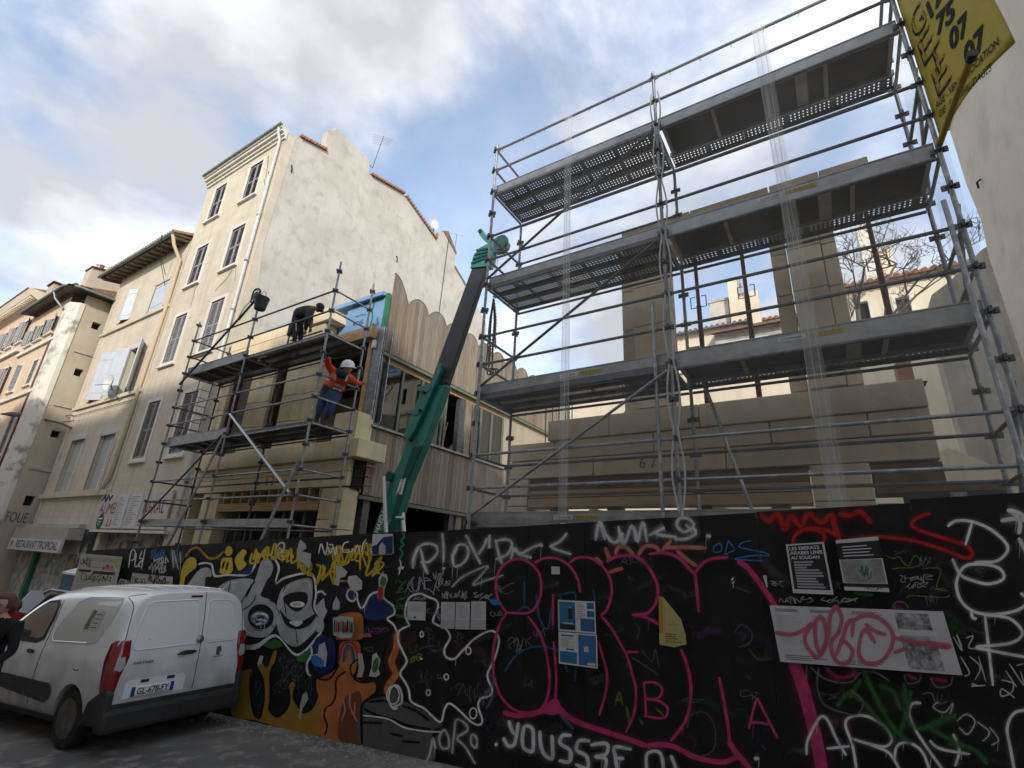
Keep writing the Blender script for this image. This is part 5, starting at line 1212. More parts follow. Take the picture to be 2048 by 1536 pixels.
paint('letter_highlight','A',[[(612,215),(640,202),(660,238)],[(720,450),(745,395),(780,360)],[(478,600),(500,650),(545,672)],[(955,590),(930,640),(860,700)],[(860,335),(900,330),(908,380)],[(330,400),(390,345),(450,335)],[(130,360),(180,290)]],'white',3.2,.5,.9)
paint('letter_crease','A',[[(560,420),(540,470),(470,520)],[(690,500),(720,540)],[(640,450),(690,470)],[(820,640),(830,740)],[(760,330),(740,400)],[(400,330),(380,410)],[(875,410),(880,460)],[(650,600),(690,640)]],'black',3,.5,.8)
fill('green_patch','A',[(612,745),(690,705),(735,745),(680,765)],'green'); fill('green_patch','A',[(820,830),(905,770),(915,820),(870,850)],'green'); fill('blue_patch','A',[(480,250),(540,240),(520,285),(470,282)],'navy'); fill('white_tooth','A',[(468,725),(500,742),(535,745),(520,770),(480,765)],'silver')
paint('spray_outline','A',[[(460,480),(520,380),(560,330)],[(540,640),(600,650)],[(740,430),(760,560)]],'black',2.5,.4)
fill('yellow_letter','A',[(70,335),(88,235),(130,180),(172,185),(178,240),(150,265),(112,292),(92,365)],'yellow'); fill('yellow_letter','A',ell(386,135,27,34),'yellow')
fill('yellow_letter','A',[(325,268),(338,190),(400,170),(412,262),(370,285)],'yellow'); fill('yellow_letter','A',[(440,245),(428,185),(478,125),(506,150),(482,190),(502,222),(462,262)],'yellow')
paint('spray_outline','A',[[(60,370),(80,240),(125,172),(178,180),(184,240),(150,270)],[(355,140),(375,100),(412,110),(414,160),(380,175)],[(325,268),(335,185),(385,170)],[(430,245),(420,185),(470,118),(510,140),(490,185),(510,225),(465,268)],[(345,250),(360,200)],[(370,260),(385,205)]],'black',4.5,.3)
paint('spray_arrow','A',[[(105,175),(140,130),(185,115),(225,150),(260,182),(310,178),(355,140)]],'ochre',4.5,.35)
for k, (x0,y0,x1,y1,a,n_) in enumerate(((520,185,640,120,40,9),(660,140,860,190,45,13),(830,230,920,270,40,9),(930,290,1100,260,50,9),(1040,130,1060,380,26,7),(1060,170,1230,160,50,11),(1240,200,1380,260,55,9),(1210,140,1310,110,40,7))):
    scribble('yellow_script','A',x0,y0,x1,y1,a,n_,'yellow',4.5,k+3,.95,.4)
paint('white_script','A',[[(968,155),(985,90),(1010,160),(1025,95),(1020,80)],[(1030,110),(1045,150),(1060,100),(1035,95)],[(1060,95),(1075,160),(1085,100)],[(1165,75),(1130,90),(1125,140),(1180,140),(1185,120)],[(1200,140),(1220,100),(1235,145)],[(1245,140),(1255,90),(1275,60)]],'white',3,.4)
paint('white_halo','A',[[(690,120),(720,85),(745,90),(740,130),(700,160)]],'white',5,.8,.7)
fill('blue_cloud','A',[(1228,490),(1300,425),(1355,405),(1440,480),(1450,545),(1345,585),(1255,560)],'navy'); fill('blue_cloud','A',ell(1180,412,42,40),'navy'); fill('blue_cloud','A',[(960,690),(1060,700),(1075,860),(1010,930),(945,900),(925,800)],'navy')
paint('white_line','A',[[(1150,415),(1165,385),(1200,388),(1218,425),(1190,458),(1160,445),(1148,410)],[(1215,430),(1225,470),(1240,500),(1262,492),(1300,422),(1355,402),(1400,450),(1450,490),(1456,540),(1412,572),(1452,610),(1480,670)],[(950,410),(985,395),(1015,420)],[(918,740),(925,800),(895,860),(900,920),(920,940)],[(955,520),(975,560),(995,600)]],'white',4,.35)
paint('orange_wave','A',[[(1475,655),(1470,760),(1440,850),(1465,930),(1420,1000),(1412,1060)]],'orange',13,.2)
paint('green_wave','A',[[(1510,20),(1522,45),(1500,70),(1520,95),(1495,120),(1510,150),(1490,190)]],'teal',4.5,.3); paint('green_wave','A',[[(1490,190),(1500,230),(1485,290)]],'white',3,.4); scribble('green_wave','A',1475,330,1470,600,12,12,'green',3.5,9)
fill('orange_frame','A',[(1088,560),(1110,540),(1200,530),(1252,555),(1255,690),(1235,708),(1105,705),(1080,690)],'orange'); paint('spray_outline','A',[[(1082,690),(1088,555),(1200,520),(1258,555),(1258,700),(1100,712)]],'black',3.5,.3)
fill('orange_dome','A',[(1098,860),(1105,740),(1165,712),(1230,725),(1240,800),(1220,860),(1190,930)],'orange')
for k,(r_,cc) in enumerate(((62,'red'),(48,'salmon'),(36,'violet'),(24,'teal'))): paint('rainbow','A',[[(1165-r_,850),(1165-r_*.7,790-r_*.5),(1165,770-r_*.75),(1165+r_*.7,790-r_*.5),(1165+r_,850)]],cc,4,.2)
paint('spray_outline','A',[[(1240,820),(1180,870),(1182,930),(1225,975)],[(1095,850),(1100,740)]],'black',3.5,.3)
scribble('violet_script','A',1260,650,1420,640,22,9,'violet',2.5,4); fill('pink_patch','A',[(1255,672),(1300,660),(1315,688),(1255,690)],'pink',False); scribble('green_script','A',1250,765,1320,770,16,7,'green',2.2,5)
fill('white_loop','A',ell(1470,1075,34,62),'grey'); paint('white_line','A',[ell(1466,1075,42,76,10,1.2)+[(1450,1140)]],'white',4,.35)
scribble('scratch','A',700,830,900,1050,60,16,'dim',1.2,21,.6); scribble('scratch','A',680,1000,850,900,50,14,'dim',1.2,22,.6)
# -- white figure and grey tags
paint('white_figure','B',[[(130,670),(105,620),(105,560),(130,500),(190,477),(240,497),(290,518),(300,562),(270,640),(300,668),(350,690),(375,742),(340,810),(350,858),(398,872),(450,822),(520,752),(600,706),(650,712),(670,770),(640,880),(600,970),(630,1060),(610,1096),(560,1112),(545,1160),(570,1240),(550,1270),(500,1250),(430,1182),(370,1140),(340,1180),(322,1250),(280,1230),(220,1172),(140,1130),(125,1060),(100,1008),(72,958),(112,890),(90,830),(60,762),(66,702),(130,670)]],'white',4.2,.35,1,False,4)
paint('white_ring','B',[ell(203,722,10,17,8)+[(213,722)],ell(485,822,15,22,8)+[(500,822)],ell(352,980,14,17,8)+[(366,980)],ell(243,1075,12,17,8)+[(255,1075)],ell(515,1200,22,32,8)+[(537,1200)],ell(30,1090,38,55,9)+[(68,1090)]],'white',3,.35)
scribble('yellow_tag','B',130,890,185,850,20,8,'lime',3,31); paint('white_dash','B',[[(190,868),(208,872)]],'white',4)
for k,(x0,y0,x1,y1,a,n_,w_) in enumerate(((105,420,300,430,40,11,2.2),(265,370,340,365,20,7,1.8),(305,405,375,410,20,9,1.8),(320,490,480,485,18,17,2),(520,490,620,500,22,9,2),(150,505,230,505,10,9,1.6),(390,730,450,760,30,9,1.4),(180,980,250,1000,40,9,1),(380,1050,580,1080,40,15,1),(210,690,270,860,20,9,1),(620,600,690,600,18,7,1.6),(280,620,320,560,25,7,1.5),(420,390,470,370,14,6,1.4))):
    scribble('marker_tag','B',x0,y0,x1,y1,a,n_,'dim' if w_ < 1.5 else 'silver',w_,40+k,.75)
paint('white_tag','B',[[(720,770),(745,740),(765,760),(730,790),(745,810)],[(760,800),(780,740),(800,800),(820,740)],[(830,745),(835,790)],[(865,740),(840,765),(870,790)],[(775,820),(800,812),(825,825)]],'dim',2,.4)
# -- soft white lettering along the top
paint('soft_lettering','B',[[(150,325),(155,260),(185,195),(240,175),(290,190),(295,235),(245,285),(195,285)],[(195,200),(215,290),(240,360)],[(328,110),(335,200),(335,290)],[(400,315),(390,250),(425,185),(475,190),(482,250),(445,300),(402,315)],[(470,120),(520,220),(560,300)],[(600,140),(580,190),(545,240)],[(615,120),(610,200)],[(650,150),(668,230),(688,300)],[(650,270),(720,240),(750,180),(720,150),(650,160)],[(742,268),(765,205),(800,235),(880,195),(935,178)],[(975,195),(1040,160),(1085,110)],[(985,195),(1030,215),(1110,240)],[(740,190),(800,240),(870,260)]],'white',9,1.0,.62)
paint('soft_lettering','B',[[(385,440),(440,385),(520,340),(605,312),(560,370),(515,425),(600,395),(700,365)],[(330,320),(345,330)]],'white',7,.9,.45)
paint('soft_lettering','B',[[(150,300),(160,250),(185,200)],[(205,280),(235,350)],[(395,300),(395,250),(420,200)],[(612,180),(615,205)],[(925,185),(938,190)],[(338,318),(342,330)]],'white',7,.6,.7)
paint('soft_lettering','C',[[(125,235),(150,130),(185,200),(235,245),(285,190)],[(255,150),(285,255),(335,150),(365,240),(395,130),(420,245)],[(430,205),(520,160),(470,195),(590,215)],[(690,150),(660,112),(605,110),(590,150),(630,185),(680,165),(695,195),(640,225),(575,225)],[(765,208),(780,212)]],'white',10,.95,.72)
paint('soft_lettering','C',[[(130,200),(150,140),(180,230)],[(270,190),(290,250)],[(345,160),(370,235)],[(640,140),(665,165),(690,150)],[(755,205),(785,212)]],'white',9,.7,.6)
paint('salmon_lettering','C',[[(180,270),(210,352)],[(240,315),(255,275),(300,272),(345,318)],[(370,318),(405,268),(465,268),(495,305)],[(505,290),(560,232)],[(515,275),(640,272),(762,276)],[(590,290),(640,335),(705,382)],[(125,330),(165,370)],[(200,415),(285,390)]],'salmon',9,.35,.85)
paint('blue_tag','C',[[(830,250),(800,270),(805,300),(840,295),(845,262),(828,250)],[(885,232),(865,310),(890,300),(920,290)],[(920,285),(885,235)],[(1015,235),(965,245),(945,270),(1000,285),(1080,300),(1115,320),(1040,318),(920,338),(980,345),(1080,350)]],'blue',3,.4)
# -- magenta bubble lettering
mag = 'magenta'
paint('bubble_outline','B',[[(720,590),(672,520),(655,430),(675,340),(730,285),(800,268),(870,298),(918,360),(930,450),(908,535),(850,592),(720,590)],[(720,592),(680,660),(648,770),(638,880),(650,1000),(690,1100),(760,1172),(850,1196),(930,1170),(970,1090),(980,960),(952,800),(912,700),(850,612)],[(890,290),(950,263),(1030,266),(1100,310),(1150,390),(1165,470)],[(1000,480),(1000,670)],[(1005,765),(1015,880),(1022,1000),(1015,1115)],[(1100,292),(1150,260),(1225,262),(1290,302),(1340,372),(1356,450),(1345,520),(1322,580),(1290,606)],[(1290,608),(1350,680),(1410,780),(1450,860),(1480,960),(1502,1060),(1490,1200),(1440,1312)],[(1445,828),(1515,828)],[(1275,760),(1300,850),(1328,960),(1318,1080),(1280,1210)]],mag,5.2,.3)
paint('bubble_outline','B',[[(700,1190),(800,1212),(930,1185),(1010,1125),(1040,1165),(1120,1235),(1250,1285),(1420,1340),(1590,1400)]],mag,12,.35); fill('bubble_join','B',[(930,1195),(1010,1110),(1025,1110),(1065,1190),(1000,1210)],mag,False)
paint('bubble_outline','C',[[(190,355),(250,325),(340,320),(400,352),(450,420),(482,500),(470,590),(420,648),(335,655)],[(335,655),(420,672),(490,712)],[(612,850),(642,920),(666,1020),(670,1130),(640,1260),(555,1375)],[(430,312),(520,304),(600,332),(650,382),(690,425)],[(693,410),(705,520),(716,642)],[(690,425),(740,362),(800,336),(885,330)],[(832,1010),(860,1150),(884,1300),(892,1390)]],mag,6.5,.3)
paint('bubble_outline','C',[[(935,352),(990,385),(1050,460),(1100,530),(1155,610)],[(420,1395),(560,1400),(700,1465),(850,1492),(945,1465),(1010,1536)],[(885,1370),(930,1440),(1010,1530)]],mag,11,.3)
paint('bubble_outline','D',[[(235,900),(300,1080),(340,1230),(380,1400),(410,1560)]],mag,24,.15)
paint('pink_letter','C',[[(404,1040),(412,1130),(416,1232)],[(404,1040),(470,1042),(508,1080),(486,1130),(412,1132)],[(412,1132),(490,1145),(540,1190),(515,1242),(404,1230)],[(1000,1305),(1020,1220),(1046,1125)],[(1046,1125),(1100,1230),(1166,1360)],[(1005,1265),(1060,1268),(1120,1278)]],'magenta',5,.3)
paint('blue_wash','B',[[(830,400),(830,560)],[(780,600),(830,555),(880,590)],[(900,480),(920,620),(970,690),(990,560)],[(1045,470),(1060,580)],[(1060,480),(1130,470),(1140,520)],[(1245,450),(1255,520)],[(715,940),(780,850),(870,800),(960,795),(1050,830)],[(1075,890),(1090,950)],[(1140,920),(1135,1000)],[(640,500),(690,540)]],'blue',4,.7,.55)
fill('blue_smudge','B',[(620,510),(680,520),(690,540),(640,545)],'blue')
paint('lilac_wash','B',[[(620,960),(650,1000),(600,1080),(580,1150)],[(590,1060),(640,1090),(600,1170)],[(1040,1190),(1100,1260),(1130,1290)]],'lilac',9,1,.4)
paint('yellow_wash','C',[[(240,1170),(265,1095),(285,1170)],[(250,1140),(280,1140)],[(310,1180),(325,1290)],[(380,1240),(400,1280)],[(470,1180),(520,1230)]],'lime',5,.6,.5)
paint('ghost_wash','C',[[(350,700),(380,740),(360,800)],[(390,850),(450,920),(470,850),(490,960)],[(330,890),(490,1000)],[(920,760),(960,710),(1020,760),(1000,820),(940,840)],[(1000,850),(1060,910),(1140,900)],[(990,1000),(1010,1020)],[(1070,1390),(1100,1420)],[(900,490),(1010,530)],[(650,1300),(680,1220),(760,1215),(810,1300),(800,1420),(730,1460)]],'dim',4,1,.45)
paint('white_dot','C',[[(1030,1468),(1060,1470)],[(905,450),(912,455)],[(910,470),(914,474)]],'white',8,.4)
# -- big white words at the bottom
paint('white_lettering','B',[[(738,1238),(755,1290),(775,1325)],[(798,1250),(785,1330),(770,1385),(735,1390),(705,1340)],[(832,1270),(822,1340),(830,1400),(880,1425),(888,1350),(880,1285),(832,1268)],[(928,1298),(930,1370),(950,1435),(1000,1468),(1004,1400),(1000,1325)],[(1120,1330),(1065,1328),(1050,1375),(1110,1420),(1105,1485),(1040,1478)],[(1230,1362),(1165,1360),(1150,1415),(1210,1455),(1212,1525),(1140,1500)],[(1230,1385),(1330,1378),(1325,1440),(1262,1455),(1325,1470),(1315,1545)],[(1395,1540),(1385,1470),(1378,1398),(1480,1412)],[(1385,1462),(1435,1466)],[(655,1380),(675,1384)]],'white',9,.45,.8)
paint('white_lettering','C',[[(425,1560),(425,1445),(500,1440),(520,1560)],[(560,1450),(580,1500),(600,1560)]],'white',8,.45,.8)
paint('white_lettering','B',[[(285,1340),(300,1410)],[(350,1290),(322,1340),(335,1400),(378,1400),(375,1330),(350,1290)],[(400,1440),(410,1330),(425,1235),(480,1260),(490,1300),(430,1345),(480,1400),(540,1500)],[(515,1320),(515,1380),(545,1400),(545,1340),(515,1320)],[(280,1350),(265,1440),(240,1490)]],'white',7,.8,.6)
# -- right end
paint('red_scrawl','D',[[(60,110),(110,150),(160,110),(200,200),(230,120),(290,180),(330,110),(400,160),(450,110)],[(460,100),(480,200),(500,250)],[(500,110),(560,120),(620,100),(680,165)]],'red',14,.6,.8)
paint('red_scrawl','D',[[(240,265),(270,215),(340,195),(410,220),(412,262),(360,295),(280,300),(240,265)],[(480,170),(500,240),(512,300),(560,258),(700,238),(900,258),(1080,310),(1200,358),(1240,335),(1200,285),(1060,240),(930,195),(905,160),(960,120),(1010,110)],[(270,215),(340,190),(450,210),(500,250)]],'red',9,.5,.85)
paint('white_lettering','D',[[(1100,182),(1150,150),(1240,155),(1340,198),(1420,268),(1432,320),(1370,374),(1250,380)],[(1238,160),(1200,285)],[(1128,360),(1170,445),(1235,480),(1330,500),(1412,470),(1385,412),(1280,390),(1190,408),(1150,500),(1180,600),(1260,658),(1380,668),(1500,640),(1545,590),(1505,550)],[(1232,655),(1240,685),(1262,695)],[(1308,675),(1328,850),(1352,1065)],[(1300,672),(1440,690),(1515,770),(1450,828),(1262,850),(1345,870),(1560,912)],[(1560,1195),(1470,1215),(1430,1300),(1450,1420),(1475,1560)]],'white',7,.4,.9)
paint('white_lettering','D',[[(1395,150),(1470,140),(1560,150)],[(1445,85),(1500,150),(1495,225)],[(1430,90),(1500,110),(1570,160)],[(1495,245),(1530,310),(1560,380)]],'white',11,.5,.85)
paint('white_lettering','D',[[(320,1450),(325,1370),(380,1260),(412,1235),(445,1270),(480,1350),(540,1452)],[(430,1412),(560,1400)],[(600,1560),(575,1400),(535,1280),(570,1235),(660,1235),(750,1290),(792,1360),(740,1402),(570,1358)],[(670,1390),(780,1440),(850,1560)],[(955,1160),(905,1165),(888,1225),(930,1320),(1010,1440),(1090,1550)],[(805,1480),(820,1400),(880,1378),(960,1430),(1010,1560)],[(1130,1330),(1165,1420),(1140,1510)],[(1000,1365),(1060,1412),(1225,1442)]],'white',6.5,.4,.85)
paint('green_scrawl','D',[[(490,1180),(550,1110),(640,1160),(720,1260),(820,1360)],[(640,990),(690,1100),(790,1280),(900,1390)],[(860,1050),(870,1200),(830,1340)],[(900,1090),(880,1240),(960,1300),(1150,1225),(1000,1290),(1200,1400)],[(620,1030),(560,1130)],[(720,1060),(800,1100),(840,1200)],[(580,545),(690,560)],[(1100,1380),(1250,1420),(1320,1500)]],'green',14,.9,.7)
paint('pale_loop','D',[[(320,950),(318,1040)],[(385,960),(380,1080),(420,1170),(520,1212),(600,1222),(632,1150),(560,1085)],[(340,960),(430,1030),(560,1045),(620,990),(700,990),(780,1040)],[(860,1000),(880,1050),(940,1040),(955,990)],[(1000,1010),(1040,1070),(1110,1060),(1130,1010)],[(790,640),(820,600),(870,610),(880,640)],[(960,1110),(1010,1105),(1040,1160),(1100,1150)]],'dim',4.5,.6,.8)
paint('pink_wash','D',[[(430,970),(500,1020),(580,1000),(570,960)],[(870,1000),(930,1030)],[(1010,1020),(1100,1040)],[(800,630),(860,640)]],'magenta',12,1,.45)
paint('yellow_outline','D',[[(755,340),(800,360),(830,350),(880,400),(920,345),(960,385),(900,410),(840,410),(790,420)],[(960,415),(1060,420),(1040,520),(1110,540)],[(1030,530),(1085,525)],[(880,580),(900,565),(1080,575),(1110,560)]],'lime',2.5,.5,.7)
for k,(x0,y0,x1,y1,a,n_) in enumerate(((830,470,1010,470,16,13),(870,510,985,510,16,9),(170,590,350,590,16,13),(390,590,600,590,16,13),(120,495,190,500,14,7))): scribble('marker_tag','D',x0,y0,x1,y1,a,n_,'silver',1.8,70+k,.7)
paint('white_tag','D',[[(1130,790),(1180,870),(1150,780),(1180,850)],[(1200,800),(1240,790),(1215,850),(1260,860)],[(1170,900),(1220,990),(1190,1010)],[(1220,900),(1280,960),(1250,1030)],[(1270,900),(1310,1040)],[(1230,1050),(1260,1060),(1230,1065),(1310,1060)],[(1395,1030),(1460,1050),(1450,1100),(1395,1120),(1400,1080),(1470,1130)],[(1420,980),(1480,1070)],[(1440,940),(1520,1060),(1500,980)],[(1480,950),(1520,940)]],'white',3.5,.5,.6)
paint('white_tag','D',[[(1050,1150),(1020,1180),(1080,1210),(1130,1160),(1110,1220)],[(1150,1260),(1200,1220),(1250,1260),(1210,1330),(1160,1290)],[(1260,1260),(1330,1320),(1290,1370)],[(1330,1290),(1380,1360),(1340,1390)]],'white',4.5,.7,.5)
# -- many small marker tags scattered between the big pieces
for k in range(46):
    cx_, cy_ = RD.uniform(815, 2030), RD.uniform(1075, 1500); wd = RD.uniform(14, 46); hh = RD.uniform(4, 11)
    CR['Z'] = (0, 0, 1.0); scribble('marker_tag','Z',cx_,cy_,cx_+wd,cy_+RD.uniform(-4,8),hh,RD.choice((5,7,9)),RD.choice(('dim','dim','dim','silver','lilac','violet')),RD.choice((.8,1.1,1.6)),200+k,RD.uniform(.35,.7))
# -- tags by the van
paint('white_tag','V',[[(845,270),(860,170),(885,165),(880,215),(858,225)],[(895,180),(885,260),(915,255)],[(930,165),(915,210),(935,215),(905,255),(920,265)],[(950,150),(925,280)]],'white',2.6,.4)
scribble('blue_tag','V',980,190,1075,185,26,11,'blue',2.5,80); scribble('white_tag','V',1000,230,1100,225,18,9,'white',2.2,81); scribble('white_tag','V',975,275,1080,275,26,15,'silver',2.6,82); scribble('blue_tag','V',1115,180,1190,210,50,9,'blue',3,83,.5,.9)
paint('white_halo','V',[[(1120,160),(1130,270)],[(1130,160),(1160,280)],[(1170,170),(1175,240)]],'white',5,1,.5); scribble('white_tag','V',770,370,850,360,26,9,'silver',3,84)

# ------------------------------------------------------------------ posters and stickers pasted on the hoarding (each its own thing)
def poster(name, label, c, quad, col, cat='poster', group=None):
    LAYER[0] += 2; off = lay(); LAYER[0] += 7; q = [cpx(c, p) for p in quad]
    mb = MB(); mb.v = [tuple(onH(*p) - HNv*off) for p in q] + [tuple(onH(*p) - HNv*(off-.0003)) for p in q]; n = len(q)
    mb.f = [tuple(range(n)), tuple(range(2*n-1, n-1, -1))] + [(i,(i+1)%n,n+(i+1)%n,n+i) for i in range(n)]
    P = mb.build(name, M('paper_%d' % (LAYER[0]), col, .75, col2=tuple(k*.86 for k in col), scale=6, bump=.15, bscale=8), None, fix=False)
    tag(P, label, cat, group); ORG[P.name] = Vector((0,0,0)); P['_'] = 0; del P['_']
    Q = [Vector(mb.v[i]) for i in range(4)] if n >= 4 else None
    return P, Q
def ink_rects(P, Q, rects, col, name='print'):
    mb = MB(); off = .00035 + random.uniform(0,.0001)
    for u0, v0, u1, v1 in rects:
        def f(u, v): return (Q[0].lerp(Q[1], u)).lerp(Q[3].lerp(Q[2], u), v) - HNv*off
        mb.quad(f(u0,v0), f(u1,v0), f(u1,v1), f(u0,v1))
    o_ = mb.build(name, M('ink_%02d%02d%02d' % tuple(int(k*99) for k in col), col, .75), P, fix=False); o_['kind'] = 'stuff'
    return o_
def ink_text(P, Q, body, u0, v0, u1, v1, col, bold=.0):
    def f(u, v): return (Q[0].lerp(Q[1], u)).lerp(Q[3].lerp(Q[2], u), v)
    c = f((u0+u1)/2,(v0+v1)/2); w = (f(u1,(v0+v1)/2)-f(u0,(v0+v1)/2)); h = (f((u0+u1)/2,v0)-f((u0+u1)/2,v1))
    ux = w.normalized(); uy = h.normalized()
    o = text_obj('print', body, M('ink_%02d%02d%02d' % tuple(int(k*99) for k in col), col, .75), P, c, ux, uy, w.length, h.length, off=0, bold=bold)
    for v in o.data.vertices: v.co = Vector(v.co) - HNv*.0006
    return o
def lines(n, u0, u1, v0, v1, seed, th=.35):
    r = random.Random(seed); out = []
    for i in range(n):
        v = v0+(v1-v0)*(i+.5)/n; hh = (v1-v0)/n*th/2; out.append((u0, v-hh, u0+(u1-u0)*r.uniform(.6,1), v+hh))
    return out
K0 = (.02,.02,.022); W0 = (.55,.55,.56); G0 = (.25,.25,.26); BL = (.03,.13,.28)
P,Q = poster('poster','white bordered black poster headed LES EMIRATS ARABES UNIS AU SOUDAN','D',[(205,282),(415,268),(470,560),(245,550)],W0); ink_rects(P,Q,[(.05,.03,.95,.92)],K0)
for i,(tx) in enumerate(('LES EMIRATS','ARABES UNIS','AU SOUDAN')): ink_text(P,Q,tx,.08,.06+.095*i,[.86,.92,.82][i],.13+.095*i,W0,.02)
ink_rects(P,Q,[(.14,.36+.055*i,.14+w,.395+.055*i) for i,w in enumerate((.5,.45,.32,.62,.68,.7,.5,.55,.66,.7))],(.3,.3,.31))
P,Q = poster('poster','black poster with a grey picture and green scrawl beside the emirates poster','D',[(480,258),(715,238),(778,545),(530,535)],W0); ink_rects(P,Q,[(.0,.07,1,.40),(.0,.86,1,.93)],K0); o_ = ink_rects(P,Q,[(.03,.41,.97,.85)],G0); o_.data.materials.clear(); o_.data.materials.append(M('photo_print', (.30,.30,.30), .75, col2=(.18,.18,.18), scale=9)); ink_rects(P,Q,lines(4,.12,.95,.12,.36,3,.3),W0)
scribble('green_scrawl','D',610,420,670,450,24,9,'green',2.5,90); scribble('marker_scrawl','D',640,525,760,530,8,9,'black',1.5,91)
P,Q = poster('banner_poster','long white paper banner of small print with a grey map, overpainted in pink','D',[(115,618),(1072,652),(1180,1004),(175,930)],(.50,.50,.53))
ink_rects(P,Q,lines(3,.03,.19,.05,.11,5,.55)+lines(3,.25,.42,.05,.11,6,.55)+lines(3,.50,.70,.05,.11,7,.55)+lines(3,.04,.30,.86,.96,8,.4)+lines(3,.38,.68,.88,.97,9,.4),(.08,.08,.09)); ink_rects(P,Q,lines(22,.03,.2,.16,.7,10,.3)+lines(22,.25,.43,.16,.7,12,.3),(.33,.33,.36)); o_ = ink_rects(P,Q,[(.74,.05,.92,.32),(.74,.42,.92,.96)],(.17,.17,.18)); o_.data.materials.clear(); o_.data.materials.append(M('map_print', (.36,.36,.37), .75, col2=(.06,.06,.065), scale=14, col3=(.5,.5,.5), scale3=30)); ink_rects(P,Q,[(.78,.34,.94,.40)],(.5,.5,.52)); ink_rects(P,Q,[(.20,.02,.203,.96),(.46,.03,.463,.97)],(.62,.62,.64))
ink_rects(P,Q,[(.76+.03*i,.1+.05*((i*7)%5),.772+.03*i,.13+.05*((i*7)%5)) for i in range(5)]+[(.75+.025*i,.5+.08*((i*5)%6),.77+.025*i,.53+.08*((i*5)%6)) for i in range(6)],(.04,.04,.045))
paint('pink_overspray','D',[[(145,768),(240,780),(320,745),(348,722),(310,800),(345,880),(390,900),(430,820),(420,720),(395,680),(368,720),(372,830),(400,890)],[(400,890),(440,780),(450,680),(480,625),(512,680),(500,760),(455,830),(480,920),(540,940),(575,880),(545,830),(500,810)],[(480,900),(520,800),(545,720),(575,705),(570,795)],[(575,705),(640,675),(720,690),(790,760),(790,840),(740,920),(660,940),(610,890),(620,790),(650,755),(700,830)],[(640,720),(700,760),(760,780)],[(800,795),(900,820),(1000,835),(1095,850),(1090,835),(940,825)],[(800,880),(880,850)]],'pink',9,.35,.85)
for i,(quad,seed,lb) in enumerate((([(1043,513),(1265,524),(1273,717),(1046,697)],1,'blue and white event poster pasted above its twin under the magenta letters'),([(1047,702),(1278,722),(1283,924),(1050,893)],2,'blue and white event poster with a portrait pasted below its twin'))):
    P,Q = poster('poster',lb,'B',quad,W0)
    ink_rects(P,Q,[(.03,.05,.47,.95)] if i == 0 else [(.03,.6,.48,.95),(.52,.04,.97,.96)],BL); ink_rects(P,Q,[(.78,.05,.97,.25),(.78,.3,.97,.5),(.6,.55,.97,.95)] if i == 0 else [(.06,.08,.4,.13),(.2,.5,.4,.55)],(.03,.10,.22))
    ink_rects(P,Q,[(.28,.25,.4,.6),(.05,.78,.45,.93),(.62,.7,.9,.9)] if i == 0 else [(.1,.68,.4,.93),(.55,.55,.9,.95),(.53,.1,.95,.2)],K0); ink_rects(P,Q,lines(9,.52,.74,.08,.6,seed+20,.3) if i == 0 else lines(9,.07,.42,.18,.48,seed+20,.3),(.2,.2,.25))
    ink_rects(P,Q,[(.3,.22,.37,.32),(.12,.72,.4,.76)] if i == 0 else [(.66,.38,.78,.55),(.74,.86,.95,.94)],(.45,.42,.42))
P,Q = poster('poster','torn pale yellow poster remnant lettered SOLIDAR on the magenta letters','C',[(495,550),(520,556),(570,615),(622,680),(648,770),(652,820),(585,838),(500,822)],(.42,.38,.15))
Q = [onH(*cpx('C',p)) - HNv*(.0035+(LAYER[0]-7)*.00012) for p in ((495,550),(650,560),(652,835),(500,826))]; ink_rects(P,Q,[(.0,.03,.16,.75)],(.40,.22,.05)); ink_rects(P,Q,lines(3,.22,.85,.74,.88,4,.4),(.12,.09,.03)); ink_text(P,Q,'SOLIDAR',.25,.89,.85,.94,(.12,.09,.03),.02); ink_rects(P,Q,[(.2,.22,.22,.7),(.3,.56,.75,.58)],(.28,.26,.12))
for i,quad in enumerate(([(140,522),(250,525),(247,637),(137,633)],[(343,525),(427,527),(422,686),(340,684)],[(432,527),(516,527),(514,690),(428,688)],[(525,522),(613,522),(612,692),(520,690)])):
    P,Q = poster('notice','%s pasted in the row under the grey tags' % ('square white typed notice with a dark seal','tall torn notice nearest the square sealed notice','tall torn notice with another on either side','tall torn notice nearest the magenta letters')[i],'B',quad,(.46,.46,.48),'notice')
    ink_rects(P,Q,lines(5,.2,.85,.25,.55,i+30,.18) if i == 0 else lines(9,.25,.9,.1,.6,i+30,.35),(.08,.08,.09) if i == 0 else (.26,.27,.32)); ink_rects(P,Q,[(.36,.8,.48,.9)] if i == 0 else [(.02,.66,.98,.98)],(.04,.04,.05) if i == 0 else (.36,.36,.35))
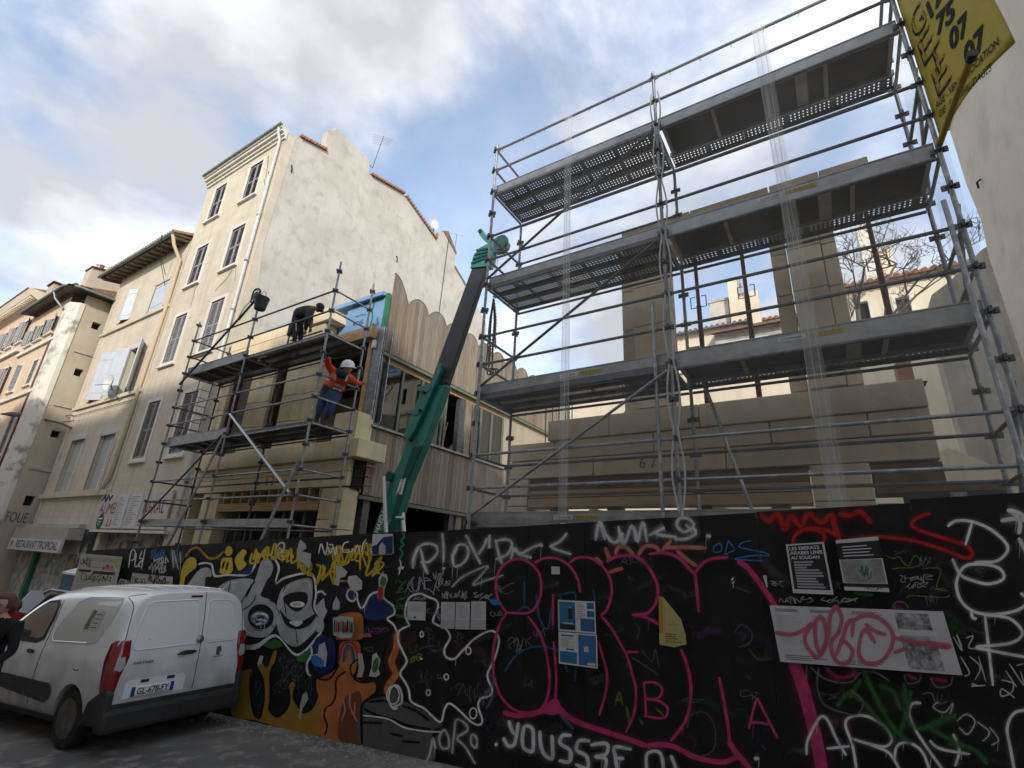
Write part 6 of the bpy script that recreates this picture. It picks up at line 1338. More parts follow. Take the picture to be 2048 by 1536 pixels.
ST = [('B',[(1005,313),(1055,316),(1056,360),(1006,360)],(.5,.5,.5),'square black and white sticker inside the second magenta letter'),
 ('A',[(1345,30),(1475,28),(1482,150),(1465,163),(1350,166),(1335,150)],(.55,.56,.58),'white sticker with a blue castle gate at the hoarding top'),
 ('A',[(880,65),(915,95),(920,120),(890,140),(930,150),(950,155),(945,240),(930,250),(905,215),(870,200),(858,150),(868,90)],(.42,.41,.40),'pale cut-out paper of a hooded figure over yellow script'),
 ('A',[(1110,240),(1135,228),(1185,270),(1170,300),(1135,310),(1130,362),(1098,350),(1112,300)],(.44,.44,.44),'white cut-out paper of a spiky leaf'),
 ('A',[(1190,300),(1240,292),(1280,330),(1278,380),(1250,392),(1205,375),(1185,335)],(.50,.44,.44),'pinkish cut-out paper with ringed spots'),
 ('A',[(1385,310),(1405,285),(1435,285),(1445,320),(1425,380),(1418,440),(1395,455),(1380,430),(1388,360)],(.50,.49,.46),'cut-out paper of a cactus in a red pot near the green wave'),
 ('A',[(1020,450),(1035,438),(1045,500),(1058,520),(1030,580),(1030,650),(990,655),(985,570),(1005,560),(982,490)],(.42,.44,.48),'tall bluish cut-out paper beside the silver letter e'),
 ('A',[(1095,470),(1115,425),(1138,465),(1136,512),(1092,512)],(.42,.42,.44),'small white cut-out paper shaped like a gabled door'),
 ('A',[(1095,565),(1140,552),(1225,560),(1230,650),(1215,690),(1150,695),(1098,672)],(.45,.43,.40),'square collage paper inside the orange frame'),
 ('A',[(1005,735),(1045,718),(1060,790),(1050,875),(985,865),(960,830),(958,800),(1000,790)],(.40,.43,.47),'white and blue cut-out paper of a bird on the navy cloud'),
 ('A',[(1350,800),(1375,785),(1402,830),(1390,890),(1400,920),(1375,940),(1328,935),(1345,880)],(.48,.48,.45),'cut-out paper of a cactus on a white ground above the boat'),
 ('A',[(1255,790),(1285,790),(1300,880),(1285,940),(1252,940),(1265,880)],(.42,.38,.36),'narrow torn paper beside the orange dome'),
 ('A',[(905,1050),(930,1035),(942,1080),(905,1140),(890,1210),(880,1190),(892,1110)],(.40,.36,.32),'brown and white torn paper over the ochre flames'),
 ('A',[(612,860),(630,802),(652,808),(640,860)],(.45,.44,.42),'tiny torn paper on the ochre flame tip'),
 ('A',[(1520,238),(1553,236),(1548,255),(1510,256)],(.6,.6,.6),'small blank white sticker right of the green wave'),
 ('C',[(1085,435),(1105,430),(1112,500),(1105,500)],(.5,.5,.5),'thin torn white strip on the thick magenta stroke')]
for c,quad,col,lb in ST: P,Q = poster('sticker',lb,c,quad,col,'sticker')
fill('castle_print','A',[(1350,160),(1345,110),(1375,98),(1400,70),(1420,50),(1480,42),(1478,150),(1465,160)],'navy',False); fill('castle_print','A',[(1390,158),(1392,105),(1412,82),(1432,105),(1434,158)],'silver',False)
for pts,cc in (([(1398,350),(1412,300),(1440,320),(1425,360)],'green'),([(1385,375),(1418,372),(1412,440),(1395,450)],'red'),([(1352,880),(1365,830),(1392,820),(1385,890),(1360,910)],'green'),([(985,800),(1035,830),(1030,875),(975,862),(958,815)],'blue')): fill('sticker_print','A',pts,cc)
for i in range(9): fill('collage_print','A',[(1105+14*i,575+8*(i%3)),(1112+14*i,575+8*(i%3)),(1114+14*i,660-6*(i%4)),(1106+13*i,655)],('navy','red','black','ochre')[i%4],False)
# site boards at the street end of the hoarding
P,Q = poster('site_board','large white site notice board with black bars, overtagged, behind the van','V',[(558,180),(820,203),(768,440),(488,430)],(.46,.43,.38),'notice board')
ink_text(P,Q,"CONSTRUCTION D'UN LIEU RESSOURCES",.14,.08,.86,.17,(.10,.10,.10)); ink_rects(P,Q,[(.06,.40,.36,.46),(.42,.42,.92,.50)],K0); ink_rects(P,Q,[(.22,.32,.6,.335)]+lines(4,.1,.8,.6,.9,44,.12),(.15,.14,.13)); ink_rects(P,Q,[(.86,.02,.99,.3)],(.32,.40,.14)); ink_rects(P,Q,[(.72,.78,.9,.98)],(.04,.12,.24))
scribble('board_tag','V',690,270,760,275,16,9,'red',1.8,60); scribble('board_tag','V',555,230,620,240,20,9,'black',1.8,61); scribble('board_tag','V',560,330,760,340,20,17,'black',1.8,62)
P,Q = poster('site_board','smaller white site notice board overtagged in red and black','V',[(884,303),(1140,328),(1135,440),(856,440)],(.42,.40,.36),'notice board')
scribble('board_tag','V',980,340,1110,360,20,13,'black',2.2,63); scribble('board_tag','V',1000,375,1110,380,18,9,'rust',2.4,64); scribble('board_tag','V',880,345,960,360,20,9,'green',2,65)

# grit and litter gathered along the foot of the hoarding
gr = MB(); rg = random.Random(3)
for k in range(900):
    x = rg.uniform(-9, 3); d = abs(rg.gauss(0,.22)); y = hY(x)-.03-d; r = rg.uniform(.006,.022); z = gz(x)
    gr.add([(x-r,y-r*.7,z),(x+r,y-r*.6,z),(x+r*.6,y+r,z),(x-r*.8,y+r*.7,z),(x,y,z+r*.9)], [(0,1,4),(1,2,4),(2,3,4),(3,0,4)])
go = gr.build('gravel', M('grit', (.32,.29,.25), .95, col2=(.18,.165,.15), scale=40), None, fix=False); tag(go, 'loose grit gathered along the foot of the hoarding', 'gravel', kind='stuff')
# ------------------------------------------------------------------ mini crane
CY = 7.25
def T5(a, b, Y=CY): return atY(680+a/2.3273, 440+b/2.3273, Y)
CRN = thing('crane', 'green mini crane with black telescopic boom raised behind the hoarding', 'crane', (-7.4, CY, gz(-7.4)))
grn = M('crane_green', (.012,.19,.155), .38, col2=(.010,.155,.13), scale=3, spec=.5, coat=.3); blk = M('boom_black', (.022,.024,.03), .42, col2=(.034,.036,.042), scale=3, spec=.5)
def slab(name, pts, y0, y1, mat, bev=.02, parent=CRN): return MB().prism([T5(a,b,CY)+Vector((0,y0-CY,0)) for a,b in pts], (0,y1-y0,0)).build(name, mat, parent, bevel=bev)
slab('inner_boom', [(408,780),(614,212),(682,200),(488,780)], CY+.02, CY+.15, blk, .02)
slab('outer_boom', [(100,1640),(150,1470),(215,1288),(232,1225),(255,1175),(288,1110),(308,1035),(440,770),(496,768),(392,1050),(318,1225),(248,1470),(196,1640)], CY-.02, CY+.18, grn, .02)
slab('boom_rib', [(345,1060),(389,1052),(316,1222),(247,1465),(228,1465),(296,1200)], CY-.045, CY-.022, M('crane_green_dark', (.006,.07,.06), .45), .004)
slab('cylinder_guard', [(312,1012),(345,935),(395,800),(440,760),(470,690),(480,672),(490,680),(484,715),(452,790),(365,985),(335,1032)], CY-.12, CY-.03, grn, .015)
slab('guide_bracket', [(382,785),(436,775),(442,796),(424,812),(376,802)], CY-.14, CY-.03, grn, .01)
slab('guide_bracket', [(342,892),(392,884),(396,908),(372,918),(344,908)], CY-.14, CY-.03, grn, .01)
for a,b in ((322,1020),(385,800),(368,885),(488,752)):
    c = T5(a,b,CY-.16); MB().lathe([(.04,0),(.04,.06)], (c.x,c.y,c.z), 10, 'Y').build('pin', mt['black'], CRN)
slab('boom_collar', [(606,225),(622,165),(650,130),(690,108),(712,150),(700,190),(692,215)], CY-.01, CY+.17, grn, .01)
for k in range(4): slab('collar_rib', [(612+8*k,200-20*k),(690+3*k,170-14*k),(692+3*k,178-14*k),(614+8*k,208-20*k)], CY-.03, CY-.012, MATS['crane_green_dark'], 0)
slab('boom_head', [(690,125),(705,90),(735,68),(766,74),(780,102),(772,126),(752,143),(722,150),(698,145)], CY+.02, CY+.14, grn, .02)
slab('head_arm', [(642,62),(640,38),(652,34),(668,62),(712,84),(705,110),(660,85)], CY+.04, CY+.20, grn, .01)
c = T5(650,50,CY+.02); MB().lathe([(.05,0),(.05,.22)], (c.x,c.y,c.z), 10, 'Y').build('sheave', mt['black'], CRN)
c = T5(750,105,CY-.01); MB().lathe([(.17,0),(.15,.03),(.17,.06)], (c.x,c.y-.03,c.z), 18, 'Y').build('sheave', MATS['crane_green_dark'], CRN)
c = T5(226,1192,CY-.08); MB().lathe([(.10,0),(.10,.44)], (c.x,c.y,c.z), 16, 'Y').build('pivot', MATS['crane_green_dark'], CRN)
a_, b_ = T5(226,1200,CY+.0), T5(244,1640,CY); MB().tube(a_+Vector((0,-.12,0)), b_+Vector((0,-.12,0)), .042, None, 10).build('lift_cylinder', M('chrome_rod', (.62,.62,.60), .25, .5), CRN)
a_, b_ = T5(288,1345,CY+.1), T5(310,1640,CY+.1); MB().tube(a_, b_, .045, None, 10).build('lift_cylinder', MATS['chrome_rod'], CRN)
a_, b_ = T5(262,1385,CY-.1), T5(300,1388,CY-.1); MB().tube(a_, b_, .03, None, 8).build('hose_clamp', MATS['chrome_rod'], CRN)
up_ = (T5(245,1290)-T5(185,1470)).normalized(); rt_ = Vector((up_.z,0,-up_.x))
text_obj('lettering', 'MAEDA', mt['white'], CRN, T5(190,1402,CY-.022), up_, -rt_, .46, .12, off=.006, bold=.02)
text_obj('lettering', 'C R A N E', mt['white'], CRN, T5(222,1430,CY-.022), up_, -rt_, .30, .05, off=.006)
lb = MB(); lb.v = [tuple(T5(a,b,CY-.050)) for a,b in ((262,1272),(282,1208),(308,1200),(288,1278))]; lb.f = [(0,1,2,3)]; lb.build('maker_plate', mt['white'], CRN, fix=False)
text_obj('lettering', 'Aprolis', flat('plate_ink', (.12,.05,.06)), CRN, T5(285,1240,CY-.051), up_, -rt_, .34, .09, off=.004, bold=.02)
cx, cz = -7.75, gz(-7.75)
MB().box(cx-.45,cx+.45,CY-.4,CY+.6,cz+.45,cz+.95).build('turret', grn, CRN, bevel=.05)
MB().box(cx-1.0,cx+1.2,CY-.35,CY+.55,cz+.28,cz+.5).build('chassis', grn, CRN, bevel=.03)
for s in (-.5,.5): 
    m = MB(); m.prism([(cx-1.0,CY+.1+s-.12,cz+.02),(cx-1.15,CY+.1+s-.12,cz+.2),(cx-1.0,CY+.1+s-.12,cz+.38),(cx+1.2,CY+.1+s-.12,cz+.38),(cx+1.35,CY+.1+s-.12,cz+.25),(cx+1.2,CY+.1+s-.12,cz+.09)],(0,.24,0)); m.build('track', mt['black'], CRN, bevel=.03)
# hoist ropes and chain sling
for dx in (-.04,0,.05): MB().tube(T5(725+dx*200,150,CY+.1), T5(722+dx*60,352,CY+.1), .005, None, 4).build('hoist_rope', mt['wire'], CRN)
MB().path([T5(720,335,CY+.1),T5(728,345,CY+.1),T5(724,362,CY+.1),T5(714,356,CY+.1)], .02, 6).build('hook', mt['rust_dark'], CRN)
CH = thing('chain_sling', 'rusty lifting chains bunched on the crane hook', 'chain', T5(712,540,CY+.1))
def link(mb, c, r, w, rotz, tilt):
    pts = []
    for k in range(9):
        t = 2*math.pi*k/8; p = Vector((w*math.cos(t), 0, r*math.sin(t))); p = Matrix.Rotation(rotz,3,'Z') @ (Matrix.Rotation(tilt,3,'Y') @ p); pts.append(c+p)
    mb.path(pts, .008, 4, False)
for s in range(6):
    mb = MB(); x0 = 706+(s-2.5)*3; x1 = 700+(s-2.5)*8+ (4 if s%2 else -3); ln = (700,690,665,710,640,600)[s]
    n_ = int((ln-370)/7.2)
    for k in range(n_):
        t = k/n_; bulge = math.sin(math.pi*min(1,t*1.4))*6*(1 if s>2 else -1)
        c = T5(715*(1-t)+x1*t+bulge, 372+(ln-372)*t, CY+.1+.012*(s-2.5)); link(mb, c, .032, .018, (k%2)*1.57+s, .1*s)
    mb.build('chain', mt['rust_dark'], CH)
for a in (698,712,722):
    c = T5(a,706,CY+.1); MB().path([c+Vector((.06*math.cos(t*.785),.02*math.sin(t),.07*math.sin(t*.785))) for t in range(9)], .016, 6, False).build('end_ring', mt['rust_dark'], CH)

# ------------------------------------------------------------------ white panel van
VN = thing('panel_van', 'white panel van with black bumper parked along the hoarding', 'van', (0,0,0))
hd = Vector((-.9965,-.08,0)); nz_ = Vector((-SLOPE,0,1)).normalized(); hd = (hd - nz_*hd.dot(nz_)).normalized(); lf = nz_.cross(hd)
vo = Vector((-8.08,3.91,gz(-8.08)))
VN.matrix_world = Matrix(((hd.x,lf.x,nz_.x,vo.x),(hd.y,lf.y,nz_.y,vo.y),(hd.z,lf.z,nz_.z,vo.z),(0,0,0,1))) @ Matrix.Scale(.955, 4)
ORG[VN.name] = Vector((0,0,0))
def roofz(x):
    pts = [(-.8,1.765),(-.6,1.80),(-.2,1.835),(.8,1.845),(1.5,1.82),(1.85,1.77),(2.9,1.09),(3.4,.98),(3.62,.80),(3.70,.60)]
    for (a,b),(c,d) in zip(pts[:-1],pts[1:]):
        if a <= x <= c: return b+(d-b)*(x-a)/(c-a)
    return pts[-1][1]
prof_y = [.84,.895,.922,.928,.925,.905,.872,.815,.75,.60,.30]
prof_z = [.24,.33,.55,.80,1.0,1.12,1.34,1.58,1.70,1.80,1.835]
xs_ = [-.735,-.72,-.66,-.50,-.2,.3,.8,1.3,1.7,2.0,2.4,2.8,3.1,3.4,3.58,3.68]
m = MB(); nl = len(prof_y)
for i, x in enumerate(xs_):
    zr = roofz(x); ins = 1.0
    if i == 0: ins = .93
    elif i == 1: ins = .965
    elif i == 2: ins = .99
    if x > 3.0: ins = 1-(x-3.0)*.22
    row = []
    for y, z in zip(prof_y, prof_z):
        zz = z if z <= 1.0 and zr > 1.05 else (1.0+(z-1.0)*(zr-1.0)/(.835) if zr > 1.05 else .24+(z-.24)*(zr-.24)/(1.835-.24))
        if zr > 1.05 and z > 1.0: zz = 1.0+(z-1.0)*(zr-1.0)/.835
        yy = y*ins
        if i == 0: zz = .28+(zz-.24)*(.965)
        xx = x + (max(0, zz-1.0)*.16 if i <= 2 else 0)
        row.append((xx, yy, zz))
    for p in row: m.v.append(p)
    for p in row[::-1]: m.v.append((p[0],-p[1],p[2]))
nr = 2*nl
for i in range(len(xs_)-1):
    for k in range(nr): m.f.append((i*nr+k, i*nr+(k+1)%nr, (i+1)*nr+(k+1)%nr, (i+1)*nr+k))
for i in (0, len(xs_)-1):
    for k in range(nl-1): m.f.append((i*nr+k, i*nr+k+1, i*nr+nr-2-k, i*nr+nr-1-k))
vpaint = M('van_white', (.76,.77,.79), .2, col2=(.72,.73,.74), scale=1.5, spec=.5, coat=.6)
def dirty(mat):
    nt = mat.node_tree; N = nt.nodes.new; L = nt.links.new; b = nt.nodes['Principled BSDF']; src = b.inputs['Base Color'].links[0].from_socket
    tc = N('ShaderNodeTexCoord'); sp = N('ShaderNodeSeparateXYZ'); L(tc.outputs['Object'], sp.inputs[0])
    n = N('ShaderNodeTexNoise'); n.inputs['Scale'].default_value = 3; n.inputs['Detail'].default_value = 6; L(tc.outputs['Object'], n.inputs['Vector'])
    a = N('ShaderNodeMath'); a.operation = 'MULTIPLY_ADD'; a.inputs[1].default_value = -.9; L(n.outputs[0], a.inputs[0]); L(sp.outputs[2], a.inputs[2])
    r = N('ShaderNodeMapRange'); r.inputs[1].default_value = .55; r.inputs[2].default_value = -.15; r.inputs[3].default_value = .0; r.inputs[4].default_value = .75; L(a.outputs[0], r.inputs[0])
    mx = N('ShaderNodeMix'); mx.data_type = 'RGBA'; L(r.outputs[0], mx.inputs[0]); L(src, mx.inputs[6]); mx.inputs[7].default_value = (.20,.175,.14,1); L(mx.outputs[2], b.inputs['Base Color'])
dirty(vpaint)
body = m.build('body', vpaint, VN, local=True, smooth=True, sub=2)
cuts = []
for x in (0, 2.785):
    c = MB(); c.lathe([(.375,-1.2),(.375,1.2)], (x,0,.325), 40, 'Y'); co_ = c.build('cut', None); cuts.append(co_)
    bo = body.modifiers.new('arch','BOOLEAN'); bo.operation = 'DIFFERENCE'; bo.object = co_; bo.solver = 'EXACT'
pm_ = body.parent; body.parent = None
dg = bpy.context.evaluated_depsgraph_get(); dg.update()
nm = bpy.data.meshes.new_from_object(body.evaluated_get(dg)); body.modifiers.clear(); body.data = nm; body.parent = VN
for c in cuts: bpy.data.objects.remove(c)
nm.materials.clear(); nm.materials.append(vpaint)
for p in nm.polygons: p.use_smooth = True
if hasattr(nm, 'set_sharp_from_angle'): nm.set_sharp_from_angle(angle=rad(38))
from mathutils.bvhtree import BVHTree
_bm = bmesh.new(); _bm.from_mesh(nm); bvh = BVHTree.FromBMesh(_bm); _bm.free()
def vr(u, z, off, side):
    if side == 'R':   # rear face: u = local y
        h = bvh.ray_cast(Vector((-3,u,z)), Vector((1,0,0)))
    else:             # left side: u = local x
        h = bvh.ray_cast(Vector((u,3,z)), Vector((0,-1,0)))
    if h[0] is None: return Vector((-.7,u,z)) if side == 'R' else Vector((u,.9,z))
    n_ = h[1]
    if (side == 'R' and n_.x > 0) or (side == 'L' and n_.y < 0): n_ = -n_
    return h[0] + n_*off
def vpatch(name, poly, side, mat, off=.004, parent=VN, curve=False, sub=3, thick=0):
    q = smooth_pts(poly, 5, True)[:-1] if curve else [np.array(p, float) for p in poly]
    bm = bmesh.new(); f = bm.faces.new([bm.verts.new((p[0], p[1], 0)) for p in q]); bmesh.ops.triangulate(bm, faces=[f]); bmesh.ops.subdivide_edges(bm, edges=bm.edges, cuts=sub, use_grid_fill=True)
    for v in bm.verts: v.co = vr(v.co.x, v.co.y, off, side)
    me = bpy.data.meshes.new(name); bm.to_mesh(me); bm.free(); o = bpy.data.objects.new(name, me); COL.objects.link(o); o.parent = parent; ORG[o.name] = Vector((0,0,0)); me.materials.append(mat)
    for p in me.polygons: p.use_smooth = True
    bmx = bmesh.new(); bmx.from_mesh(me); bmesh.ops.recalc_face_normals(bmx, faces=bmx.faces); bmx.to_mesh(me); bmx.free()
    if thick: s_ = o.modifiers.new('t','SOLIDIFY'); s_.thickness = thick; s_.offset = 0
    return o
def vline(name, pts, side, mat, w=.006, off=.003, parent=VN, closed=False, curve=True):
    q = smooth_pts(pts, 6, closed) if curve else [np.array(p, float) for p in pts]
    return MB().path([vr(p[0], p[1], off*.2, side) for p in q], w, 6).build(name, mat, parent, local=True)
gap = M('panel_gap', (.05,.05,.05), .7); pl = M('bumper_plastic', (.028,.028,.03), .55, col2=(.045,.043,.04), scale=4)
lightred = M('lamp_red', (.22,.010,.012), .12, spec=.6, coat=.8); lamp_clear = M('lamp_clear', (.45,.43,.42), .12, spec=.6, coat=.8)
# rear: bumper, doors, windows' blind panels
bp_ = MB()
for (x0,x1,y0,y1,z0,z1) in ((-.80,-.62,-.90,.90,.22,.47),): bp_.box(x0,x1,y0,y1,z0,z1)
bp_.build('rear_bumper', pl, VN, local=True, bevel=.05)
for s in (-1,1): MB().prism([(-.77,s*.90,.30),(-.77,s*.90,.66),(-.70,s*.925,.70),(-.45,s*.94,.55),(-.40,s*.945,.30)], (0,-s*.10,0)).build('bumper_corner', pl, VN, local=True, bevel=.03)
vpatch('door_skirt', [(-.80,.46),(.80,.46),(.80,.52),(-.80,.52)], 'R', pl, .004)
SPL = -.17
vline('door_gap', [(SPL,1.755),(SPL-.01,1.4),(SPL,1.0),(SPL,.55)], 'R', gap, .005)
vline('door_gap', [(.80,.58),(.815,1.0),(.79,1.4),(.735,1.68),(.6,1.745)], 'R', gap, .005); vline('door_gap', [(-.80,.58),(-.815,1.0),(-.79,1.4),(-.735,1.68),(-.6,1.745)], 'R', gap, .005)
emb = M('van_white_emboss', (.78,.79,.81), .2, spec=.5, coat=.6)
vpatch('blind_window', [(.70,1.13),(.68,1.3),(.60,1.60),(.52,1.635),(-.06,1.645),(-.10,1.6),(-.105,1.2),(-.08,1.11),(.66,1.10)], 'R', emb, .006, sub=3)
vpatch('blind_window', [(-.24,1.13),(-.235,1.6),(-.27,1.64),(-.54,1.63),(-.62,1.58),(-.69,1.28),(-.70,1.16),(-.66,1.11)], 'R', emb, .006, sub=3)
vline('window_crease', [(.71,1.12),(.69,1.3),(.61,1.61),(.52,1.648),(-.05,1.658),(-.095,1.62),(-.115,1.2),(-.09,1.10),(.66,1.09),(.71,1.12)], 'R', emb, .010, curve=False)
vline('window_crease', [(-.23,1.13),(-.225,1.61),(-.27,1.65),(-.54,1.64),(-.63,1.59),(-.70,1.28),(-.71,1.14),(-.66,1.10),(-.25,1.10),(-.23,1.13)], 'R', emb, .010, curve=False)
vpatch('brake_light', [(.05,1.69),(.05,1.715),(-.12,1.715),(-.12,1.69)], 'R', M('brake_red', (.10,.012,.012), .2), .008)
for s in (1,-1):
    tl = vpatch('tail_light', [(s*.895,.66),(s*.905,.9),(s*.885,1.12),(s*.84,1.21),(s*.745,1.21),(s*.735,1.02),(s*.79,.82),(s*.81,.66)], 'R', lightred, .012, thick=.02)
    vpatch('reversing_lamp', [(s*.875,.90),(s*.86,1.02),(s*.78,1.03),(s*.765,.92),(s*.80,.87)], 'R', lamp_clear, .024, tl)
    m_ = MB(); pts_ = [(-.66,.90),(-.60,1.12),(-.52,1.10),(-.50,.92),(-.58,.70),(-.67,.70)]
    if s > 0: vpatch('tail_light_return', [(-.70,.66),(-.70,1.205),(-.64,1.21),(-.57,1.17),(-.57,.98),(-.63,.66)], 'L', lightred, .008, tl)
nb = vpatch('plate_recess', [(.70,.56),(.70,.73),(.64,.76),(.0,.76),(-.04,.73),(-.04,.56)], 'R', emb, .004)
for u in (.48,.16): vpatch('plate_lamp', [(u-.05,.715),(u+.05,.715),(u+.05,.75),(u-.05,.75)], 'R', pl, .012)
npl = vpatch('number_plate', [(.62,.57),(.62,.68),(.10,.68),(.10,.57)], 'R', mt['white'], .014, thick=.006)
cR = vr(.36,.625,.019,'R'); rux = Vector((0,-1,0)); ruy = (vr(.36,.675,.019,'R')-vr(.36,.575,.019,'R')).normalized()
text_obj('plate_characters', 'GL-678-FY', mt['black'], npl, cR, rux, ruy, .385, .075, off=.002, bold=.015, local=True)
for u in (.595,.125): vpatch('plate_band', [(u-.022,.572),(u+.022,.572),(u+.022,.678),(u-.022,.678)], 'R', flat('plate_blue', (.02,.06,.24)), .0175, npl)
text_obj('badge', 'PARTNER', flat('badge_grey', (.10,.10,.105), .4), VN, vr(.545,.945,.006,'R'), rux, ruy, .25, .030, bold=.02, local=True)
text_obj('badge', 'PEUGEOT', MATS['badge_grey'], VN, vr(-.46,.905,.006,'R'), rux, ruy, .15, .018, bold=.02, local=True)
lion = [(0,0),(.012,.03),(-.006,.05),(.006,.062),(-.012,.078),(.002,.09),(.02,.088),(.03,.098),(.046,.092),(.04,.08),(.028,.074),(.042,.07),(.05,.076),(.056,.066),(.04,.056),(.048,.046),(.058,.05),(.062,.04),(.044,.034),(.036,.022),(.048,.008),(.046,0),(.03,0),(.026,.016),(.014,.0)]
vpatch('emblem', [(-.43-x_*1.15,.925+z_*1.15) for x_, z_ in lion], 'R', MATS['badge_grey'], .006, sub=0)
vpatch('door_handle', [(.14,.985),(.10,1.015),(.02,1.03),(-.10,1.02),(-.12,1.0),(-.08,.985),(.05,.975)], 'R', pl, .018, thick=.02)
c = vr(SPL+.02,1.15,.0,'R'); MB().lathe([(.052,0),(.045,-.03),(.02,-.04)], (c.x,c.y,c.z), 16, 'X').build('lock', M('lock_steel', (.35,.35,.36), .3, .8), VN, local=True)
# left side
vpatch('blind_window', [(.0,1.17),(-.22,1.20),(-.38,1.42),(-.37,1.62),(-.30,1.68),(.55,1.67),(.70,1.62),(.92,1.3),(.93,1.2),(.86,1.15)], 'L', M('van_grey_panel', (.50,.51,.48), .2, spec=.5, coat=.6), .006)
vline('window_crease', [(.0,1.155),(-.23,1.185),(-.40,1.42),(-.385,1.63),(-.30,1.695),(.55,1.685),(.71,1.63),(.94,1.31),(.945,1.19),(.86,1.135),(.0,1.155)], 'L', emb, .012, curve=False)
vpatch('window_sticker', [(-.12,1.30),(-.10,1.53),(.20,1.54),(.22,1.31)], 'L', M('sticker_photo', (.46,.45,.42), .5), .010); vpatch('sticker_picture', [(.10,1.31),(.09,1.53),(.20,1.54),(.22,1.31)], 'L', M('sticker_olive', (.10,.09,.035), .5, col2=(.24,.22,.12), scale=20), .012)
for k in range(4): vpatch('sticker_print', [(-.08,1.33+.05*k),(-.08,1.34+.05*k),(.06,1.34+.05*k),(.06,1.33+.05*k)], 'L', gap, .0125, sub=1)
glassv = M('van_side_glass', (.035,.05,.045), .05, spec=.8, coat=1.0)
gl = vpatch('side_window', [(1.12,1.14),(1.10,1.40),(1.18,1.58),(1.32,1.645),(1.62,1.62),(2.0,1.42),(2.35,1.19),(2.40,1.13),(2.2,1.10),(1.3,1.09)], 'L', pl, .006)
vpatch('side_glass', [(1.18,1.18),(1.16,1.40),(1.22,1.55),(1.34,1.605),(1.60,1.585),(1.98,1.385),(2.24,1.20),(2.1,1.165),(1.3,1.15)], 'L', glassv, .010, gl)
mir = MB(); mir.cbox((2.28,1.06,1.16), (.16,.22,.24)); mir.build('door_mirror', pl, VN, local=True, bevel=.05)
MB().box(2.26,2.34,.88,.98,1.08,1.13).build('mirror_arm', pl, VN, local=True)
vpatch('door_handle', [(1.22,.985),(1.25,1.01),(1.38,1.02),(1.42,1.0),(1.38,.975),(1.26,.97)], 'L', pl, .02, thick=.02)
vline('door_gap', [(1.06,.38),(1.04,.9),(1.04,1.2),(1.10,1.5),(1.2,1.64)], 'L', gap, .005); vline('door_gap', [(2.42,.38),(2.45,.9),(2.48,1.1)], 'L', gap, .005)
vpatch('rub_strip', [(.50,.50),(.48,.60),(.58,.665),(1.9,.69),(2.3,.66),(2.3,.54),(.62,.44)], 'L', pl, .012)
vpatch('fuel_flap', [(-.05,.86),(-.05,1.0),(.13,1.0),(.13,.86)], 'L', vpaint, .003); vline('fuel_gap', [(-.05,.86),(.02,.845),(.08,.86),(.13,.92)], 'L', gap, .004)
for k in range(6): 
    y = -.5+.2*k; h0 = bvh.ray_cast(Vector((-.45,y,4)),Vector((0,0,-1)))[0]; h1 = bvh.ray_cast(Vector((1.4,y,4)),Vector((0,0,-1)))[0]
    if h0 and h1: MB().path([bvh.ray_cast(Vector((-.45+1.85*t/6,y,4)),Vector((0,0,-1)))[0] for t in range(7)], .014, 6).build('roof_rib', vpaint, VN, local=True)
tyre = M('tyre_rubber', (.018,.017,.016), .85, col2=(.045,.04,.035), scale=8); rimm = M('steel_rim', (.16,.15,.135), .5, .4, col2=(.08,.07,.06), scale=7)
for x in (0, 2.785):
    for s in (1,-1):
        y0 = s*.80
        w = MB(); w.lathe([(.20,-.09),(.27,-.10),(.315,-.085),(.325,-.05),(.325,.05),(.315,.085),(.27,.10),(.20,.09)], (x,y0,.325), 32, 'Y'); wh = w.build('wheel', tyre, VN, local=True)
        r_ = MB(); r_.lathe([(.03,-.085*s*-1),(.08,-.075*s*-1),(.14,-.05*s*-1),(.19,-.06*s*-1),(.215,-.095*s*-1)] if True else [], (x,y0,.325), 28, 'Y'); r_.build('rim', rimm, wh, local=True)
        h_ = MB(); 
        for k in range(10):
            a = 2*math.pi*k/10; h_.cbox((x+.165*math.cos(a), y0+s*.062, .325+.165*math.sin(a)), (.05,.012,.03), Matrix.Rotation(-a,3,'Y'))
        h_.build('rim_slot', mt['black'], wh, local=True)
for x in (0,2.785): MB().box(x-.38,x+.38,-.70,.70,.28,.72).build('wheel_arch', mt['black'], VN, local=True)
MB().box(-.6,3.4,-.75,.75,.20,.30).build('underbody', mt['black'], VN, local=True)
hl = MB(); hl.cbox((3.58,.62,.78),(.12,.34,.2)); hl.build('headlight', lamp_clear, VN, local=True, bevel=.03); hl = MB(); hl.cbox((3.58,-.62,.78),(.12,.34,.2)); hl.build('headlight', lamp_clear, VN, local=True, bevel=.03)
ws = MB(); ws.v = [(1.98,.66,1.70),(1.98,-.66,1.70),(2.82,-.74,1.16),(2.82,.74,1.16)]; ws.f = [(0,1,2,3)]; ws.build('windscreen', glassv, VN, local=True, fix=False)
MB().box(3.45,3.74,-.80,.80,.28,.58).build('front_bumper', pl, VN, local=True, bevel=.06)

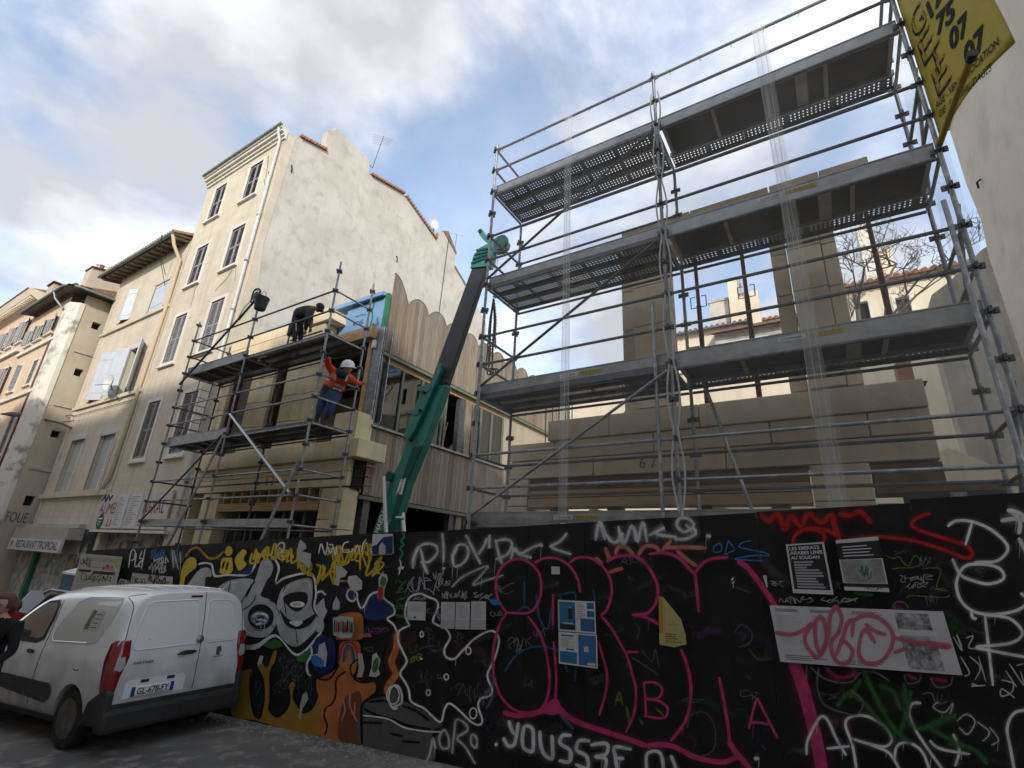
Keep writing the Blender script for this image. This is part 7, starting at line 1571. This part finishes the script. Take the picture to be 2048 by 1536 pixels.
# ------------------------------------------------------------------ street corner bits behind the van
BN = thing('storage_bin', 'blue storage cabinet with white sloping lid behind the hoarding end', 'cabinet', (-18.6, 6.4, gz(-18.6)))
p = atY(146,1150,6.2)
MB().box(p.x-.45,p.x+.45,6.2,6.8,gz(p.x),p.z+.0).build('body', M('cabinet_blue', (.015,.075,.28), .5, col2=(.012,.055,.2), scale=3), BN, bevel=.02)
MB().prism([(p.x-.52,6.1,p.z+.01),(p.x+.52,6.1,p.z+.01),(p.x+.52,6.9,p.z+.30),(p.x-.52,6.9,p.z+.30)], (0,0,.05)).build('lid', mt['white'], BN)
q = atY(130,1185,5.9)
HB_ = thing('hoop_barrier', 'grey bent tube barrier in front of the painted shopfront', 'barrier', (q.x, 5.9, gz(q.x)))
MB().path([(q.x-1.6,5.9,gz(q.x-1.6)),(q.x-1.6,5.9,q.z-.35),(q.x-1.4,5.9,q.z-.1),(q.x-1.0,5.9,q.z),(q.x+.6,5.9,q.z+.03),(q.x+.8,5.9,q.z-.1),(q.x+.8,5.9,gz(q.x))], .04, 8).build('tube', mt['galv'], HB_)
MB().tube((q.x-1.6,5.9,gz(q.x-1.6)),(q.x-1.6,5.9,gz(q.x-1.6)+.05),.08).build('foot', mt['galv'], HB_)
q = atY(52,1212,5.2)
SCO = thing('motor_scooter', 'white motor scooter with tall windshield parked beyond the van', 'scooter', (q.x, 5.2, gz(q.x)))
sx, sz = q.x, gz(q.x); wt = M('scooter_white', (.58,.58,.57), .3, coat=.5)
for dx in (-.6,.6):
    w = MB().lathe([(.14,-.06),(.23,-.06),(.25,-.02),(.25,.02),(.23,.06),(.14,.06)], (sx+dx,5.2,sz+.25), 20, 'Y').build('wheel', tyre, SCO)
    MB().lathe([(.02,-.03),(.14,-.05),(.14,.05),(.02,.03)], (sx+dx,5.2,sz+.25), 16, 'Y').build('rim', rimm, w)
MB().prism([(sx-.9,5.06,sz+.45),(sx-.85,5.06,sz+.72),(sx-.2,5.06,sz+.75),(sx-.1,5.06,sz+.35),(sx+.35,5.06,sz+.30),(sx+.45,5.06,sz+.9),(sx+.6,5.06,sz+.92),(sx+.62,5.06,sz+.45),(sx+.4,5.06,sz+.2),(sx-.3,5.06,sz+.2)], (0,.28,0)).build('body', wt, SCO, bevel=.05)
MB().prism([(sx-.85,5.08,sz+.73),(sx-.8,5.08,sz+.84),(sx-.25,5.08,sz+.82),(sx-.2,5.08,sz+.755)], (0,.24,0)).build('seat', mt['black'], SCO, bevel=.03)
MB().path([(sx+.45,4.85,sz+1.0),(sx+.5,5.2,sz+.98),(sx+.45,5.55,sz+1.0)], .025, 6).build('handlebar', mt['black'], SCO)
MB().prism([(sx+.52,4.98,sz+.95),(sx+.40,4.95,sz+1.35),(sx+.34,5.1,sz+1.58),(sx+.34,5.3,sz+1.58),(sx+.40,5.45,sz+1.35),(sx+.52,5.42,sz+.95)], (.015,0,0)).build('windshield', M('scooter_screen', (.6,.62,.63), .15, coat=.5), SCO)
MB().lathe([(.02,0),(.09,.02),(.10,.05)], (sx+.62,5.2,sz+.80), 14, 'X').build('headlight', lamp_clear, SCO)
# overhead cables
for i,(a,b) in enumerate((((-34.0,6.0,7.2),(-27.4,F,6.75)),((-40.0,5.0,8.0),(-27.5,F,7.0)))):
    cbl = MB(); a=Vector(a); b=Vector(b); cbl.path([a.lerp(b,t/10)-Vector((0,0,.25*math.sin(math.pi*t/10))) for t in range(11)], .016, 5); o = cbl.build('overhead_cable', mt['wire'], None)
    tag(o, ('lower black cable strung along the far houses to the lamp bracket','upper black cable strung along the far houses to the house corner')[i], 'cable')

# ------------------------------------------------------------------ people
def person(label, J, edges, mats, head, extra=None, name='person'):
    """J: joint -> (pos, rx, ry) ; edges: (a,b,matkey)"""
    names = list(J); base = min((J[k][0] for k in names), key=lambda p: p[2])
    t = thing(name, label, 'person', (base[0], base[1], base[2]))
    me = bpy.data.meshes.new('body'); org = ORG[t.name]
    me.from_pydata([Vector(J[k][0])-org for k in names], [(names.index(a), names.index(b)) for a,b,_ in edges], [])
    o = bpy.data.objects.new('body', me); COL.objects.link(o); mod = o.modifiers.new('skin','SKIN'); mod.use_smooth_shade = True
    me.skin_vertices.new() if not me.skin_vertices else None
    sv = me.skin_vertices[0].data
    for i, k in enumerate(names): sv[i].radius = (J[k][1], J[k][2]); sv[i].use_root = (k == 'pelvis')
    o.modifiers.new('s','SUBSURF').levels = 2; o.modifiers['s'].render_levels = 2
    dg = bpy.context.evaluated_depsgraph_get(); dg.update(); nm = bpy.data.meshes.new_from_object(o.evaluated_get(dg)); bpy.data.objects.remove(o)
    b = bpy.data.objects.new('body', nm); COL.objects.link(b); b.parent = t; ORG[b.name] = org
    keys = list(mats); nm.materials.clear()
    for k in keys: nm.materials.append(mats[k])
    segs = [(Vector(J[a][0])-org, Vector(J[b_][0])-org, keys.index(mk)) for a,b_,mk in edges]
    for p in nm.polygons:
        p.use_smooth = True; c = p.center; best = 1e9
        for a,b_,mi in segs:
            ab = b_-a; tt = max(0,min(1,(c-a).dot(ab)/max(1e-9,ab.length_squared))); d = (c-(a+ab*tt)).length
            if d < best: best = d; p.material_index = mi
    return t
skin = M('skin', (.46,.28,.20), .55, col2=(.42,.25,.18), scale=6); skin_d = M('skin_tan', (.25,.14,.09), .55)
def head_part(t, c, r, look, mat, up=(0,0,1)):
    """shaped head: cranium, jaw, nose, brow line, ears, eyes and mouth"""
    f = Vector(look).normalized(); u = Vector(up); s_ = f.cross(u).normalized(); u = s_.cross(f).normalized(); c = Vector(c)
    m = MB(); N1, N2 = 14, 10
    for i in range(N2+1):
        th = math.pi*i/N2
        for k in range(N1):
            ph = 2*math.pi*k/N1; y = math.cos(th); rr = math.sin(th); a = rr*math.cos(ph); b = rr*math.sin(ph)
            w = .78*(1-.22*max(0,-y)); dpt = .95*(1-.12*max(0,-y)) if a > 0 else .98
            q = c + s_*(b*r*w) + f*(a*r*dpt) + u*(y*r*1.18)
            m.v.append(tuple(q))
    for i in range(N2):
        for k in range(N1): m.f.append((i*N1+k, i*N1+(k+1)%N1, (i+1)*N1+(k+1)%N1, (i+1)*N1+k))
    m.smooth = True; h = m.build('head', mat, t, smooth=True)
    n_ = MB(); n_.path([c+f*r*.90+u*r*.15, c+f*r*1.12-u*r*.22, c+f*r*.92-u*r*.30], [r*.07,r*.13,r*.10], 6); n_.build('nose', mat, h)
    for k in (-1,1):
        MB().lathe([(.01*r,-.06*r),(.2*r,-.03*r),(.2*r,.03*r),(.01*r,.06*r)], (0,0,0), 8).build('ear', mat, h).location = (c+s_*k*r*.78-u*r*.05)-ORG[t.name]
        e = MB(); e.cbox(c+f*r*.90+s_*k*r*.30+u*r*.10, (r*.2,r*.2,r*.07), Matrix((s_,f,u)).transposed()); e.build('eye', mt['black'], h)
    mo = MB(); mo.cbox(c+f*r*.86-u*r*.52, (r*.42,r*.12,r*.06), Matrix((s_,f,u)).transposed()); mo.build('mouth', M('lip', (.25,.10,.09), .5), h)
    return h
def hand(t, w, d, up, mat, s=.9, curl=.5):
    """palm and five bent fingers leaving wrist w along d"""
    d = Vector(d).normalized(); u = Vector(up); u = (u-d*u.dot(d)).normalized(); x = d.cross(u); w = Vector(w)
    m = MB(); m.path([w-d*.01, w+d*.045*s, w+d*.085*s], [.024*s,.036*s,.033*s], 8)
    for i, (o_, l) in enumerate(((-.030,.062),(-.010,.075),(.010,.070),(.030,.055))):
        a = w+d*.08*s+x*o_*s; b = a+(d*math.cos(curl*.6)-u*math.sin(curl*.6))*l*.5*s; c = b+(d*math.cos(curl*1.8)-u*math.sin(curl*1.8))*l*.5*s
        m.path([a,b,c], [.0095*s,.009*s,.0075*s], 6)
    a = w+d*.03*s+x*.03*s; b = a+(d*.6+x*.7).normalized()*.04*s; m.path([a,b,b+(d-u*curl).normalized()*.03*s], [.012*s,.0105*s,.009*s], 6)
    return m.build('hand', mat, t, smooth=True)
# worker in orange on the lower deck
jo = M('hivis_orange', (.60,.075,.03), .7, col2=(.52,.06,.025), scale=6); jn = M('navy_cloth', (.015,.02,.035), .85); je = M('blue_jeans', (.045,.09,.19), .85, col2=(.03,.06,.13), scale=9); refl = M('reflective_tape', (.32,.32,.32), .4)
def w3(x, y, Y): return atY(560+x/5.485, 590+y/5.485, Y)
Yw = 6.52
J = dict(pelvis=(w3(545,1120,Yw),.20,.15), belly=(w3(575,1020,Yw),.22,.165), chest=(w3(640,900,Yw),.245,.17), neck=(w3(690,832,Yw),.075,.07), skull=(w3(715,805,Yw),.07,.07),
 sl=(w3(590,845,Yw),.10,.10), el=(w3(525,770,Yw-.22),.08,.08), wl=(w3(520,672,Yw-.42),.045,.045), sr=(w3(755,905,Yw),.10,.10), er=(w3(820,960,Yw+.2),.08,.08), wr=(w3(895,972,Yw+.5),.045,.045),
 hl=(w3(480,1140,Yw),.13,.13), kl=(w3(440,1245,Yw-.03),.095,.095), al=(w3(412,1350,Yw+.02),.055,.055), hr=(w3(595,1150,Yw),.13,.13), kr=(w3(545,1250,Yw-.05),.095,.095), ar=(w3(500,1365,Yw+.02),.055,.055))
t = person('worker in orange high-visibility jacket, jeans and white helmet gripping the scaffold', J,
 [('pelvis','belly','navy'),('belly','chest','orange'),('chest','neck','orange'),('neck','skull','navy'),('chest','sl','orange'),('sl','el','orange'),('el','wl','orange'),('chest','sr','orange'),('sr','er','orange'),('er','wr','orange'),('pelvis','hl','jeans'),('hl','kl','jeans'),('kl','al','jeans'),('pelvis','hr','jeans'),('hr','kr','jeans'),('kr','ar','jeans')],
 dict(navy=jn, orange=jo, jeans=je), None)
hc = w3(742,800,Yw+.02); hdp = head_part(t, hc, .105, (.35,.9,.05), skin)
hm = MB(); hm.lathe([(.155,-.02),(.15,0),(.142,.05),(.11,.11),(.05,.145),(.005,.15)], (0,0,0), 20); Rm = Matrix.Rotation(rad(14),3,'X') @ Matrix.Rotation(rad(8),3,'Y'); hm.v = [tuple(hc+Vector((0,0,.035))+Rm@Vector(v)) for v in hm.v]; hm.build('helmet', M('helmet_white', (.72,.72,.70), .35), t)
bm2 = MB(); bm2.lathe([(.15,-.02),(.185,-.03),(.186,-.022),(.15,-.01)], (0,0,0), 20); bm2.v = [tuple(hc+Vector((0,0,.035))+Rm@Vector(v)) for v in bm2.v]; bm2.build('helmet_brim', MATS['helmet_white'], t)
hood = MB(); hood.path([w3(640,835,Yw-.12),w3(665,865,Yw-.19),w3(700,875,Yw-.17),w3(735,862,Yw-.10)], [.07,.10,.09,.06], 10); hood.build('hood', jn, t, smooth=True)
def band(a, b, r0, r1, mat=refl, w=.05, name='reflective_band'):
    a = Vector(a); b = Vector(b); d = (b-a).normalized(); u = Vector((0,1,0)); x = d.cross(u).normalized(); m = MB(); n = 20
    for e in (-w/2, w/2):
        for k in range(n):
            p_ = 2*math.pi*k/n; m.v.append(tuple((a+b)/2 + d*e + x*math.cos(p_)*r0 + u*math.sin(p_)*r1))
    for k in range(n): m.f.append((k,(k+1)%n,n+(k+1)%n,n+k))
    return m.build(name, mat, t, smooth=True)
band(J['pelvis'][0].lerp(J['belly'][0],.72),J['belly'][0],.235,.18); band(J['belly'][0].lerp(J['chest'][0],.40),J['belly'][0].lerp(J['chest'][0],.55),.262,.20)
band(J['sl'][0].lerp(J['el'][0],.85),J['el'][0],.074,.074,w=.04)
for a,b in (((600,930),(625,835)),((720,950),(745,880))): MB().bar(w3(a[0],a[1],Yw-.175), w3(b[0],b[1],Yw-.155), .045, .012, (0,1,0)).build('reflective_band', refl, t)
hand(t, J['wl'][0], (.05,.05,1), (0,1,0), jn, 1.0, .8); hand(t, J['wr'][0], (1,.25,.05), (0,.3,1), skin, 1.0, .5)
for k in ('al','ar'):
    p_ = J[k][0]; MB().path([p_+Vector((0,-.02,.03)), Vector((p_.x,p_.y-.02,4.46)), Vector((p_.x+.02,p_.y+.13,4.445))], [.055,.058,.042], 10).build('boot', M('work_boot', (.06,.04,.025), .8), t)
# worker in black bending on the upper deck
bk = M('black_work_cloth', (.022,.021,.021), .85, col2=(.035,.033,.033), scale=5); bkt = M('dark_work_trousers', (.018,.022,.034), .85, col2=(.03,.035,.05), scale=7)
Yk = 6.6
def k1(x, y, Y=Yk): return atY(480+x/5.12, 560+y/5.12, Y)
J = dict(pelvis=(k1(578,410),.17,.16), belly=(k1(615,350),.17,.18), chest=(k1(690,312),.20,.20), neck=(k1(757,290),.068,.068), skull=(k1(785,288),.065,.065),
 s1=(k1(712,335,Yk-.17),.095,.095), e1=(k1(688,430,Yk-.20),.075,.075), w1=(k1(668,520,Yk-.12),.042,.042), s2=(k1(712,325,Yk+.17),.08,.08), e2=(k1(730,420,Yk+.22),.06,.06), w2=(k1(720,500,Yk+.2),.04,.04),
 h1=(k1(570,440,Yk-.1),.125,.125), k1=(k1(566,545,Yk-.12),.075,.075), a1=(k1(556,640,Yk-.12),.052,.052), h2=(k1(600,440,Yk+.1),.125,.125), k2=(k1(625,545,Yk+.1),.075,.075), a2=(k1(615,630,Yk+.1),.052,.052))
t = person('bearded worker in black with tool belt bending over the capping stones', J,
 [('pelvis','belly','top'),('belly','chest','top'),('chest','neck','top'),('neck','skull','skin'),('chest','s1','top'),('s1','e1','top'),('e1','w1','top'),('chest','s2','top'),('s2','e2','top'),('e2','w2','skin'),('pelvis','h1','leg'),('h1','k1','leg'),('k1','a1','leg'),('pelvis','h2','leg'),('h2','k2','leg'),('k2','a2','leg')],
 dict(top=bk, skin=skin_d, leg=bkt), None)
hc = k1(812,288); head_part(t, hc, .10, (.75,.1,-.65), skin_d, (.6,0,.8))
hm = MB(); hm.lathe([(.108,-.01),(.106,.03),(.085,.075),(.04,.105),(.004,.11)], (0,0,0), 16); Rm = Matrix.Rotation(rad(35),3,'Y'); hm.v = [tuple(hc+Rm@Vector((0,0,.03))+Rm@Vector(v)) for v in hm.v]; hm.build('cap', bk, t)
br_ = MB(); br_.path([hc+Vector((.06,-.07,-.06)),hc+Vector((.10,0,-.10)),hc+Vector((.06,.07,-.06))], [.03,.045,.03], 8); br_.build('beard', M('dark_hair', (.02,.014,.01), .9), t, smooth=True)
hand(t, J['w1'][0], (.15,0,-1), (0,1,0), skin_d, 1.0, .6); hand(t, J['w2'][0], (.2,0,-1), (0,1,0), skin_d, 1.0, .6)
tb = MB(); tb.path([k1(545,405,Yk-.12),k1(590,430,Yk-.17),k1(625,440,Yk-.08),k1(625,438,Yk+.1)], .035, 8); tb.build('tool_belt', mt['black'], t)
MB().box(*(lambda p: (p.x-.07,p.x+.07,p.y-.05,p.y+.05,p.z-.30,p.z))(k1(535,450,Yk-.17))).build('tool_pouch', mt['black'], t, bevel=.02)
MB().tube(k1(575,420,Yk-.2), k1(575,520,Yk-.2), .014, None, 6).build('hammer', mt['wood_raw'], t)
pk = MB(); pk.path([k1(570,350,Yk),k1(600,325,Yk),k1(640,305,Yk)], [.08,.11,.09], 10); pk.build('backpack_strap', mt['black'], t, smooth=True)
for k in ('a1','a2'):
    p_ = J[k][0]; MB().path([p_+Vector((0,0,.02)), Vector((p_.x,p_.y,6.455)), Vector((p_.x+.15,p_.y,6.445))], [.052,.056,.042], 10).build('boot', MATS['work_boot'], t)
# passer-by by the van and a second one beyond
def standing(label, x, y, h, top, leg, hairm, look, hairlen, name='person'):
    z = gz(x); s = h/1.70; P_ = lambda dx,dy,dz: Vector((x+dx*s, y+dy*s, z+dz*s))
    f = Vector(look).normalized(); sd_ = Vector((f.y,-f.x,0)).normalized()
    def pp(side, fwd, zz): return Vector((x,y,z)) + (sd_*side + f*fwd)*s + Vector((0,0,zz*s))
    J = dict(pelvis=(pp(0,0,.92),.135,.12), belly=(pp(0,.01,1.08),.125,.11), chest=(pp(0,0,1.28),.155,.12), neck=(pp(0,.02,1.44),.055,.055), skull=(pp(0,.03,1.52),.055,.055))
    for n_, q in (('l',-1),('r',1)):
        J['s'+n_] = (pp(q*.17,0,1.36),.066,.066); J['e'+n_] = (pp(q*.25,.02,1.10),.05,.05); J['w'+n_] = (pp(q*.20,.16,.98),.034,.034)
        J['h'+n_] = (pp(q*.09,0,.86),.10,.10); J['k'+n_] = (pp(q*.09,.04*q,.48),.066,.066); J['a'+n_] = (pp(q*.09,.02*q,.09),.045,.045)
    ed = [('pelvis','belly','top'),('belly','chest','top'),('chest','neck','top'),('neck','skull','skin')]
    for n_ in 'lr': ed += [('chest','s'+n_,'top'),('s'+n_,'e'+n_,'top'),('e'+n_,'w'+n_,'top'),('pelvis','h'+n_,'leg'),('h'+n_,'k'+n_,'leg'),('k'+n_,'a'+n_,'leg')]
    t = person(label, J, ed, dict(top=top, skin=skin, leg=leg), None)
    hc = pp(0,.04,1.585); head_part(t, hc, .095*s, (f.x,f.y,-.12), skin)
    hr_ = MB(); N1, N2 = 14, 8
    for i in range(N2+1):
        th = math.pi*.62*i/N2
        for k in range(N1):
            ph = 2*math.pi*k/N1; a = math.sin(th)*math.cos(ph); b = math.sin(th)*math.sin(ph); lift = 1.0
            fr = 1.06 if a < .35 else (1.06 if th < 1.0 else .86)
            q = hc - f*.010 + (sd_*(b*.098*.9) + f*(a*.106))*s*fr + Vector((0,0,(math.cos(th)*.125+.006)*s)); hr_.v.append(tuple(q))
    for i in range(N2):
        for k in range(N1): hr_.f.append((i*N1+k,i*N1+(k+1)%N1,(i+1)*N1+(k+1)%N1,(i+1)*N1+k))
    hr_.build('hair', hairm, t, smooth=True)
    if hairlen:
        MB().path([hc-f*.06+Vector((0,0,.04)), hc-f*.10-Vector((0,0,.05)), hc-f*.11-Vector((0,0,hairlen))], [.08,.085,.05], 10).build('hair_length', hairm, t, smooth=True)
    for n_, q in (('l',-1),('r',1)):
        hand(t, J['w'+n_][0], f*.9+Vector((0,0,-.2)), (0,0,1), skin, .85, .6)
        a_ = J['a'+n_][0]; MB().path([a_+Vector((0,0,.03)), Vector((a_.x,a_.y,gz(a_.x)+.05))-f*.02, Vector((a_.x,a_.y,gz(a_.x)+.035))+f*.14], [.045,.048,.034], 10).build('shoe', mt['black'], t)
    return t
pw_ = atY(15,1207,2.25)
standing('brown-haired woman in black sweater walking beside the van', pw_.x, 2.25, pw_.z+.11-gz(pw_.x), M('black_sweater', (.012,.012,.013), .9), M('charcoal_trousers', (.04,.04,.045), .9), M('brown_hair', (.085,.042,.02), .7, col2=(.12,.06,.03), scale=20), (.62,-.78,0), .10)
pr2 = atY(31,1212,3.7)
standing('person in red jacket standing beyond the van', pr2.x, 3.7, pr2.z+.12-gz(pr2.x), M('red_jacket', (.33,.012,.018), .8), MATS['charcoal_trousers'], MATS['brown_hair'], (-1,.1,0), .06)
